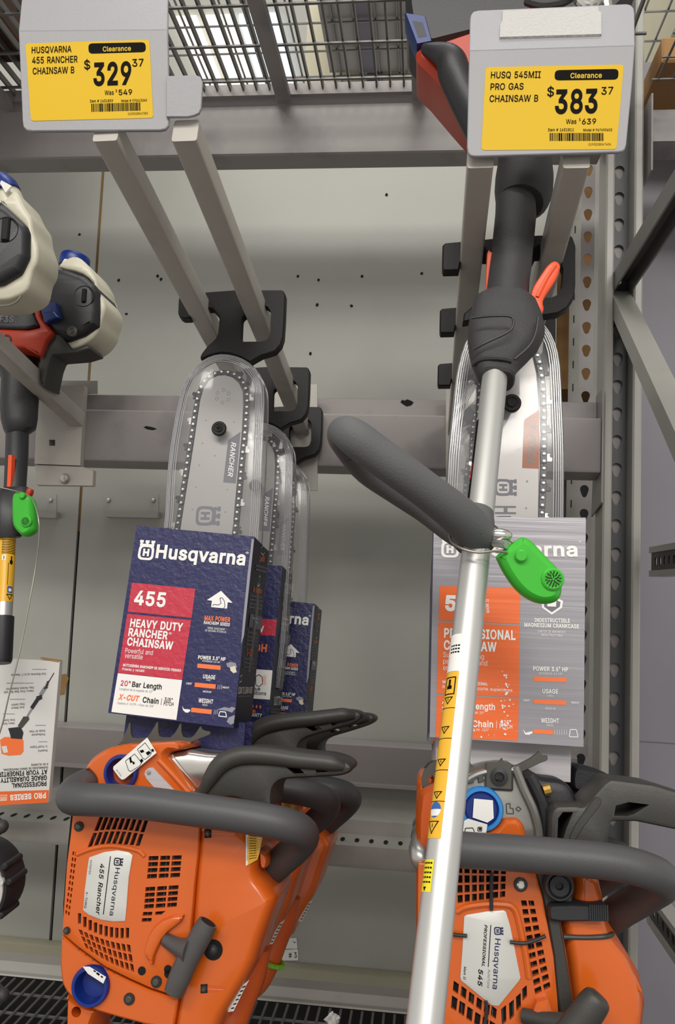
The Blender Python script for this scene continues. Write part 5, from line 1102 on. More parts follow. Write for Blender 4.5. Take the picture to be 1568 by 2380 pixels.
    c = F.uv(472, 2474, .045); mb.lathe(F, c, [(.007, .042), (.007, .047), (.004, .047), (.004, .044), (.0005, .044)], 'black_plastic', 14)
    part(mb, 'rear_handle', t)
    return t
saw1 = build_saw455()

def build_cover455():
    t = thing('bar_cover', 'clear plastic bar cover with a black hanger, front of the left row', 'bar cover', FS.pp(500, 1235, 0), 'clear bar covers on the left hook')
    o = z4([(-10, 2290), (5, 2150), (30, 1730), (75, 1400), (130, 1130), (190, 940), (290, 810), (400, 735), (520, 705), (660, 725), (780, 785), (870, 890), (915, 1000), (922, 1150), (918, 1300), (902, 1700), (882, 2100), (868, 2330)])
    lo = [(590, 1420), (572, 1560), (352, 1560), (365, 1400)]
    mb = MB(); shell(mb, FS, smooth(FS.loop(o, .0145), 2, closed=False) + FS.loop(lo, .0145)); part(mb, 'clear_sleeve', t, 'clear ribbed plastic sleeve')
    mb = MB()
    out = z4([(335, 758), (332, 735), (345, 705), (395, 640), (440, 600), (473, 568), (490, 530), (500, 460), (505, 385), (495, 360), (440, 300), (300, 300), (243, 330), (240, 388), (172, 390), (142, 372), (130, 340), (135, 215), (150, 180), (370, 150), (640, 130), (1068, 130), (1088, 142), (1105, 175), (1096, 400), (1085, 560), (1062, 628), (1010, 688), (950, 708), (890, 725), (830, 758), (782, 788), (700, 740), (600, 708), (520, 700), (430, 720)])
    hole = z4([(697, 580), (705, 400), (712, 375), (740, 350), (760, 285), (790, 262), (905, 262), (945, 285), (972, 322), (966, 520), (950, 570), (925, 592), (880, 600), (725, 602)])
    hang_hole(mb, FS, ccw(FS.loop(out, .0075)), [FS.loop(hole, .0075)]); part(mb, 'hanger', t, 'black plastic hanger')
    mb = MB(); c = FS.uv(*z4([(503, 1390)])[0], .016)
    mb.lathe(FS, c, [(.0098, .0155), (.0098, .017), (.0088, .0182), (.0062, .0182), (.0060, .0172), (.0048, .0172), (.0046, .0188), (.001, .0186)], 'hanger_black', 28)
    for a in range(3):
        d = Vector((math.cos(a * 1.047), math.sin(a * 1.047))) * .0036; n = Vector((-d.y, d.x)) * .25
        mb.flat(FS, ccw([tuple(Vector(c) - d - n), tuple(Vector(c) + d - n), tuple(Vector(c) + d + n), tuple(Vector(c) - d + n)]), .0190, 'dark_hole_and_shade')
    part(mb, 'locking_screw', t)
    return t
cov1 = build_cover455()

# ------------------------------------------------------------------ boxes
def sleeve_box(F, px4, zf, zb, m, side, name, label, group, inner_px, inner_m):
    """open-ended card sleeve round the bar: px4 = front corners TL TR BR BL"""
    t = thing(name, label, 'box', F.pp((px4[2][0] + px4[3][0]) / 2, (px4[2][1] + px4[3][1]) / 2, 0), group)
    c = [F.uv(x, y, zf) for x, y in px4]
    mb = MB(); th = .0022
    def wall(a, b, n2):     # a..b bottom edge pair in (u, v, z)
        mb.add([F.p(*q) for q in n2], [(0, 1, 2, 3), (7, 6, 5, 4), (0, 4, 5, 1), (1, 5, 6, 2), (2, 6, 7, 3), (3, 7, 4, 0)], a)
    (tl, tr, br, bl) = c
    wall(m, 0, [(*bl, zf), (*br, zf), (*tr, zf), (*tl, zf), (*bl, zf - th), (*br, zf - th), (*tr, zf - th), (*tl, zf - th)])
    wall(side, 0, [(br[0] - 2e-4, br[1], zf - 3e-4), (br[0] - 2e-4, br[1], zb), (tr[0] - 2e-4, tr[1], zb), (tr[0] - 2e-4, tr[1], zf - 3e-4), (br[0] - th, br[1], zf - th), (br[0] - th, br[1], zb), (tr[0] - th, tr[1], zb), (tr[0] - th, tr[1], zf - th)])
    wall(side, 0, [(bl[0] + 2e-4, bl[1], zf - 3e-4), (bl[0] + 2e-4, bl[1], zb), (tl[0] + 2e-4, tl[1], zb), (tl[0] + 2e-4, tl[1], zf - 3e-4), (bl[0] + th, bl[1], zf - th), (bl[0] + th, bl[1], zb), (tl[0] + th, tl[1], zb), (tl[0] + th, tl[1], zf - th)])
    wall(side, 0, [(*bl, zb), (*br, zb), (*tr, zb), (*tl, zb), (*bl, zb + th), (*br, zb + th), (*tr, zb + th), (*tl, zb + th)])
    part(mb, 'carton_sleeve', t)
    zi = .024
    mb = MB(); ci = [F.uv(x, y, zi) for x, y in inner_px]
    mb.prism(F, ccw(ci), [(zi - .002, 0), (zi, .0003)], inner_m); ci2 = ci
    mb.prism(F, ccw(ci2), [(-.022, 0), (-.020, 0)], inner_m)
    part(mb, 'inner_card', t)
    return t, c
def side_frame(F, c, zf):
    """right-hand face of a box: u runs away from the viewer"""
    br, tr = c[2], c[1]
    o = F.p(br[0] + 4e-4, br[1], zf); v = (F.p(*tr, zf) - F.p(*br, zf)).normalized(); u = -F.n
    n = u.cross(v); 
    return Frame(o, u, v, n)
ZBX, ZBB = .052, -.046
BOX1 = [(317.5, 1221.5), (591, 1247), (542, 1692), (251, 1657)]
INN = [(296, 1640), (571, 1680), (565, 1752), (283, 1738)]
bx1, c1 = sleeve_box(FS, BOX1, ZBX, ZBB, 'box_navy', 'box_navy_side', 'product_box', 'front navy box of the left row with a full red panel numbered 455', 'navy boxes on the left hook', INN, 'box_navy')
def art455(F, parent):
    mb = MB(); Z = ZBX + .0003; T = lambda s, a, b, h, m='print_white', bold=0.0, sh=0.0, dz=.0004: mb.text(F, s, z7([a])[0], z7([b])[0], h / 2.851, Z + dz, m, bold, sh)
    R = lambda q, m: mb.flatpx(F, z7(q), Z, m)
    T('Husqvarna', (372, 305), (965, 355), 92, 'print_white', .03); T('®', (970, 280), (990, 282), 18)
    crown_logo(mb, F, z7([(252, 314)])[0], z7([(357, 322)])[0], Z + .0004, 'print_white')
    R([(217, 467), (638, 509), (613, 702), (190, 660)], 'print_red'); R([(187, 674), (610, 716), (550, 1112), (125, 1066)], 'print_red'); R([(125, 1068), (550, 1114), (512, 1378), (82, 1325)], 'print_white')
    T('455', (228, 615), (436, 632), 95, 'print_white', .026)
    T('HEAVY DUTY', (203, 760), (552, 792), 53, 'print_white', .03); T('RANCHER', (192, 822), (452, 846), 53, 'print_white', .03); T('®', (460, 815), (480, 817), 18); T('CHAINSAW', (183, 884), (486, 914), 53, 'print_white', .03)
    T('Powerful and', (173, 932), (355, 948), 30); T('versatile', (168, 966), (287, 977), 30)
    T('MOTOSIERRA RANCHER® DE SERVICIO PESADO', (158, 1022), (542, 1060), 17, 'print_white', .03); T('Potente y versátil', (153, 1048), (300, 1062), 17, 'print_white', .015)
    T('20"', (141, 1150), (205, 1156), 34, 'print_orange' if 0 else 'print_red', .015); T('Bar Length', (217, 1158), (413, 1177), 34, 'ink_black', .018); T('Longitud de la espada de 20"', (134, 1178), (355, 1198), 14, 'print_grey')
    T('X-CUT', (124, 1243), (265, 1256), 36, 'print_orange', .03, .25); T('Chain', (287, 1262), (392, 1273), 36, 'ink_black', .018); T('Cadena X-CUT® • Paso de 3/8"', (120, 1272), (362, 1294), 14, 'print_grey')
    mb.rectline(F, z7([(416, 1234)])[0], z7([(410, 1280)])[0], 1.0, Z + .0002, 'ink_black'); T('3/8"', (431, 1252), (485, 1258), 23, 'ink_black', .01); T('PITCH', (427, 1280), (491, 1286), 23, 'ink_black', .01)
    # arrow with a flexed arm
    R([(808, 522), (885, 602), (852, 598), (848, 640), (742, 630), (748, 588), (714, 584)], 'print_white')
    arm_pts = z7([(752, 620), (760, 612), (790, 616), (808, 604), (800, 570), (815, 568), (830, 590), (834, 625), (815, 652), (790, 648), (765, 655), (750, 640)])
    for i in range(len(arm_pts) - 1): mb.rectline(F, arm_pts[i], arm_pts[i + 1], 1.3, Z + .0004, 'box_navy')
    T('MAX POWER', (697, 718), (868, 731), 32, 'print_orange', .03); T('RANCHER® SERIES', (693, 742), (865, 758), 21, 'print_white', .02); T('SERIE RANCHER®', (718, 774), (833, 785), 13); T('DE MÁXIMA POTENCIA', (702, 790), (842, 803), 13)
    T('POWER 3.5¹ HP', (655, 974), (837, 988), 24, 'print_white', .03); T('POTENCIA 3.5 HP', (684, 992), (800, 1002), 11, 'print_white', .01); R([(652, 1004), (806, 1018), (804, 1047), (650, 1032)], 'print_orange')
    T('USAGE', (687, 1102), (768, 1110), 26, 'print_white', .025); T('USO', (709, 1118), (738, 1121), 11); R([(635, 1130), (774, 1142), (770, 1172), (632, 1158)], 'print_orange'); T('LIGHT', (578, 1142), (615, 1145), 13, 'print_white', .02); T('HEAVY', (818, 1168), (862, 1172), 13, 'print_white', .02); T('MEDIUM', (688, 1194), (742, 1199), 11, 'print_white', .01)
    T('WEIGHT', (657, 1262), (754, 1272), 28, 'print_white', .025); T('PESO', (684, 1284), (718, 1287), 12); R([(612, 1296), (748, 1310), (744, 1340), (608, 1325)], 'print_orange')
    for x0, y0, dx in ((790, 1145, 12), (765, 1312, 10)):
        for k in range(3): mb.rectline(F, z7([(x0 + k * dx, y0)])[0], z7([(x0 + k * dx - 3, y0 + 30)])[0], .7, Z + .0002, 'print_white')
    for q in ([(800, 1322), (838, 1326), (845, 1358), (792, 1352)],):
        q = z7(q)
        for i in range(4): mb.rectline(F, q[i], q[(i + 1) % 4], 2.0, Z + .0002, 'print_white')
    mb.flatpx(F, z7([(551, 1284), (562, 1305), (600, 1308), (606, 1316), (590, 1330), (572, 1328), (556, 1312)]), Z + .0002, 'print_white')
    # worn, scuffed patch and crumpled corner
    for q in ([(842, 1002), (872, 994), (905, 1000), (914, 1030), (885, 1040), (850, 1026)], [(780, 1310), (830, 1292), (860, 1300), (880, 1290), (905, 1300), (880, 1330), (850, 1318)], [(860, 1360), (900, 1345), (893, 1400), (872, 1410), (845, 1390)], [(1012, 178), (1027, 180), (960, 820), (940, 880), (955, 700), (985, 400)]):
        mb.flatpx(F, z7(q), Z + .00015, 'print_grey')
    mb.flatpx(F, z7([(868, 1028), (902, 1020), (912, 1062), (890, 1068), (870, 1050)]), Z + .0003, 'carton_beige')
    return part(mb, 'front_print', parent, 'printed front with white lettering')
art455(FS, bx1)
def side_art(F, c, parent, items, zf=ZBX):
    G = side_frame(F, c, zf); mb = MB()
    for kind, *a in items:
        if kind == 't': mb.text(G, a[0], a[1], a[2], a[3] * .36, .0003, a[4] if len(a) > 4 else 'print_grey', .01)
        elif kind == 'd': dashes(mb, G, *a[0], *a[1], a[2] * .42, .0003, 'print_dim')
        elif kind == 'r': mb.flatpx(G, a[0], .0002, a[1])
        elif kind == 'o':
            q = a[0]
            for i in range(len(q)): mb.rectline(G, q[i], q[(i + 1) % len(q)], .5, .0003, a[1])
    return part(mb, 'side_print', parent, 'side panel with small lettering')
s7 = lambda *p: z7(list(p))
it = [('o', s7((1078, 235), (1092, 222), (1100, 240), (1097, 270), (1085, 285), (1073, 270)), 'print_white'), ('t', 'LowVib', *s7((1062, 328), (1095, 331)), 8, 'print_orange')]
for y in (355, 380): it.append(('d', *s7((1040, y), (1108, y + 18)), 2.2))
it += [('o', s7((1062, 425), (1068, 425), (1066, 480), (1058, 490), (1050, 488), (1058, 470)), 'print_white'), ('t', 'Air Injection', *s7((1020, 530), (1075, 540)), 7, 'print_orange')]
for y in (553, 578, 606, 628): it.append(('d', *s7((1000 - (y - 553) * .1, y), (1082, y + 14)), 2.2))
it += [('r', s7((1003, 672), (1083, 696), (1072, 784), (992, 760)), 'print_dim'), ('o', s7((1018, 700), (1050, 708), (1050, 735), (1046, 735)), 'print_white')]
for y in (795, 825, 850, 875): it.append(('d', *s7((985 - (y - 795) * .12, y), (1052, y + 12)), 2.2))
it += [('t', 'X-CUT', *s7((978, 950), (1018, 956)), 9, 'print_orange')]
for y in (970, 995, 1025): it.append(('d', *s7((958, y), (1030, y + 12)), 2.0))
it += [('o', s7((935, 1090), (948, 1080), (945, 1120), (930, 1128)), 'print_white'), ('t', 'SCAN TO LEARN MORE', *s7((920, 1206), (1014, 1202)), 9, 'print_white'), ('d', *s7((922, 1222), (1008, 1219)), 2)]
side_art(FS, c1, bx1, it)

# ------------------------------------------------------------------ second and third saw of the row, along the arms
H1 = P(560, 760, D1)
def along(r): return P(VPX + (560 - VPX) * r, VPY + (760 - VPY) * r, D1 / r) - H1
d12, d13 = along(.829) + Vector((-.004, 0, .022)), along(.741) + Vector((.010, 0, .024))
def guard_turn(root, deg, gx, gy, px=(470, 1840)):
    for ch in root.children:
        if ch.name.startswith('hand_guard'):
            pv = FS.pp(*px, .07) - saw1.location
            R = Matrix.Translation(pv + FS.u * gx + FS.v * gy) @ Matrix.Rotation(math.radians(deg), 4, FS.n) @ Matrix.Scale(1.10, 4) @ Matrix.Translation(-pv)
            ch.matrix_local = R
for d, ds, lb, lc, gt, gx, gy in ((d12, along(.829), 'second chainsaw of the left row, green cable tie on its rear handle', 'clear plastic bar cover with a black hanger, second of the left row', 12, -.012, .004),
                      (d13, along(.741), 'rearmost orange chainsaw of the left row, nearest the wall rails', 'clear plastic bar cover with a black hanger, rearmost of the left row', 13, -.018, .004)):
    s = copy_tree(saw1); s.location = saw1.location + d; s['label'] = lb; guard_turn(s, gt, gx, gy)
    for ch in s.children:      # bar and chain stay inside their cover
        if ch.name.split('.')[0] in ('guide_bar', 'saw_chain'): ch.location = ds - d
        if gx == -.018 and ch.name.split('.')[0] == 'rear_handle': ch.location = Vector((-.034, 0, .004))
    c = copy_tree(cov1); c.location = cov1.location + ds; c['label'] = lc
dd = along(.829)
F2s = FS.shift(dd)
# second box: its other face shows
m2 = lambda x, y: (VPX + (x - VPX) * .829, VPY + (y - VPY) * .829)
BOX2 = [m2(317.5, 1221.5), (656, 1315), (622, 1688), m2(251, 1657)]
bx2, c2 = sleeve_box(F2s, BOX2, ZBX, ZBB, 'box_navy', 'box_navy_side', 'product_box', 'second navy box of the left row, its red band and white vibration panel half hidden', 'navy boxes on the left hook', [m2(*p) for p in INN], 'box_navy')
mb = MB(); Z = ZBX + .0003
mb.flatpx(F2s, [(520, 1434), (643, 1440), (640, 1478), (515, 1472)], Z, 'print_red'); mb.flatpx(F2s, [(500, 1549), (633, 1558), (627, 1626), (492, 1618)], Z, 'print_white')
mb.text(F2s, 'CHAINSAW', (520, 1464), (612, 1470), 15, Z + .0004, 'print_white', .03)
mb.text(F2s, 'TOUGH', (545, 1511), (619, 1516), 18, Z + .0004, 'print_orange', .03)
mb.text(F2s, 'LowVib®', (560, 1604), (604, 1607), 8, Z + .0004, 'ink_black', .01); mb.text(F2s, 'less vibrations', (545, 1612), (618, 1616), 8, Z + .0004, 'ink_black', .01)
q = [(594, 1572), (602, 1568), (609, 1574), (610, 1588), (602, 1596), (594, 1592)]
for i in range(6): mb.rectline(F2s, q[i], q[(i + 1) % 6], 1.5, Z + .0004, 'ink_black')
for k in range(3): mb.rectline(F2s, (612 + k * 3, 1570), (610 + k * 3, 1592), 1.0, Z + .0004, 'print_orange')
mb.text(F2s, '* * *', (584, 1650), (606, 1652), 12, Z + .0004, 'print_orange', .04); mb.text(F2s, 'YEAR', (560, 1656), (594, 1658), 8, Z + .0004, 'print_orange', .03); mb.text(F2s, 'WARRANTY', (560, 1664), (608, 1667), 8, Z + .0004, 'print_white', .02)
part(mb, 'front_print', bx2, 'printed front with red band and white panel')
it = [('o', s7((1262, 440), (1275, 432), (1272, 480), (1255, 505), (1252, 490)), 'print_white'), ('t', 'X-TORQ ENGINE', *s7((1225, 540), (1284, 546)), 11, 'print_white')]
for y in (565, 585, 625, 645, 665): it.append(('d', *s7((1218, y), (1284, y + 12)), 2.0))
it += [('o', s7((1220, 705), (1252, 712), (1248, 748), (1218, 742)), 'print_white'), ('t', 'X-CUT', *s7((1222, 728), (1246, 732)), 7, 'print_orange'), ('t', 'X-CUT CHAIN', *s7((1205, 785), (1258, 792)), 9, 'print_white'), ('r', s7((1198, 805), (1270, 815), (1262, 880), (1190, 870)), 'print_dim'),
       ('o', s7((1205, 935), (1218, 925), (1222, 960), (1210, 985), (1200, 970)), 'print_white'), ('t', 'LOWVIB', *s7((1190, 1030), (1222, 1034)), 8, 'print_white')]
for y in (1055, 1075, 1105): it.append(('d', *s7((1172, y), (1232, y + 8)), 1.8))
it += [('o', s7((1190, 1165), (1202, 1180), (1198, 1225), (1180, 1225), (1184, 1190)), 'print_white'), ('t', 'QUICK STARTS', *s7((1156, 1280), (1210, 1282)), 9, 'print_white')]
for y in (1305, 1325, 1350, 1370): it.append(('d', *s7((1135, y), (1212, y + 6)), 1.8))
side_art(F2s, c2, bx2, it)
# third box repeats the first
d3 = along(.741)
bx3 = copy_tree(bx1); bx3.location = bx1.location + d3 + Vector((.020, 0, -.008)); bx3['label'] = 'rearmost navy box of the left row, only its right edge with the last letters showing'
# green cable tie on the second saw
ct = thing('cable_tie', 'lime green ribbed cable tie round the rear handle of the second left saw', 'cable tie', FS.pp(540, 2385, .03) + d12)
mb = MB()
a0, a1 = FS.pp(553, 2345, .03) + d12, FS.pp(537, 2385, .03) + d12
ax = (a1 - a0).normalized(); e1 = ax.cross(FS.n).normalized(); e2 = ax.cross(e1)
ringp = [a1 + (e1 * math.cos(i * math.pi / 12) + e2 * math.sin(i * math.pi / 12)) * .0200 for i in range(25)]
mb.tube(ringp, .0032, 'tie_green', seg=8, n=1, caps=False)
for p in ringp[::1]: mb.ball(p + (p - a1).normalized() * .002, .0022, 'tie_green', seg=6, rings=4)
part(mb, 'band', ct)
mb = MB(); mb.ball(a1 + e1 * .021 + FS.n * .004, .006, 'tie_green', (1, 1, 1.3), 8, 6); mb.tube([a1 + e1 * .021, a1 + e1 * .022 - ax * .02], .0024, 'tie_green', 6, 1); part(mb, 'tie_head', ct)
# ================================================================== saws on the right hook
E1 = .935
FE = Frame(P(1180, 650, E1), (1, 0, 0), (0, math.sin(math.radians(7)), math.cos(math.radians(7))), (0, -math.cos(math.radians(7)), math.sin(math.radians(7))))
q5 = lambda pts: zz(940, 1700, 2.497, pts)
q6 = lambda pts: zz(940, 2000, 2.497, pts)
q9 = lambda pts: zz(980, 400, 2.667, pts)
qb = lambda pts: zz(760, 900, 2.376, pts)
def build_saw545():
    F = FE
    t = thing('chainsaw', 'front chainsaw of the right row with a five-sided silver plate and grey metal crankcase', 'chainsaw', F.pp(1200, 2150, 0), 'orange chainsaws on the right hook')
    mb = MB()
    bar = [(1112, 1215), (1118, 1080), (1122, 960), (1128, 880), (1142, 830), (1165, 800), (1190, 792), (1215, 800), (1236, 828), (1246, 870), (1252, 950), (1252, 1080), (1250, 1215), (1240, 1820), (1105, 1820)]
    mb.prism(F, ccw(F.loop(bar)), [(-.0025, 0), (.0018, 0), (.0025, .0006)], 'steel_bar'); Z = .0027
    mb.flatpx(F, qb([(1086, 180), (1168, 124), (1170, 450), (1076, 446)]), Z, 'patch_orange')
    mb.text(F, 'X-FORCE', qb([(1120, 195)])[0], qb([(1104, 428)])[0], 15, Z + .0003, 'gunmetal', .03, .25)
    crown_logo(mb, F, qb([(925, 505)])[0], qb([(925, 600)])[0], Z, 'print_dim')
    mb.text(F, 'Husqvarna', qb([(925, 655)])[0], qb([(930, 1040)])[0], 48, Z, 'print_dim', .02)
    for x, y in qb([(1103, 520), (1098, 668)]): mb.flat(F, ccw(circ(F.uv(x, y, Z), .0012, 10)), Z, 'print_grey')
    part(mb, 'guide_bar', t)
    mb = MB()
    chain(mb, F, [(1100, 1245), (1104, 1150), (1108, 1050), (1112, 960), (1117, 880), (1126, 835), (1142, 806), (1165, 786), (1190, 778), (1215, 786), (1238, 808), (1251, 836), (1258, 875), (1262, 915), (1263, 1000), (1263, 1090), (1259, 1180), (1256, 1245)], .0024, step=.0082)
    part(mb, 'saw_chain', t)
    # engine block
    body = [(975, 1840), (968, 1900), (967, 2010), (967, 2200), (975, 2420), (1490, 2420), (1500, 2330), (1485, 2260), (1430, 2170), (1405, 2130), (1392, 2040), (1300, 1960), (1262, 1960), (1230, 1830), (1185, 1790), (1080, 1790)]
    mb = MB(); mb.prism(F, fillet(ccw(F.loop(body, .07)), .005, 3), [(-.04, .008), (-.03, 0), (.066, 0), (.074, .004)], 'orange_deep')
    CV = q6([(75, 10), (290, 20), (580, 30), (762, 62), (800, 200), (832, 370), (868, 560), (888, 780), (898, 905), (830, 980), (700, 1020), (70, 1020), (70, 500)])
    mb.prism(F, ccw(F.loop(CV, .092)), [(.07, 0), (.0868, 0)], 'orange_deep', back=False)
    mb.flatpx(F, q6([(80, 16), (290, 26), (580, 36), (756, 66), (795, 200), (826, 370), (862, 560), (880, 780), (888, 900), (700, 1010), (76, 1010)]), .0870, 'dark_hole_and_shade')
    for k in range(12):
        mb.rectline(F, (1010 + k * 22, 2010), (1000 + k * 24, 2390), 2, .0872, 'rack_dark')
    part(mb, 'engine_block', t)
    # metal crankcase
    mb = MB(); cc = q5([(300, 330), (345, 240), (480, 205), (560, 195), (640, 200), (665, 240), (690, 300), (740, 430), (795, 560), (795, 660), (300, 650), (270, 480)])
    mb.prism(F, fillet(ccw(F.loop(cc, .085)), .003, 3), [(.02, 0), (.078, 0), (.084, .002), (.086, .005)], 'magnesium')
    for k in range(4):
        x = 360 + k * 60; mb.prism(F, ccw(F.loop(q5([(x, 262 - k * 12), (x + 38, 255 - k * 12), (x + 44, 300 - k * 6), (x + 4, 310 - k * 6)]), .089)), [(.085, 0), (.089, .001)], 'gunmetal')
    mb.tube(pathpx(F, [(*p, .087) for p in q5([(350, 290), (420, 250), (520, 225), (640, 220)])]), .003, 'magnesium', 8)
    mb.tube(pathpx(F, [(*p, .087) for p in q5([(640, 205), (690, 330), (745, 450), (775, 560), (780, 640)])]), .004, 'magnesium', 8)
    c = F.uv(*q5([(548, 264)])[0], .090); mb.box(F, c[0] - .013, c[0] + .013, c[1] - .012, c[1] + .012, .084, .090, 'gunmetal', .002); mb.lathe(F, c, [(.008, .089), (.008, .092), (.0045, .0925), (.0045, .090), (.001, .090)], 'chain_steel', 16)
    for l in ([(590, 420), (612, 418), (612, 445), (630, 448), (632, 478), (592, 476)], [(645, 450), (660, 436), (676, 450), (661, 464)]): 
        q = q5(l)
        for i in range(len(q)): mb.rectline(F, q[i], q[(i + 1) % len(q)], 2.4, .0866, 'gunmetal')
    part(mb, 'crankcase', t, 'bare grey metal crankcase')
    mb = MB(); l = q5([(290, 545), (330, 535), (470, 590), (530, 560), (575, 505), (655, 503), (690, 540), (705, 590), (718, 660), (290, 650)])
    mb.prism(F, fillet(ccw(F.loop(l, .094)), .003, 3), [(.05, 0), (.088, 0), (.093, .002), (.095, .005)], 'orange'); part(mb, 'top_cover', t)
    mb = MB(); l = q5([(70, 290), (110, 260), (180, 250), (170, 340), (150, 520), (140, 620), (62, 640)]); mb.prism(F, fillet(ccw(F.loop(l, .05)), .004, 3), [(-.03, 0), (.04, 0), (.05, .004)], 'orange'); part(mb, 'bar_side_cover', t)
    # cap
    c = F.uv(1118, 1880, .09); r = 47 * (F.pp(1118, 1880, .09) - CAM).length / FPX
    mb = MB(); mb.lathe(F, c, [(r, .078), (r, .092), (r * .94, .095), (r * .80, .095), (r * .76, .092)], 'cap_sky', 40); mb.lathe(F, c, [(r * .77, .0925), (r * .70, .0935), (r * .66, .088), (.001, .087)], 'cap_blue', 40); oc = part(mb, 'oil_cap', t, 'sky blue screw cap')
    mb = MB(); Zt = .0955
    mb.flatpx(F, [(1101, 1856), (1145, 1860), (1147, 1902), (1132, 1912), (1098, 1900)], Zt - .0006, 'print_white')
    a = q5([(345, 520), (368, 506), (480, 540), (465, 640), (330, 625), (335, 590)]); mb.prism(F, ccw(F.loop(a, .099)), [(.0986, 0), (.099, 0)], 'paper_white')
    for l in ([(352, 562), (395, 560), (412, 600), (405, 622), (345, 618)], [(425, 556), (448, 556), (446, 578), (424, 578)]):
        q = q5(l)
        for i in range(len(q)): mb.rectline(F, q[i], q[(i + 1) % len(q)], 1.8, .0993, 'ink_black')
    mb.flatpx(F, q5([(430, 560), (444, 560), (443, 572), (430, 572)]), .0995, 'ink_black')
    part(mb, 'paper_tag', oc, 'white paper tag with pictograms')
    # starter cover with real slots
    ZF = .092
    cov = q6([(75, 10), (290, 20), (580, 30), (762, 62), (800, 200), (832, 370), (868, 560), (888, 780), (898, 905), (830, 980), (700, 1020), (70, 1020), (70, 500)])
    holes = []
    holes += grid_holes(q6([(298, 20), (595, 42), (588, 215), (302, 255)]), 7, 4, .70, .78)
    holes += grid_holes(q6([(668, 222), (752, 225), (855, 740), (752, 790)]), 2, 11, .74, .64)
    holes += grid_holes(q6([(232, 500), (262, 500), (235, 850), (200, 850)]), 1, 8, .62, .58)
    lower = [(285, 705), (330, 735), (375, 768), (420, 800), (465, 828), (505, 850)]
    for k, (x, y) in enumerate(lower):
        holes.append(q6([(x, y - 8), (x + 30, y + 14), (x + 24, y + 72), (x - 6, y + 50)])); holes.append(q6([(x - 10, y + 78), (x + 22, y + 98), (x + 14, y + 170), (x - 18, y + 150)]))
    for k, (x, y, h) in enumerate(((560, 850, 110), (605, 818, 110), (645, 780, 95), (680, 735, 80))):
        holes.append(q6([(x, y + 12), (x + 28, y - 12), (x + 30, y + h - 26), (x + 4, y + h)]))
    mb = MB()
    mb.prism(F, ccw(F.loop(cov, ZF)), [(ZF - .0047, 0), (ZF - .003, 0), (ZF - .0008, .0008), (ZF, .002)], 'orange', [F.loop(h, ZF) for h in holes])
    mb.tube(pathpx(F, [(*p, ZF) for p in q6([(300, 298), (360, 268), (480, 252), (590, 256), (630, 275), (655, 330), (700, 540), (720, 680)])]), .003, 'orange', 8)
    mb.prism(F, ccw(F.loop(q6([(770, 830), (835, 815), (880, 960), (700, 1010)]), ZF + .012)), [(ZF - .002, 0), (ZF + .009, 0), (ZF + .012, .003)], 'orange')
    part(mb, 'starter_cover', t)
    mb = MB(); bp = q6([(346, 325), (362, 316), (480, 296), (572, 290), (588, 298), (612, 380), (672, 680), (664, 698), (548, 842), (534, 846), (500, 838), (328, 698), (323, 680), (335, 520)])
    mb.prism(F, ccw(F.loop(bp, ZF + .0015)), [(ZF - .001, 0), (ZF + .0012, 0), (ZF + .0016, .0006)], 'badge_silver'); ZB = ZF + .0019
    mb.text(F, 'Husqvarna', q6([(525, 452)])[0], q6([(510, 745)])[0], 14, ZB, 'box_navy', .008)
    crown_logo(mb, F, q6([(518, 385)])[0], q6([(520, 432)])[0], ZB, 'box_navy')
    mb.rectline(F, q6([(500, 374)])[0], q6([(485, 617)])[0], 2, ZB, 'ink_black')
    mb.text(F, 'PROFESSIONAL', q6([(463, 372)])[0], q6([(447, 615)])[0], 7.5, ZB, 'ink_black', .02, .2)
    mb.text(F, '545', q6([(428, 630)])[0], q6([(423, 728)])[0], 11.5, ZB, 'ink_black', .02, .2)
    mb.text(F, 'AutoTune', q6([(484, 630)])[0], q6([(478, 740)])[0], 6, ZB, 'print_dim', 0, .2)
    mb.text(F, 'Mark II', q6([(344, 615)])[0], q6([(340, 692)])[0], 5.5, ZB, 'ink_black', .01, .2)
    part(mb, 'badge', t, 'five-sided silver maker plate with lettering')
    for l in ([(505, 70), (503, 160), (504, 288)], [(250, 405), (280, 428), (362, 437)], [(612, 472), (690, 480), (760, 462), (818, 436)], [(470, 815), (476, 870), (466, 949)]):
        mb = MB(); mb.tube(pathpx(F, [(*p, ZF + .004) for p in q6(l)]), .0016, 'black_plastic', 8); part(mb, 'badge_tie', t, 'thin black tie')
    mb = MB(); screw(mb, F, *q6([(673, 140)])[0], ZF + .001, 14, 'chain_steel', 'steel_bright'); part(mb, 'screw', t)
    # dark frame strip with the round bumper and latch
    mb = MB(); l = q6([(745, 40), (975, 70), (975, 260), (905, 300), (905, 370), (945, 600), (985, 890), (975, 910), (905, 908), (885, 780), (862, 540), (830, 350), (795, 190)])
    mb.prism(F, ccw(F.loop(l, .090)), [(.06, 0), (.088, 0), (.090, .0015)], 'guard_grey'); part(mb, 'frame_strip', t)
    mb = MB(); c = F.uv(*q6([(895, 145)])[0], .098); k = (F.pp(1298, 2058, .098) - CAM).length / FPX / 2.497
    mb.lathe(F, c, [(78 * k, .088), (78 * k, .098), (70 * k, .101), (60 * k, .101), (57 * k, .098), (52 * k, .098), (48 * k, .101), (20 * k, .101), (16 * k, .098), (.001, .098)], 'black_plastic', 36); part(mb, 'vibration_mount', t, 'round black mount')
    mb = MB(); l = q6([(1000, 40), (1100, 40), (1146, 110), (1175, 250), (1185, 350), (1207, 425), (1250, 485), (1312, 560), (1368, 680), (1398, 800), (1402, 900), (1395, 1040), (905, 1040), (905, 905), (985, 895), (945, 600), (905, 370), (905, 300), (975, 260), (975, 80)])
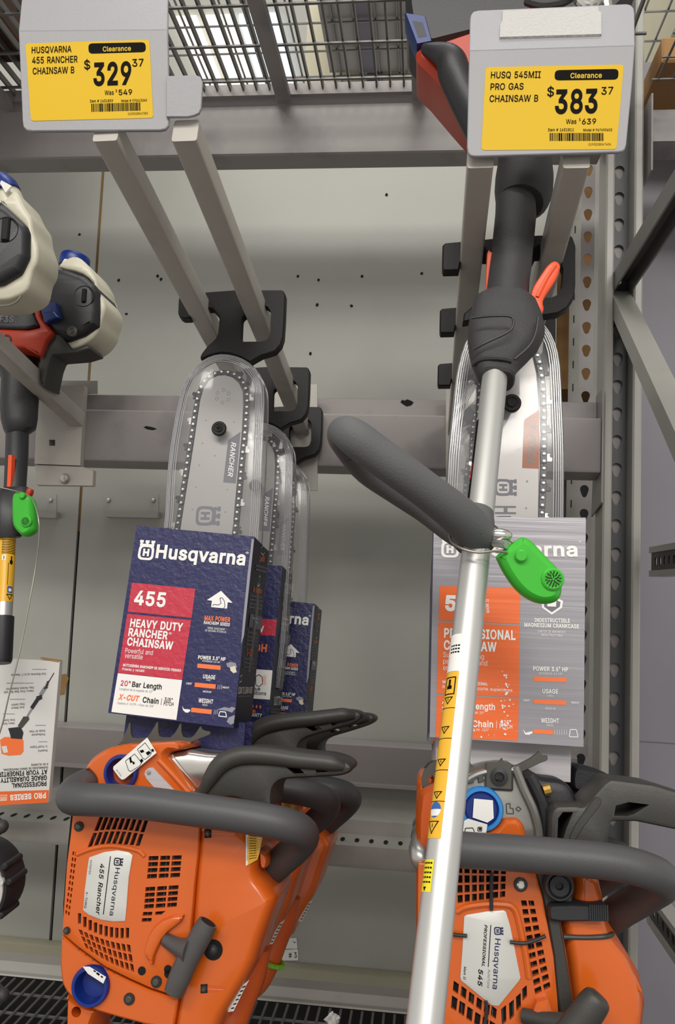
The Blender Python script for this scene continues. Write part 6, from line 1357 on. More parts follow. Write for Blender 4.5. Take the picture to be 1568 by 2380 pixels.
    mb.prism(F, fillet(ccw(F.loop(l, .085)), .003, 3), [(-.02, .006), (0, 0), (.060, 0), (.072, .0012), (.081, .0035), (.086, .0075), (.087, .0105)], 'orange')
    mb.tube(pathpx(F, [(*p, .0868) for p in q6([(922, 442), (1050, 446), (1170, 440)])] + [(*q6([(1205, 425)])[0], .072)]), .0022, 'guard_grey', 8)
    mb.tube(pathpx(F, [(*p, .080) for p in q6([(1225, 560), (1300, 660), (1370, 760)])]), [.001, .004, .001], 'orange', 8)
    part(mb, 'cylinder_cover', t)
    mb = MB(); l = q6([(835, 268), (850, 254), (960, 250), (1090, 256), (1160, 252), (1172, 262), (1176, 335), (1168, 346), (1080, 358), (900, 360), (850, 352), (836, 335)])
    mb.prism(F, fillet(ccw(F.loop(l, .099)), .002, 3), [(.07, 0), (.096, 0), (.099, .002)], 'black_plastic')
    for k2 in range(9): mb.tube(pathpx(F, [(1370 + k2 * 5, 2103, .0995), (1371 + k2 * 5, 2141, .0995)]), .0011, 'black_plastic', 6, 1)
    part(mb, 'cover_latch', t, 'ribbed black latch')
    # spike, air filter side, guard, handles
    mb = MB(); l = q5([(335, 240), (350, 190), (362, 165), (372, 158), (385, 190), (400, 205), (490, 208), (540, 188), (558, 160), (566, 155), (575, 185), (600, 198), (650, 195), (720, 160), (765, 128), (778, 114), (786, 122), (800, 140), (828, 140), (830, 160), (822, 170), (790, 182), (720, 215), (655, 250), (500, 260)])
    mb.prism(F, ccw(F.loop(l, .055)), [(.051, 0), (.0545, 0), (.055, .0004)], 'gunmetal')
    l = q5([(185, 165), (150, 185), (110, 230), (98, 275), (100, 320), (125, 330), (170, 322), (220, 300), (240, 200)])
    mb.prism(F, ccw(F.loop(l, .055)), [(.051, 0), (.0545, 0), (.055, .0004)], 'gunmetal', [circ(F.uv(*q5([(158, 278)])[0], .055), .004, 12)])
    part(mb, 'bumper_spike', t)
    mb = MB(); l = q5([(690, 262), (700, 244), (740, 236), (800, 272), (900, 285), (960, 318), (1000, 395), (1000, 470), (860, 660), (800, 660), (760, 500), (730, 400)])
    mb.prism(F, smooth(ccw(F.loop(l, .070)), 3), [(.0, 0), (.062, 0), (.068, .003), (.070, .007)], 'black_plastic')
    mb.tube(pathpx(F, [(*p, .074) for p in q5([(720, 255), (760, 330), (800, 430), (820, 560), (822, 640)])]), .006, 'black_plastic', 10)
    mb.tube(pathpx(F, [(*p, .076) for p in q5([(805, 345), (845, 335)])]), .0052, 'brass', 10, 1)
    part(mb, 'muffler_housing', t, 'black housing with a brass screw')
    mb = MB(); l = q5([(842, 660), (845, 500), (858, 455), (885, 432), (1000, 430), (1035, 440), (1085, 385), (1150, 310), (1195, 275), (1300, 288), (1450, 308), (1570, 345), (1680, 380), (1690, 590), (1590, 575), (1540, 565), (1350, 525), (1200, 525), (1180, 690)])
    h1 = q5([(885, 640), (890, 505), (918, 468), (978, 468), (940, 560), (915, 640)])
    h2 = q5([(1215, 490), (1225, 430), (1300, 410), (1420, 425), (1330, 480), (1290, 492)])
    mb.prism(F, fillet(ccw(F.loop(l, .105)), .003, 3), [(.04, .002), (.046, 0), (.100, 0), (.104, .0015), (.105, .004)], 'guard_grey', [F.loop(h1, .105), F.loop(h2, .105)])
    q = q5([(945, 625), (985, 540), (1090, 395), (1120, 372), (1150, 400), (1140, 430), (1040, 560), (990, 640)])
    mb.prism(F, fillet(ccw(F.loop(q, .1065)), .003, 3), [(.104, 0), (.1065, .0012)], 'guard_grey')
    part(mb, 'hand_guard', t, 'grey open hand guard')
    mb = MB(); l = q5([(960, 310), (975, 200), (1060, 205), (1165, 240), (1185, 280), (1110, 350), (1000, 355)])
    mb.prism(F, smooth(ccw(F.loop(l, .0)), 3), [(-.035, .003), (-.03, 0), (.0, 0), (.006, .004)], 'black_plastic'); part(mb, 'guard_arm', t)
    mb = MB(); mb.tube(pathpx(F, [(1075, 1945, .02), (1046, 1955, .06), (1030, 1966, .105), (1042, 1973, .126), (1062, 1974, .132), (1100, 1977, .134), (1200, 1983, .134), (1330, 1994, .134), (1430, 2005, .134), (1500, 2022, .130), (1538, 2042, .115), (1532, 2062, .095), (1490, 2088, .068), (1445, 2115, .045), (1425, 2130, .03)]), .0148, 'handle_grey', 18); part(mb, 'front_handle', t)
    mb = MB(); mb.tube(pathpx(F, [(992, 1950, .02), (978, 1962, .05), (972, 1978, .07), (982, 2000, .075), (996, 2010, .06)]), [.008, .010, .009, .010, .008], 'zinc', 12); part(mb, 'handle_bracket', t, 'silver handle bracket')
    mb = MB(); mb.tube(pathpx(F, [(1215, 2360, .095), (1270, 2372, .105), (1325, 2380, .114)]), [.006, .0068, .009], 'guard_grey', 12)
    mb.tube(pathpx(F, [(1394, 2312, .118), (1388, 2320, .118), (1370, 2345, .118), (1345, 2378, .118), (1310, 2420, .118), (1285, 2455, .118)]), [.0070, .0115, .0130, .0130, .0125, .0105], 'guard_grey', 14, flat=.85, flatdir=F.n); part(mb, 'pull_handle', t, 'grey T shaped pull handle')
    mb = MB(); mb.tube(pathpx(F, [(1480, 2400, .02), (1470, 2500, .02), (1420, 2600, .02), (1300, 2640, .02), (1100, 2620, .02), (1020, 2560, .02), (1000, 2400, .02)]), .0155, 'orange_deep', 12); part(mb, 'rear_handle', t)
    return t
sawR = build_saw545()
def build_cover545():
    F = FE; t = thing('bar_cover', 'clear plastic bar cover with a black hanger, front of the right row', 'bar cover', F.pp(1170, 1205, 0), 'clear bar covers on the right hook')
    o = [(1032, 1220), (1040, 1060), (1050, 960), (1062, 860), (1078, 800), (1105, 755), (1150, 728), (1190, 722), (1235, 732), (1270, 756), (1292, 795), (1303, 850), (1308, 950), (1312, 1060), (1311, 1220)]
    lo = [(1300, 1520), (1296, 1640), (1046, 1640), (1036, 1520)]
    mb = MB(); shell(mb, F, smooth(F.loop(o, .0145), 2, closed=False) + F.loop(lo, .0145)); part(mb, 'clear_sleeve', t, 'clear ribbed plastic sleeve')
    mb = MB()
    out = [(1075, 748), (1078, 728), (1110, 700), (1138, 672), (1145, 640), (1147, 612), (1130, 600), (1085, 600), (1070, 610), (1066, 628), (1030, 629), (1027, 622), (1028, 570), (1034, 564), (1120, 556), (1200, 548), (1318, 543), (1330, 550), (1337, 570), (1337, 660), (1334, 690), (1318, 715), (1296, 728), (1270, 732), (1240, 738), (1200, 724), (1150, 726), (1110, 742)]
    hole = [(1228, 692), (1232, 618), (1246, 592), (1285, 590), (1300, 600), (1309, 625), (1306, 668), (1296, 685), (1280, 692)]
    hang_hole(mb, F, ccw(F.loop(out, .0075)), [F.loop(hole, .0075)]); part(mb, 'hanger', t, 'black plastic hanger')
    mb = MB(); c = F.uv(1189, 937, .016)
    mb.lathe(F, c, [(.0102, .0155), (.0102, .017), (.0092, .0182), (.0064, .0182), (.0062, .0172), (.0050, .0172), (.0048, .0188), (.001, .0186)], 'hanger_black', 28); part(mb, 'locking_screw', t)
    return t
covR = build_cover545()
ZX = .050
BOXR = [(1008, 1201), (1361, 1203), (1355.5, 1736), (998, 1713)]
bxR, cR = sleeve_box(FE, BOXR, ZX, -.040, 'box_silver', 'box_navy', 'product_box', 'front silver box of the right row with three orange panels', 'silver boxes on the right hook', [(1012, 1690), (1328, 1700), (1326, 1819), (1012, 1790)], 'card_silver')
mb = MB(); Z = ZX + .0003; F = FE
T = lambda s, a, b, h, m='print_white', bold=0.0, sh=0.0: mb.text(F, s, qb([a])[0], qb([b])[0], h / 2.376, Z + .0004, m, bold, sh)
R = lambda q, m: mb.flatpx(F, qb(q), Z, m)
T('Husqvarna', (745, 932), (1383, 936), 80, 'print_white', .03); crown_logo(mb, F, qb([(628, 940)])[0], qb([(728, 942)])[0], Z + .0004, 'print_white'); T('®', (1388, 862), (1402, 862), 14)
R([(620, 1098), (1068, 1105), (1062, 1307), (615, 1286)], 'print_orange_big'); R([(614, 1297), (1062, 1316), (1058, 1712), (605, 1693)], 'print_orange_big'); R([(605, 1702), (1058, 1720), (1053, 1952), (599, 1930)], 'print_orange_big')
T('545', (650, 1236), (862, 1242), 90, 'print_white', .04); T('MARK II', (896, 1246), (890, 1170), 17, 'print_white', .01)
T('PROFESSIONAL', (645, 1383), (1040, 1397), 54, 'print_white', .03); T('CHAINSAW', (643, 1450), (935, 1462), 54, 'print_white', .03)
T('Superior cutting', (640, 1490), (865, 1502), 28); T('performance and', (640, 1526), (883, 1538), 28); T('ergonomics', (640, 1562), (800, 1570), 28)
T('MOTOSIERRA PROFESIONAL', (637, 1635), (886, 1648), 17, 'print_white', .02); T('Rendimiento de corte superiores', (637, 1662), (1022, 1682), 17, 'print_white', .005)
T('20" Bar Length', (634, 1772), (926, 1784), 36, 'print_white', .02); T('Longitud de la espada de 20"', (634, 1794), (866, 1806), 14)
T('X-CUT', (630, 1868), (785, 1874), 36, 'print_white', .03, .25); T('Chain', (802, 1876), (916, 1880), 36, 'print_white', .02); T('Cadena X-CUT • Paso de .325"', (628, 1888), (893, 1900), 14)
mb.rectline(F, qb([(936, 1842)])[0], qb([(934, 1884)])[0], 1, Z + .0003, 'print_white'); T('.325"', (952, 1860), (1014, 1862), 22, 'print_white', .01); T('PITCH', (952, 1884), (1022, 1886), 22, 'print_white', .01)
sp_ = qb([(1240, 1150), (1302, 1180), (1296, 1218), (1240, 1256), (1186, 1218), (1184, 1180)])
mb.flatpx(F, sp_, Z, 'print_white'); mb.flatpx(F, qb([(1240, 1165), (1288, 1186), (1284, 1212), (1240, 1242), (1198, 1212), (1196, 1186)]), Z + .0002, 'print_dim'); mb.flatpx(F, qb([(1215, 1180), (1265, 1182), (1263, 1212), (1215, 1210)]), Z + .0004, 'print_white')
T('INDESTRUCTIBLE', (1144, 1297), (1340, 1301), 23, 'print_white', .025); T('MAGNESIUM CRANKCASE', (1088, 1323), (1390, 1333), 23, 'print_white', .025)
T('CÁRTER DE MAGNESIO', (1162, 1354), (1315, 1358), 13, 'print_white'); T('INDESTRUCTIBLE', (1180, 1374), (1300, 1378), 13, 'print_white')
T('POWER 3.6¹ HP', (1137, 1565), (1330, 1571), 24, 'print_white', .025); T('POTENCIA 3.6 HP', (1170, 1586), (1296, 1589), 11); R([(1141, 1597), (1322, 1604), (1320, 1629), (1141, 1622)], 'print_orange')
T('USAGE', (1188, 1690), (1275, 1693), 25, 'print_white', .02); T('USO', (1214, 1709), (1246, 1710), 11); R([(1140, 1723), (1320, 1730), (1319, 1755), (1140, 1747)], 'print_orange'); T('LIGHT', (1082, 1734), (1118, 1736), 12, 'print_white', .02); T('HEAVY', (1347, 1747), (1392, 1749), 12, 'print_white', .02); T('MEDIUM', (1204, 1779), (1260, 1781), 11)
T('WEIGHT', (1180, 1853), (1280, 1856), 26, 'print_white', .02); T('PESO', (1212, 1872), (1248, 1873), 11); R([(1140, 1887), (1248, 1893), (1246, 1917), (1139, 1911)], 'print_orange')
for k in range(6): mb.rectline(F, qb([(1256 + k * 13, 1892)])[0], qb([(1256 + k * 13, 1920)])[0], .7, Z + .0002, 'print_white')
q = qb([(1342, 1890), (1376, 1892), (1384, 1932), (1336, 1930)])
for i in range(4): mb.rectline(F, q[i], q[(i + 1) % 4], 1.8, Z + .0002, 'print_white')
mb.flatpx(F, qb([(1078, 1885), (1095, 1908), (1130, 1900), (1136, 1908), (1115, 1920), (1092, 1918)]), Z + .0002, 'print_white')
rr = random.Random(11)
for _ in range(46):          # flecks rubbed off the print
    x = rr.gauss(990, 14) if rr.random() < .7 else rr.uniform(780, 1000); y = rr.uniform(1570, 1920) if x > 940 else rr.uniform(1890, 1935); s = rr.uniform(2, 9)
    mb.flatpx(F, qb([(x + s * math.cos(a) * rr.uniform(.5, 1.2), y + s * math.sin(a) * rr.uniform(.4, 1.0)) for a in [i * 1.05 for i in range(6)]]), Z + .0007, 'print_white')
part(mb, 'front_print', bxR, 'printed front with orange panels and white lettering')
# rows behind
HR = P(1180, 590, E1)
def alongR(r): return P(VPX + (1180 - VPX) * r, VPY + (590 - VPY) * r, E1 / r) - HR
for r, ls, lc, lb in ((.868, 'second chainsaw of the right row, hidden but for a left edge beside the metal pole', 'clear plastic bar cover with a black hanger, second of the right row', 'second silver box of the right row, almost hidden behind the front one'),
                      (.757, 'rearmost chainsaw of the right row, hidden but for spikes at its left edge', 'clear plastic bar cover with a black hanger, rearmost of the right row', 'rearmost silver box of the right row, almost hidden behind the front ones')):
    d = alongR(r)
    for src, lab in ((sawR, ls), (covR, lc), (bxR, lb)):
        k = copy_tree(src); k.location = src.location + d; k['label'] = lab
# ================================================================== trimmer in front of the right row
tr = thing('string_trimmer', 'trimmer with a bare aluminium tube hanging in front of the right row', 'trimmer', P(1000, 2300, .60))
def axis_pts(lst): return [P(x, y, Y) for x, y, Y in lst]
SH = [(1150, 872, .795), (1124, 1130, .735), (1098, 1400, .685), (1070, 1650, .645), (1043, 1900, .612), (1015, 2150, .582), (985, 2400, .556)]
def shat(y):
    for (x0, y0, a), (x1, y1, b) in zip(SH, SH[1:]):
        if y0 <= y <= y1: f = (y - y0) / (y1 - y0); return (x0 + (x1 - x0) * f, y, a + (b - a) * f)
    return SH[-1] if y > SH[-1][1] else SH[0]
A, B = P(*shat(872)), P(*shat(2400)); ax = (B - A).normalized()
R_SH = .0122
mb = MB(); mb.tube([A - ax * .06, A + (B - A) * .5, B + ax * .25], R_SH, 'alu_tube', 28, 1); part(mb, 'shaft', tr, 'bare aluminium tube')
# stickers wrapped round the shaft
def t_of(y):
    lo, hi = 0.0, 1.6
    for _ in range(40):
        m_ = (lo + hi) / 2; p = A + (B - A) * m_; r = p - CAM
        yy = CY + FPX * r.dot(down) / r.dot(fwd)
        if yy < y: lo = m_
        else: hi = m_
    return (lo + hi) / 2
def wrap_frame(y):
    p = A + (B - A) * t_of(y); view = (CAM - p); view = (view - ax * view.dot(ax)).normalized()
    side = ax.cross(view).normalized()
    if side.dot(right) < 0: side = -side
    return p, view, side
def wrap(mb, y0, y1, a0, a1, m, dr=.0002, seg=10):
    """patch round the tube between photo heights y0, y1; angles measured from the viewer, left negative"""
    vs = []; fs = []
    for y in (y0, y1):
        p, vw, sd = wrap_frame(y)
        for k in range(seg + 1):
            a = math.radians(a0 + (a1 - a0) * k / seg); vs.append(p + (vw * math.cos(a) + sd * math.sin(a)) * (R_SH + dr))
    for k in range(seg): fs.append((k, k + 1, seg + 2 + k, seg + 1 + k))
    mb.add(vs, fs, m)
mb = MB(); wrap(mb, 1487, 1573, -90, -12, 'print_white')
for k in range(3):
    for j in range(4): wrap(mb, 1512 + k * 7.5, 1515.5 + k * 7.5, -62 + j * 11, -54 + j * 11, 'ink_black', .0004, 2)
part(mb, 'white_sticker', tr, 'small white sticker')
mb = MB(); wrap(mb, 1574, 1958, -95, -14, 'sticker_yellow')
for y in (1657, 1727, 1800, 1872): wrap(mb, y, y + 1.6, -95, -14, 'ink_black', .0003)
def ring_box(y0, y1, a0, a1):
    for q in ((y0, y0 + 2.5, a0, a1), (y1 - 2.5, y1, a0, a1), (y0, y1, a0, a0 + 4), (y0, y1, a1 - 4, a1)): wrap(mb, *q, 'ink_black', .0004, 4)
ring_box(1586, 1627, -70, -22); wrap(mb, 1592, 1612, -52, -42, 'ink_black', .0004, 2); wrap(mb, 1606, 1614, -58, -36, 'ink_black', .0004, 2)
def tri(y, s, a, w_):
    for k in range(int(s)):
        f = k / s; h = w_ * (1 - f)
        if k < 2: wrap(mb, y + k, y + k + 1.05, a - h, a + h, 'ink_black', .0004, 4)
        else:
            wrap(mb, y + k, y + k + 1.05, a - h, a - h + 4, 'ink_black', .0004, 1); wrap(mb, y + k, y + k + 1.05, a + h - 4, a + h, 'ink_black', .0004, 1)
    wrap(mb, y + s * .2, y + s * .5, a - 1.5, a + 1.5, 'ink_black', .0004, 1)
for y in (1632, 1700, 1775, 1850): tri(y, 17, -46, 20)
tri(1918, 30, -52, 26)
for k in range(30):
    f = (k + .5) / 30; h = 24 * math.sin(math.acos(abs(2 * f - 1))); wrap(mb, 1874 + k * 1.2, 1875.3 + k * 1.2, -48 - h, -48 + h, 'sticker_blue' if k < 14 or h < 12 or k > 26 else 'print_white', .0004, 4)
part(mb, 'warning_sticker', tr, 'yellow warning sticker with triangles')
mb = MB(); wrap(mb, 2007, 2082, -80, -28, 'sticker_lemon')
for k in range(5):
    for j in range(4): wrap(mb, 2013 + k * 11, 2017 + k * 11, -70 + j * 10, -63 + j * 10, 'ink_black', .0004, 2)
tri(2070, 9, -55, 7)
part(mb, 'lemon_sticker', tr, 'bright yellow sticker')
mb = MB(); wrap(mb, 985, 1245, -92, -60, 'ink_black'); wrap(mb, 1085, 1122, -86, -66, 'print_red', .0004, 3); part(mb, 'black_sticker', tr)
# grip above the throttle housing
def ring_at(c, d, ru, rv, n=20, pw=2.0):
    vw = (CAM - c); vw = (vw - d * vw.dot(d)).normalized(); sd = d.cross(vw).normalized()
    if sd.dot(right) < 0: sd = -sd
    out = []
    for k in range(n):
        a = 2 * math.pi * k / n; ca, sa = math.cos(a), math.sin(a)
        out.append(c + sd * ru * math.copysign(abs(ca) ** (2 / pw), ca) + vw * rv * math.copysign(abs(sa) ** (2 / pw), sa))
    return out
def px2m(px, Y): return px * Y * 1.0 / FPX
def body(mb, secs, m, pw=2.0):
    """secs: (xl, xr, y, Y, depth ratio) silhouettes stacked along the tool"""
    rings = []
    cs = [P((a + b) / 2, y, Y) for a, b, y, Y, k in secs]
    for i, (a, b, y, Y, k) in enumerate(secs):
        d = (cs[min(i + 1, len(cs) - 1)] - cs[max(i - 1, 0)]).normalized(); ru = px2m((b - a) / 2, Y) * 1.0
        rings.append(ring_at(cs[i], -ax if d.dot(ax) < 0 else ax, ru, ru * k, 24, pw))
    mb.loft(rings, m)
mb = MB()
body(mb, [(1158, 1282, 330, .955, 1), (1156, 1282, 380, .935, 1), (1150, 1286, 415, .925, 1), (1148, 1284, 448, .915, 1), (1150, 1276, 466, .91, 1), (1152, 1262, 474, .908, 1)], 'grip_grey'); part(mb, 'collar', tr)
mb = MB()
body(mb, [(1152, 1244, 440, .918, 1), (1150, 1246, 500, .900, 1), (1144, 1240, 560, .885, 1), (1138, 1234, 620, .866, 1), (1130, 1226, 680, .850, 1), (1126, 1222, 725, .838, 1)], 'grip_grey'); part(mb, 'grip', tr, 'soft dark grip')
mb = MB()
body(mb, [(1124, 1228, 696, .845, .8), (1100, 1246, 712, .840, .7), (1092, 1258, 740, .835, .62), (1086, 1264, 772, .828, .58), (1086, 1250, 800, .820, .6), (1090, 1228, 824, .815, .66), (1096, 1206, 846, .808, .8), (1104, 1196, 862, .803, .9), (1112, 1196, 880, .798, 1), (1118, 1192, 886, .797, 1)], 'grip_grey', 3.0)
mb.tube([P(*p) for p in ((1095, 739, .795), (1150, 734, .790), (1190, 738, .790), (1185, 768, .789), (1130, 796, .787), (1100, 812, .790))], .0013, 'black_plastic', 6)
mb.tube([P(*p) for p in ((1250, 738, .800), (1244, 775, .796), (1228, 806, .793), (1195, 835, .792))], .0014, 'black_plastic', 6)
mb.tube([P(*p) for p in ((1100, 846, .800), (1120, 834, .79), (1160, 832, .785), (1188, 838, .787))], .003, 'grip_grey', 8)
part(mb, 'throttle_housing', tr, 'dark throttle housing')
mb = MB()
Ft = plane(.845)
l = [(1285, 606), (1294, 606), (1301, 613), (1302, 622), (1292, 650), (1272, 680), (1262, 700), (1264, 716), (1258, 732), (1250, 733), (1230, 712), (1231, 690), (1240, 664), (1258, 636), (1272, 616)]
mb.prism(Ft, smooth(ccw(Ft.loop(l)), 3), [(-.016, .0025), (-.013, .0005), (-.003, 0), (-.001, .001), (0, .003)], 'trigger_orange')
mb.tube([Ft.pp(*p, .0) for p in ((1290, 616), (1268, 650), (1248, 690))], .0022, 'trigger_orange', 8)
part(mb, 'throttle_trigger', tr, 'bright orange throttle trigger')
mb = MB(); Fk = plane(.872); l = [(1131, 590), (1140, 586), (1146, 600), (1140, 700), (1127, 700)]; mb.prism(Fk, smooth(ccw(Fk.loop(l)), 2), [(-.012, .001), (0, 0), (.002, .001)], 'trigger_orange'); part(mb, 'throttle_lock', tr, 'orange lock strip on the far side of the grip')
# loop handle
mb = MB()
lp = [(1132, 1262, .715), (1110, 1242, .705), (1080, 1212, .690), (1040, 1178, .672), (985, 1136, .655), (925, 1092, .642), (870, 1052, .634), (830, 1022, .630), (806, 1006, .632), (792, 1004, .640), (790, 1020, .652), (806, 1050, .668)]
rr_ = [.010, .0150, .0170, .0160, .0150, .0150, .0150, .0148, .0135, .0110, .0100, .0090]
mb.tube([P(*p) for p in lp], rr_, 'loop_grey', 20, 5)
far = [(806, 1050, .668), (850, 1092, .70), (920, 1140, .72), (990, 1186, .735), (1050, 1232, .74), (1100, 1262, .735)]
mb.tube([P(*p) for p in far], [.009, .012, .012, .012, .012, .012], 'loop_grey', 14, 4)
part(mb, 'loop_handle', tr, 'dark grey rubber loop handle')
mb = MB(); body(mb, [(1062, 1146, 1190, .722, 1.0), (1052, 1148, 1210, .719, 1.05), (1044, 1146, 1240, .714, 1.05), (1048, 1140, 1262, .710, 1.05), (1060, 1134, 1276, .707, 1.0)], 'loop_grey')
c = P(1108, 1222, .70); 
mb.tube([P(1108, 1200, .692), P(1106, 1244, .686)], .0048, 'dark_hole_and_shade', 10, 1)
part(mb, 'handle_clamp', tr)
# engine at the very top, half behind the price sign
Fz = plane(.97)
eng = thing
mb = MB(); l = [(940, -60), (942, 10), (948, 50), (985, 95), (1000, 105), (1180, 60), (1420, 40), (1480, -20), (1480, -60)]
mb.prism(Fz, fillet(ccw(Fz.loop(l)), .004, 3), [(-.11, .01), (-.10, 0), (-.01, 0), (0, .008)], 'shroud_black'); part(mb, 'engine_shroud', tr, 'black engine shroud')
mb = MB(); l = [(975, 108), (1000, 104), (1095, 72), (1200, 80), (1200, 260), (1100, 285), (1060, 240), (1000, 170), (968, 140), (966, 120)]
mb.prism(Fz, fillet(ccw(Fz.loop(l)), .005, 3), [(-.09, .006), (-.08, 0), (-.004, 0), (.004, .006)], 'shroud_red'); part(mb, 'fan_housing', tr, 'red fan housing')
mb = MB(); l = [(940, 28), (988, 36), (1004, 96), (968, 103), (962, 86)]; mb.prism(Fz, ccw(Fz.loop(l, .008)), [(-.03, 0), (.006, 0), (.008, .001)], 'lever_blue'); mb.flatpx(Fz, [(958, 48), (982, 52), (992, 84), (972, 88)], .0082, 'box_navy_side'); part(mb, 'choke_lever', tr, 'blue choke lever')
mb = MB()
pth = [(985, 112, .965), (1022, 124, .955), (1046, 140, .952), (1055, 170, .952), (1070, 205, .952), (1095, 250, .952), (1140, 330, .95)]
mb.tube([P(*p) for p in pth], [.006, .013, .018, .020, .020, .022, .024], 'shroud_black', 14); part(mb, 'support_arm', tr, 'black curved support arm')
mb = MB(); body(mb, [(1130, 1300, 255, .99, 1), (1146, 1290, 300, .97, 1), (1158, 1284, 345, .95, 1)], 'grip_grey'); part(mb, 'neck', tr)
mb = MB(); mb.tube([P(*p) for p in ((1225, 2, .93), (1260, 12, .92), (1300, 6, .92), (1330, -10, .93))], .006, 'grip_grey', 8); mb.tube([P(*p) for p in ((1330, -30, .92), (1345, 0, .915), (1362, 14, .915), (1385, 4, .92), (1392, -30, .93))], .006, 'steel_bright', 10); mb.tube([P(1405, -30, .92), P(1412, 20, .92)], .006, 'steel_bright', 8, 1); part(mb, 'exhaust_guard', tr, 'shiny bent guard tube')

# ------------------------------------------------------------------ security tags
def sec_tag(F, outline, dome, dome_r, knob, name, label, wire, dir_=1):
    t = thing('security_tag', label, 'security tag', F.pp(*dome), 'green security tags')
    mb = MB(); l = smooth(ccw(F.loop(outline, .012)), 3)
    mb.prism(F, l, [(-.010, .003), (-.007, 0), (.004, 0), (.009, .002), (.012, .006)], 'tag_green')
    c = F.uv(*dome, .012); k = dome_r * (F.pp(*dome, .012) - CAM).length / FPX
    mb.lathe(F, c, [(k, .011), (k * .96, .0135), (k * .8, .0145), (k * .72, .0142), (.0005, .0155)], 'tag_green', 28)
    part(mb, 'tag_body', t)
    mb = MB()
    for ri, n in ((.2, 5), (.4, 10), (.6, 14)):
        for i in range(n):
            a = 2 * math.pi * i / n + ri; p = (c[0] + k * ri * math.cos(a), c[1] + k * ri * math.sin(a))
            mb.flat(F, ccw([(p[0] + .0010 * math.cos(a) - .0004 * math.sin(a), p[1] + .0010 * math.sin(a) + .0004 * math.cos(a)), (p[0] + .0010 * math.cos(a) + .0004 * math.sin(a), p[1] + .0010 * math.sin(a) - .0004 * math.cos(a)), (p[0] - .0010 * math.cos(a) + .0004 * math.sin(a), p[1] - .0010 * math.sin(a) - .0004 * math.cos(a)), (p[0] - .0010 * math.cos(a) - .0004 * math.sin(a), p[1] - .0010 * math.sin(a) + .0004 * math.cos(a))]), .0158, 'dark_hole_and_shade')
    part(mb, 'speaker_holes', t, 'ring of dark sound holes')
    mb = MB(); c2 = F.uv(*knob, .012); mb.lathe(F, c2, [(.0052, .010), (.0050, .0155), (.004, .0165), (.001, .0165)], 'tag_green', 16); part(mb, 'lock_button', t)
    mb = MB(); mb.tube([P(*p) for p in wire], .0011, 'cable_wire', 8, 6); part(mb, 'tether', t, 'thin steel tether')
    return t
Fg = plane(.70, tilt=0)
sec_tag(Fg, [(1158, 1290), (1160, 1304), (1176, 1335), (1198, 1366), (1222, 1388), (1250, 1402), (1276, 1404), (1298, 1396), (1308, 1375), (1306, 1340), (1296, 1318), (1280, 1302), (1254, 1274), (1236, 1256), (1220, 1248), (1208, 1250), (1182, 1268)], (1284, 1346), 26, (1210, 1292), 'security_tag',
        'green security tag tethered below the loop handle, over the silver box', [(1178, 1284, .688), (1150, 1281, .684), (1110, 1284, .682), (1075, 1276, .684), (1050, 1260, .690), (1044, 1240, .700), (1048, 1228, .715), (1090, 1222, .75), (1140, 1220, .74), (1160, 1232, .72), (1180, 1252, .700), (1192, 1262, .695)])
mb = MB(); mb.ball(P(1162, 1244, .70), .0085, 'steel_bright', (1.2, .8, .7)); mb.tube([P(1148, 1262, .70), P(1178, 1266, .69)], .0035, 'zinc', 10, 1)
o = mb.build('tether_clip'); tag(o, 'small shiny clip on the tether beside the front green tag', 'clip')

# ================================================================== trimmers at the left edge
z6 = lambda pts: zz(0, 400, 3.136, pts)
def sol(mb, F, pts, z0, z1, m, bev=.004, sm=False, holes=()):
    l = ccw(F.loop(pts, z1)); l = smooth(l, 3) if sm else fillet(l, .003, 3)
    mb.prism(F, l, [(z0, bev), (z0 + bev, 0), (z1 - bev, 0), (z1 - bev * .4, bev * .35), (z1, bev)], m, [F.loop(h, z1) for h in holes])
Fl = plane(1.33)
t2 = thing('string_trimmer', 'black and red trimmer at the left edge, letters F3S on it', 'trimmer', P(30, 1540, 1.33), 'trimmers at the left edge')
mb = MB()
sol(mb, Fl, z6([(260, 680), (330, 678), (470, 700), (600, 745), (680, 810), (705, 860), (708, 1000), (700, 1110), (600, 1180), (480, 1225), (380, 1180), (300, 1100), (268, 930), (255, 800)]), -.05, .055, 'shroud_black', .012)
mb.lathe(Fl, Fl.uv(*z6([(612, 905)])[0], .055), [(.018, .052), (.018, .056), (.0155, .054), (.001, .0535)], 'black_plastic', 22)
mb.box(Fl, *sorted((Fl.uv(*z6([(596, 905)])[0], .056)[0], Fl.uv(*z6([(630, 905)])[0], .056)[0])), *sorted((Fl.uv(*z6([(612, 950)])[0], .056)[1], Fl.uv(*z6([(612, 850)])[0], .056)[1])), .053, .059, 'hanger_black', .002)
for k, y in enumerate((690, 725, 760, 810, 850)): mb.flatpx(Fl, z6([(288, y), (340, y + 3), (340, y + 26), (288, y + 23)]), .0553, 'dark_hole_and_shade')
part(mb, 'engine_shroud', t2, 'black engine shroud')
mb = MB(); sol(mb, Fl, z6([(430, 690), (480, 630), (560, 615), (640, 680), (700, 780), (712, 850), (760, 940), (766, 1000), (740, 1080), (720, 1150), (650, 1230), (520, 1290), (470, 1240), (600, 1170), (690, 1100), (700, 860), (600, 740)]), -.045, .04, 'tank_cream', .004, True); part(mb, 'fuel_tank', t2, 'cream fuel tank')
mb = MB(); mb.tube([Fl.pp(*p, -.0) for p in z6([(540, 690), (545, 650), (552, 612), (556, 595)])], [.026, .026, .024, .016], 'cap_blue', 18, 3); part(mb, 'fuel_cap', t2, 'blue fuel cap')
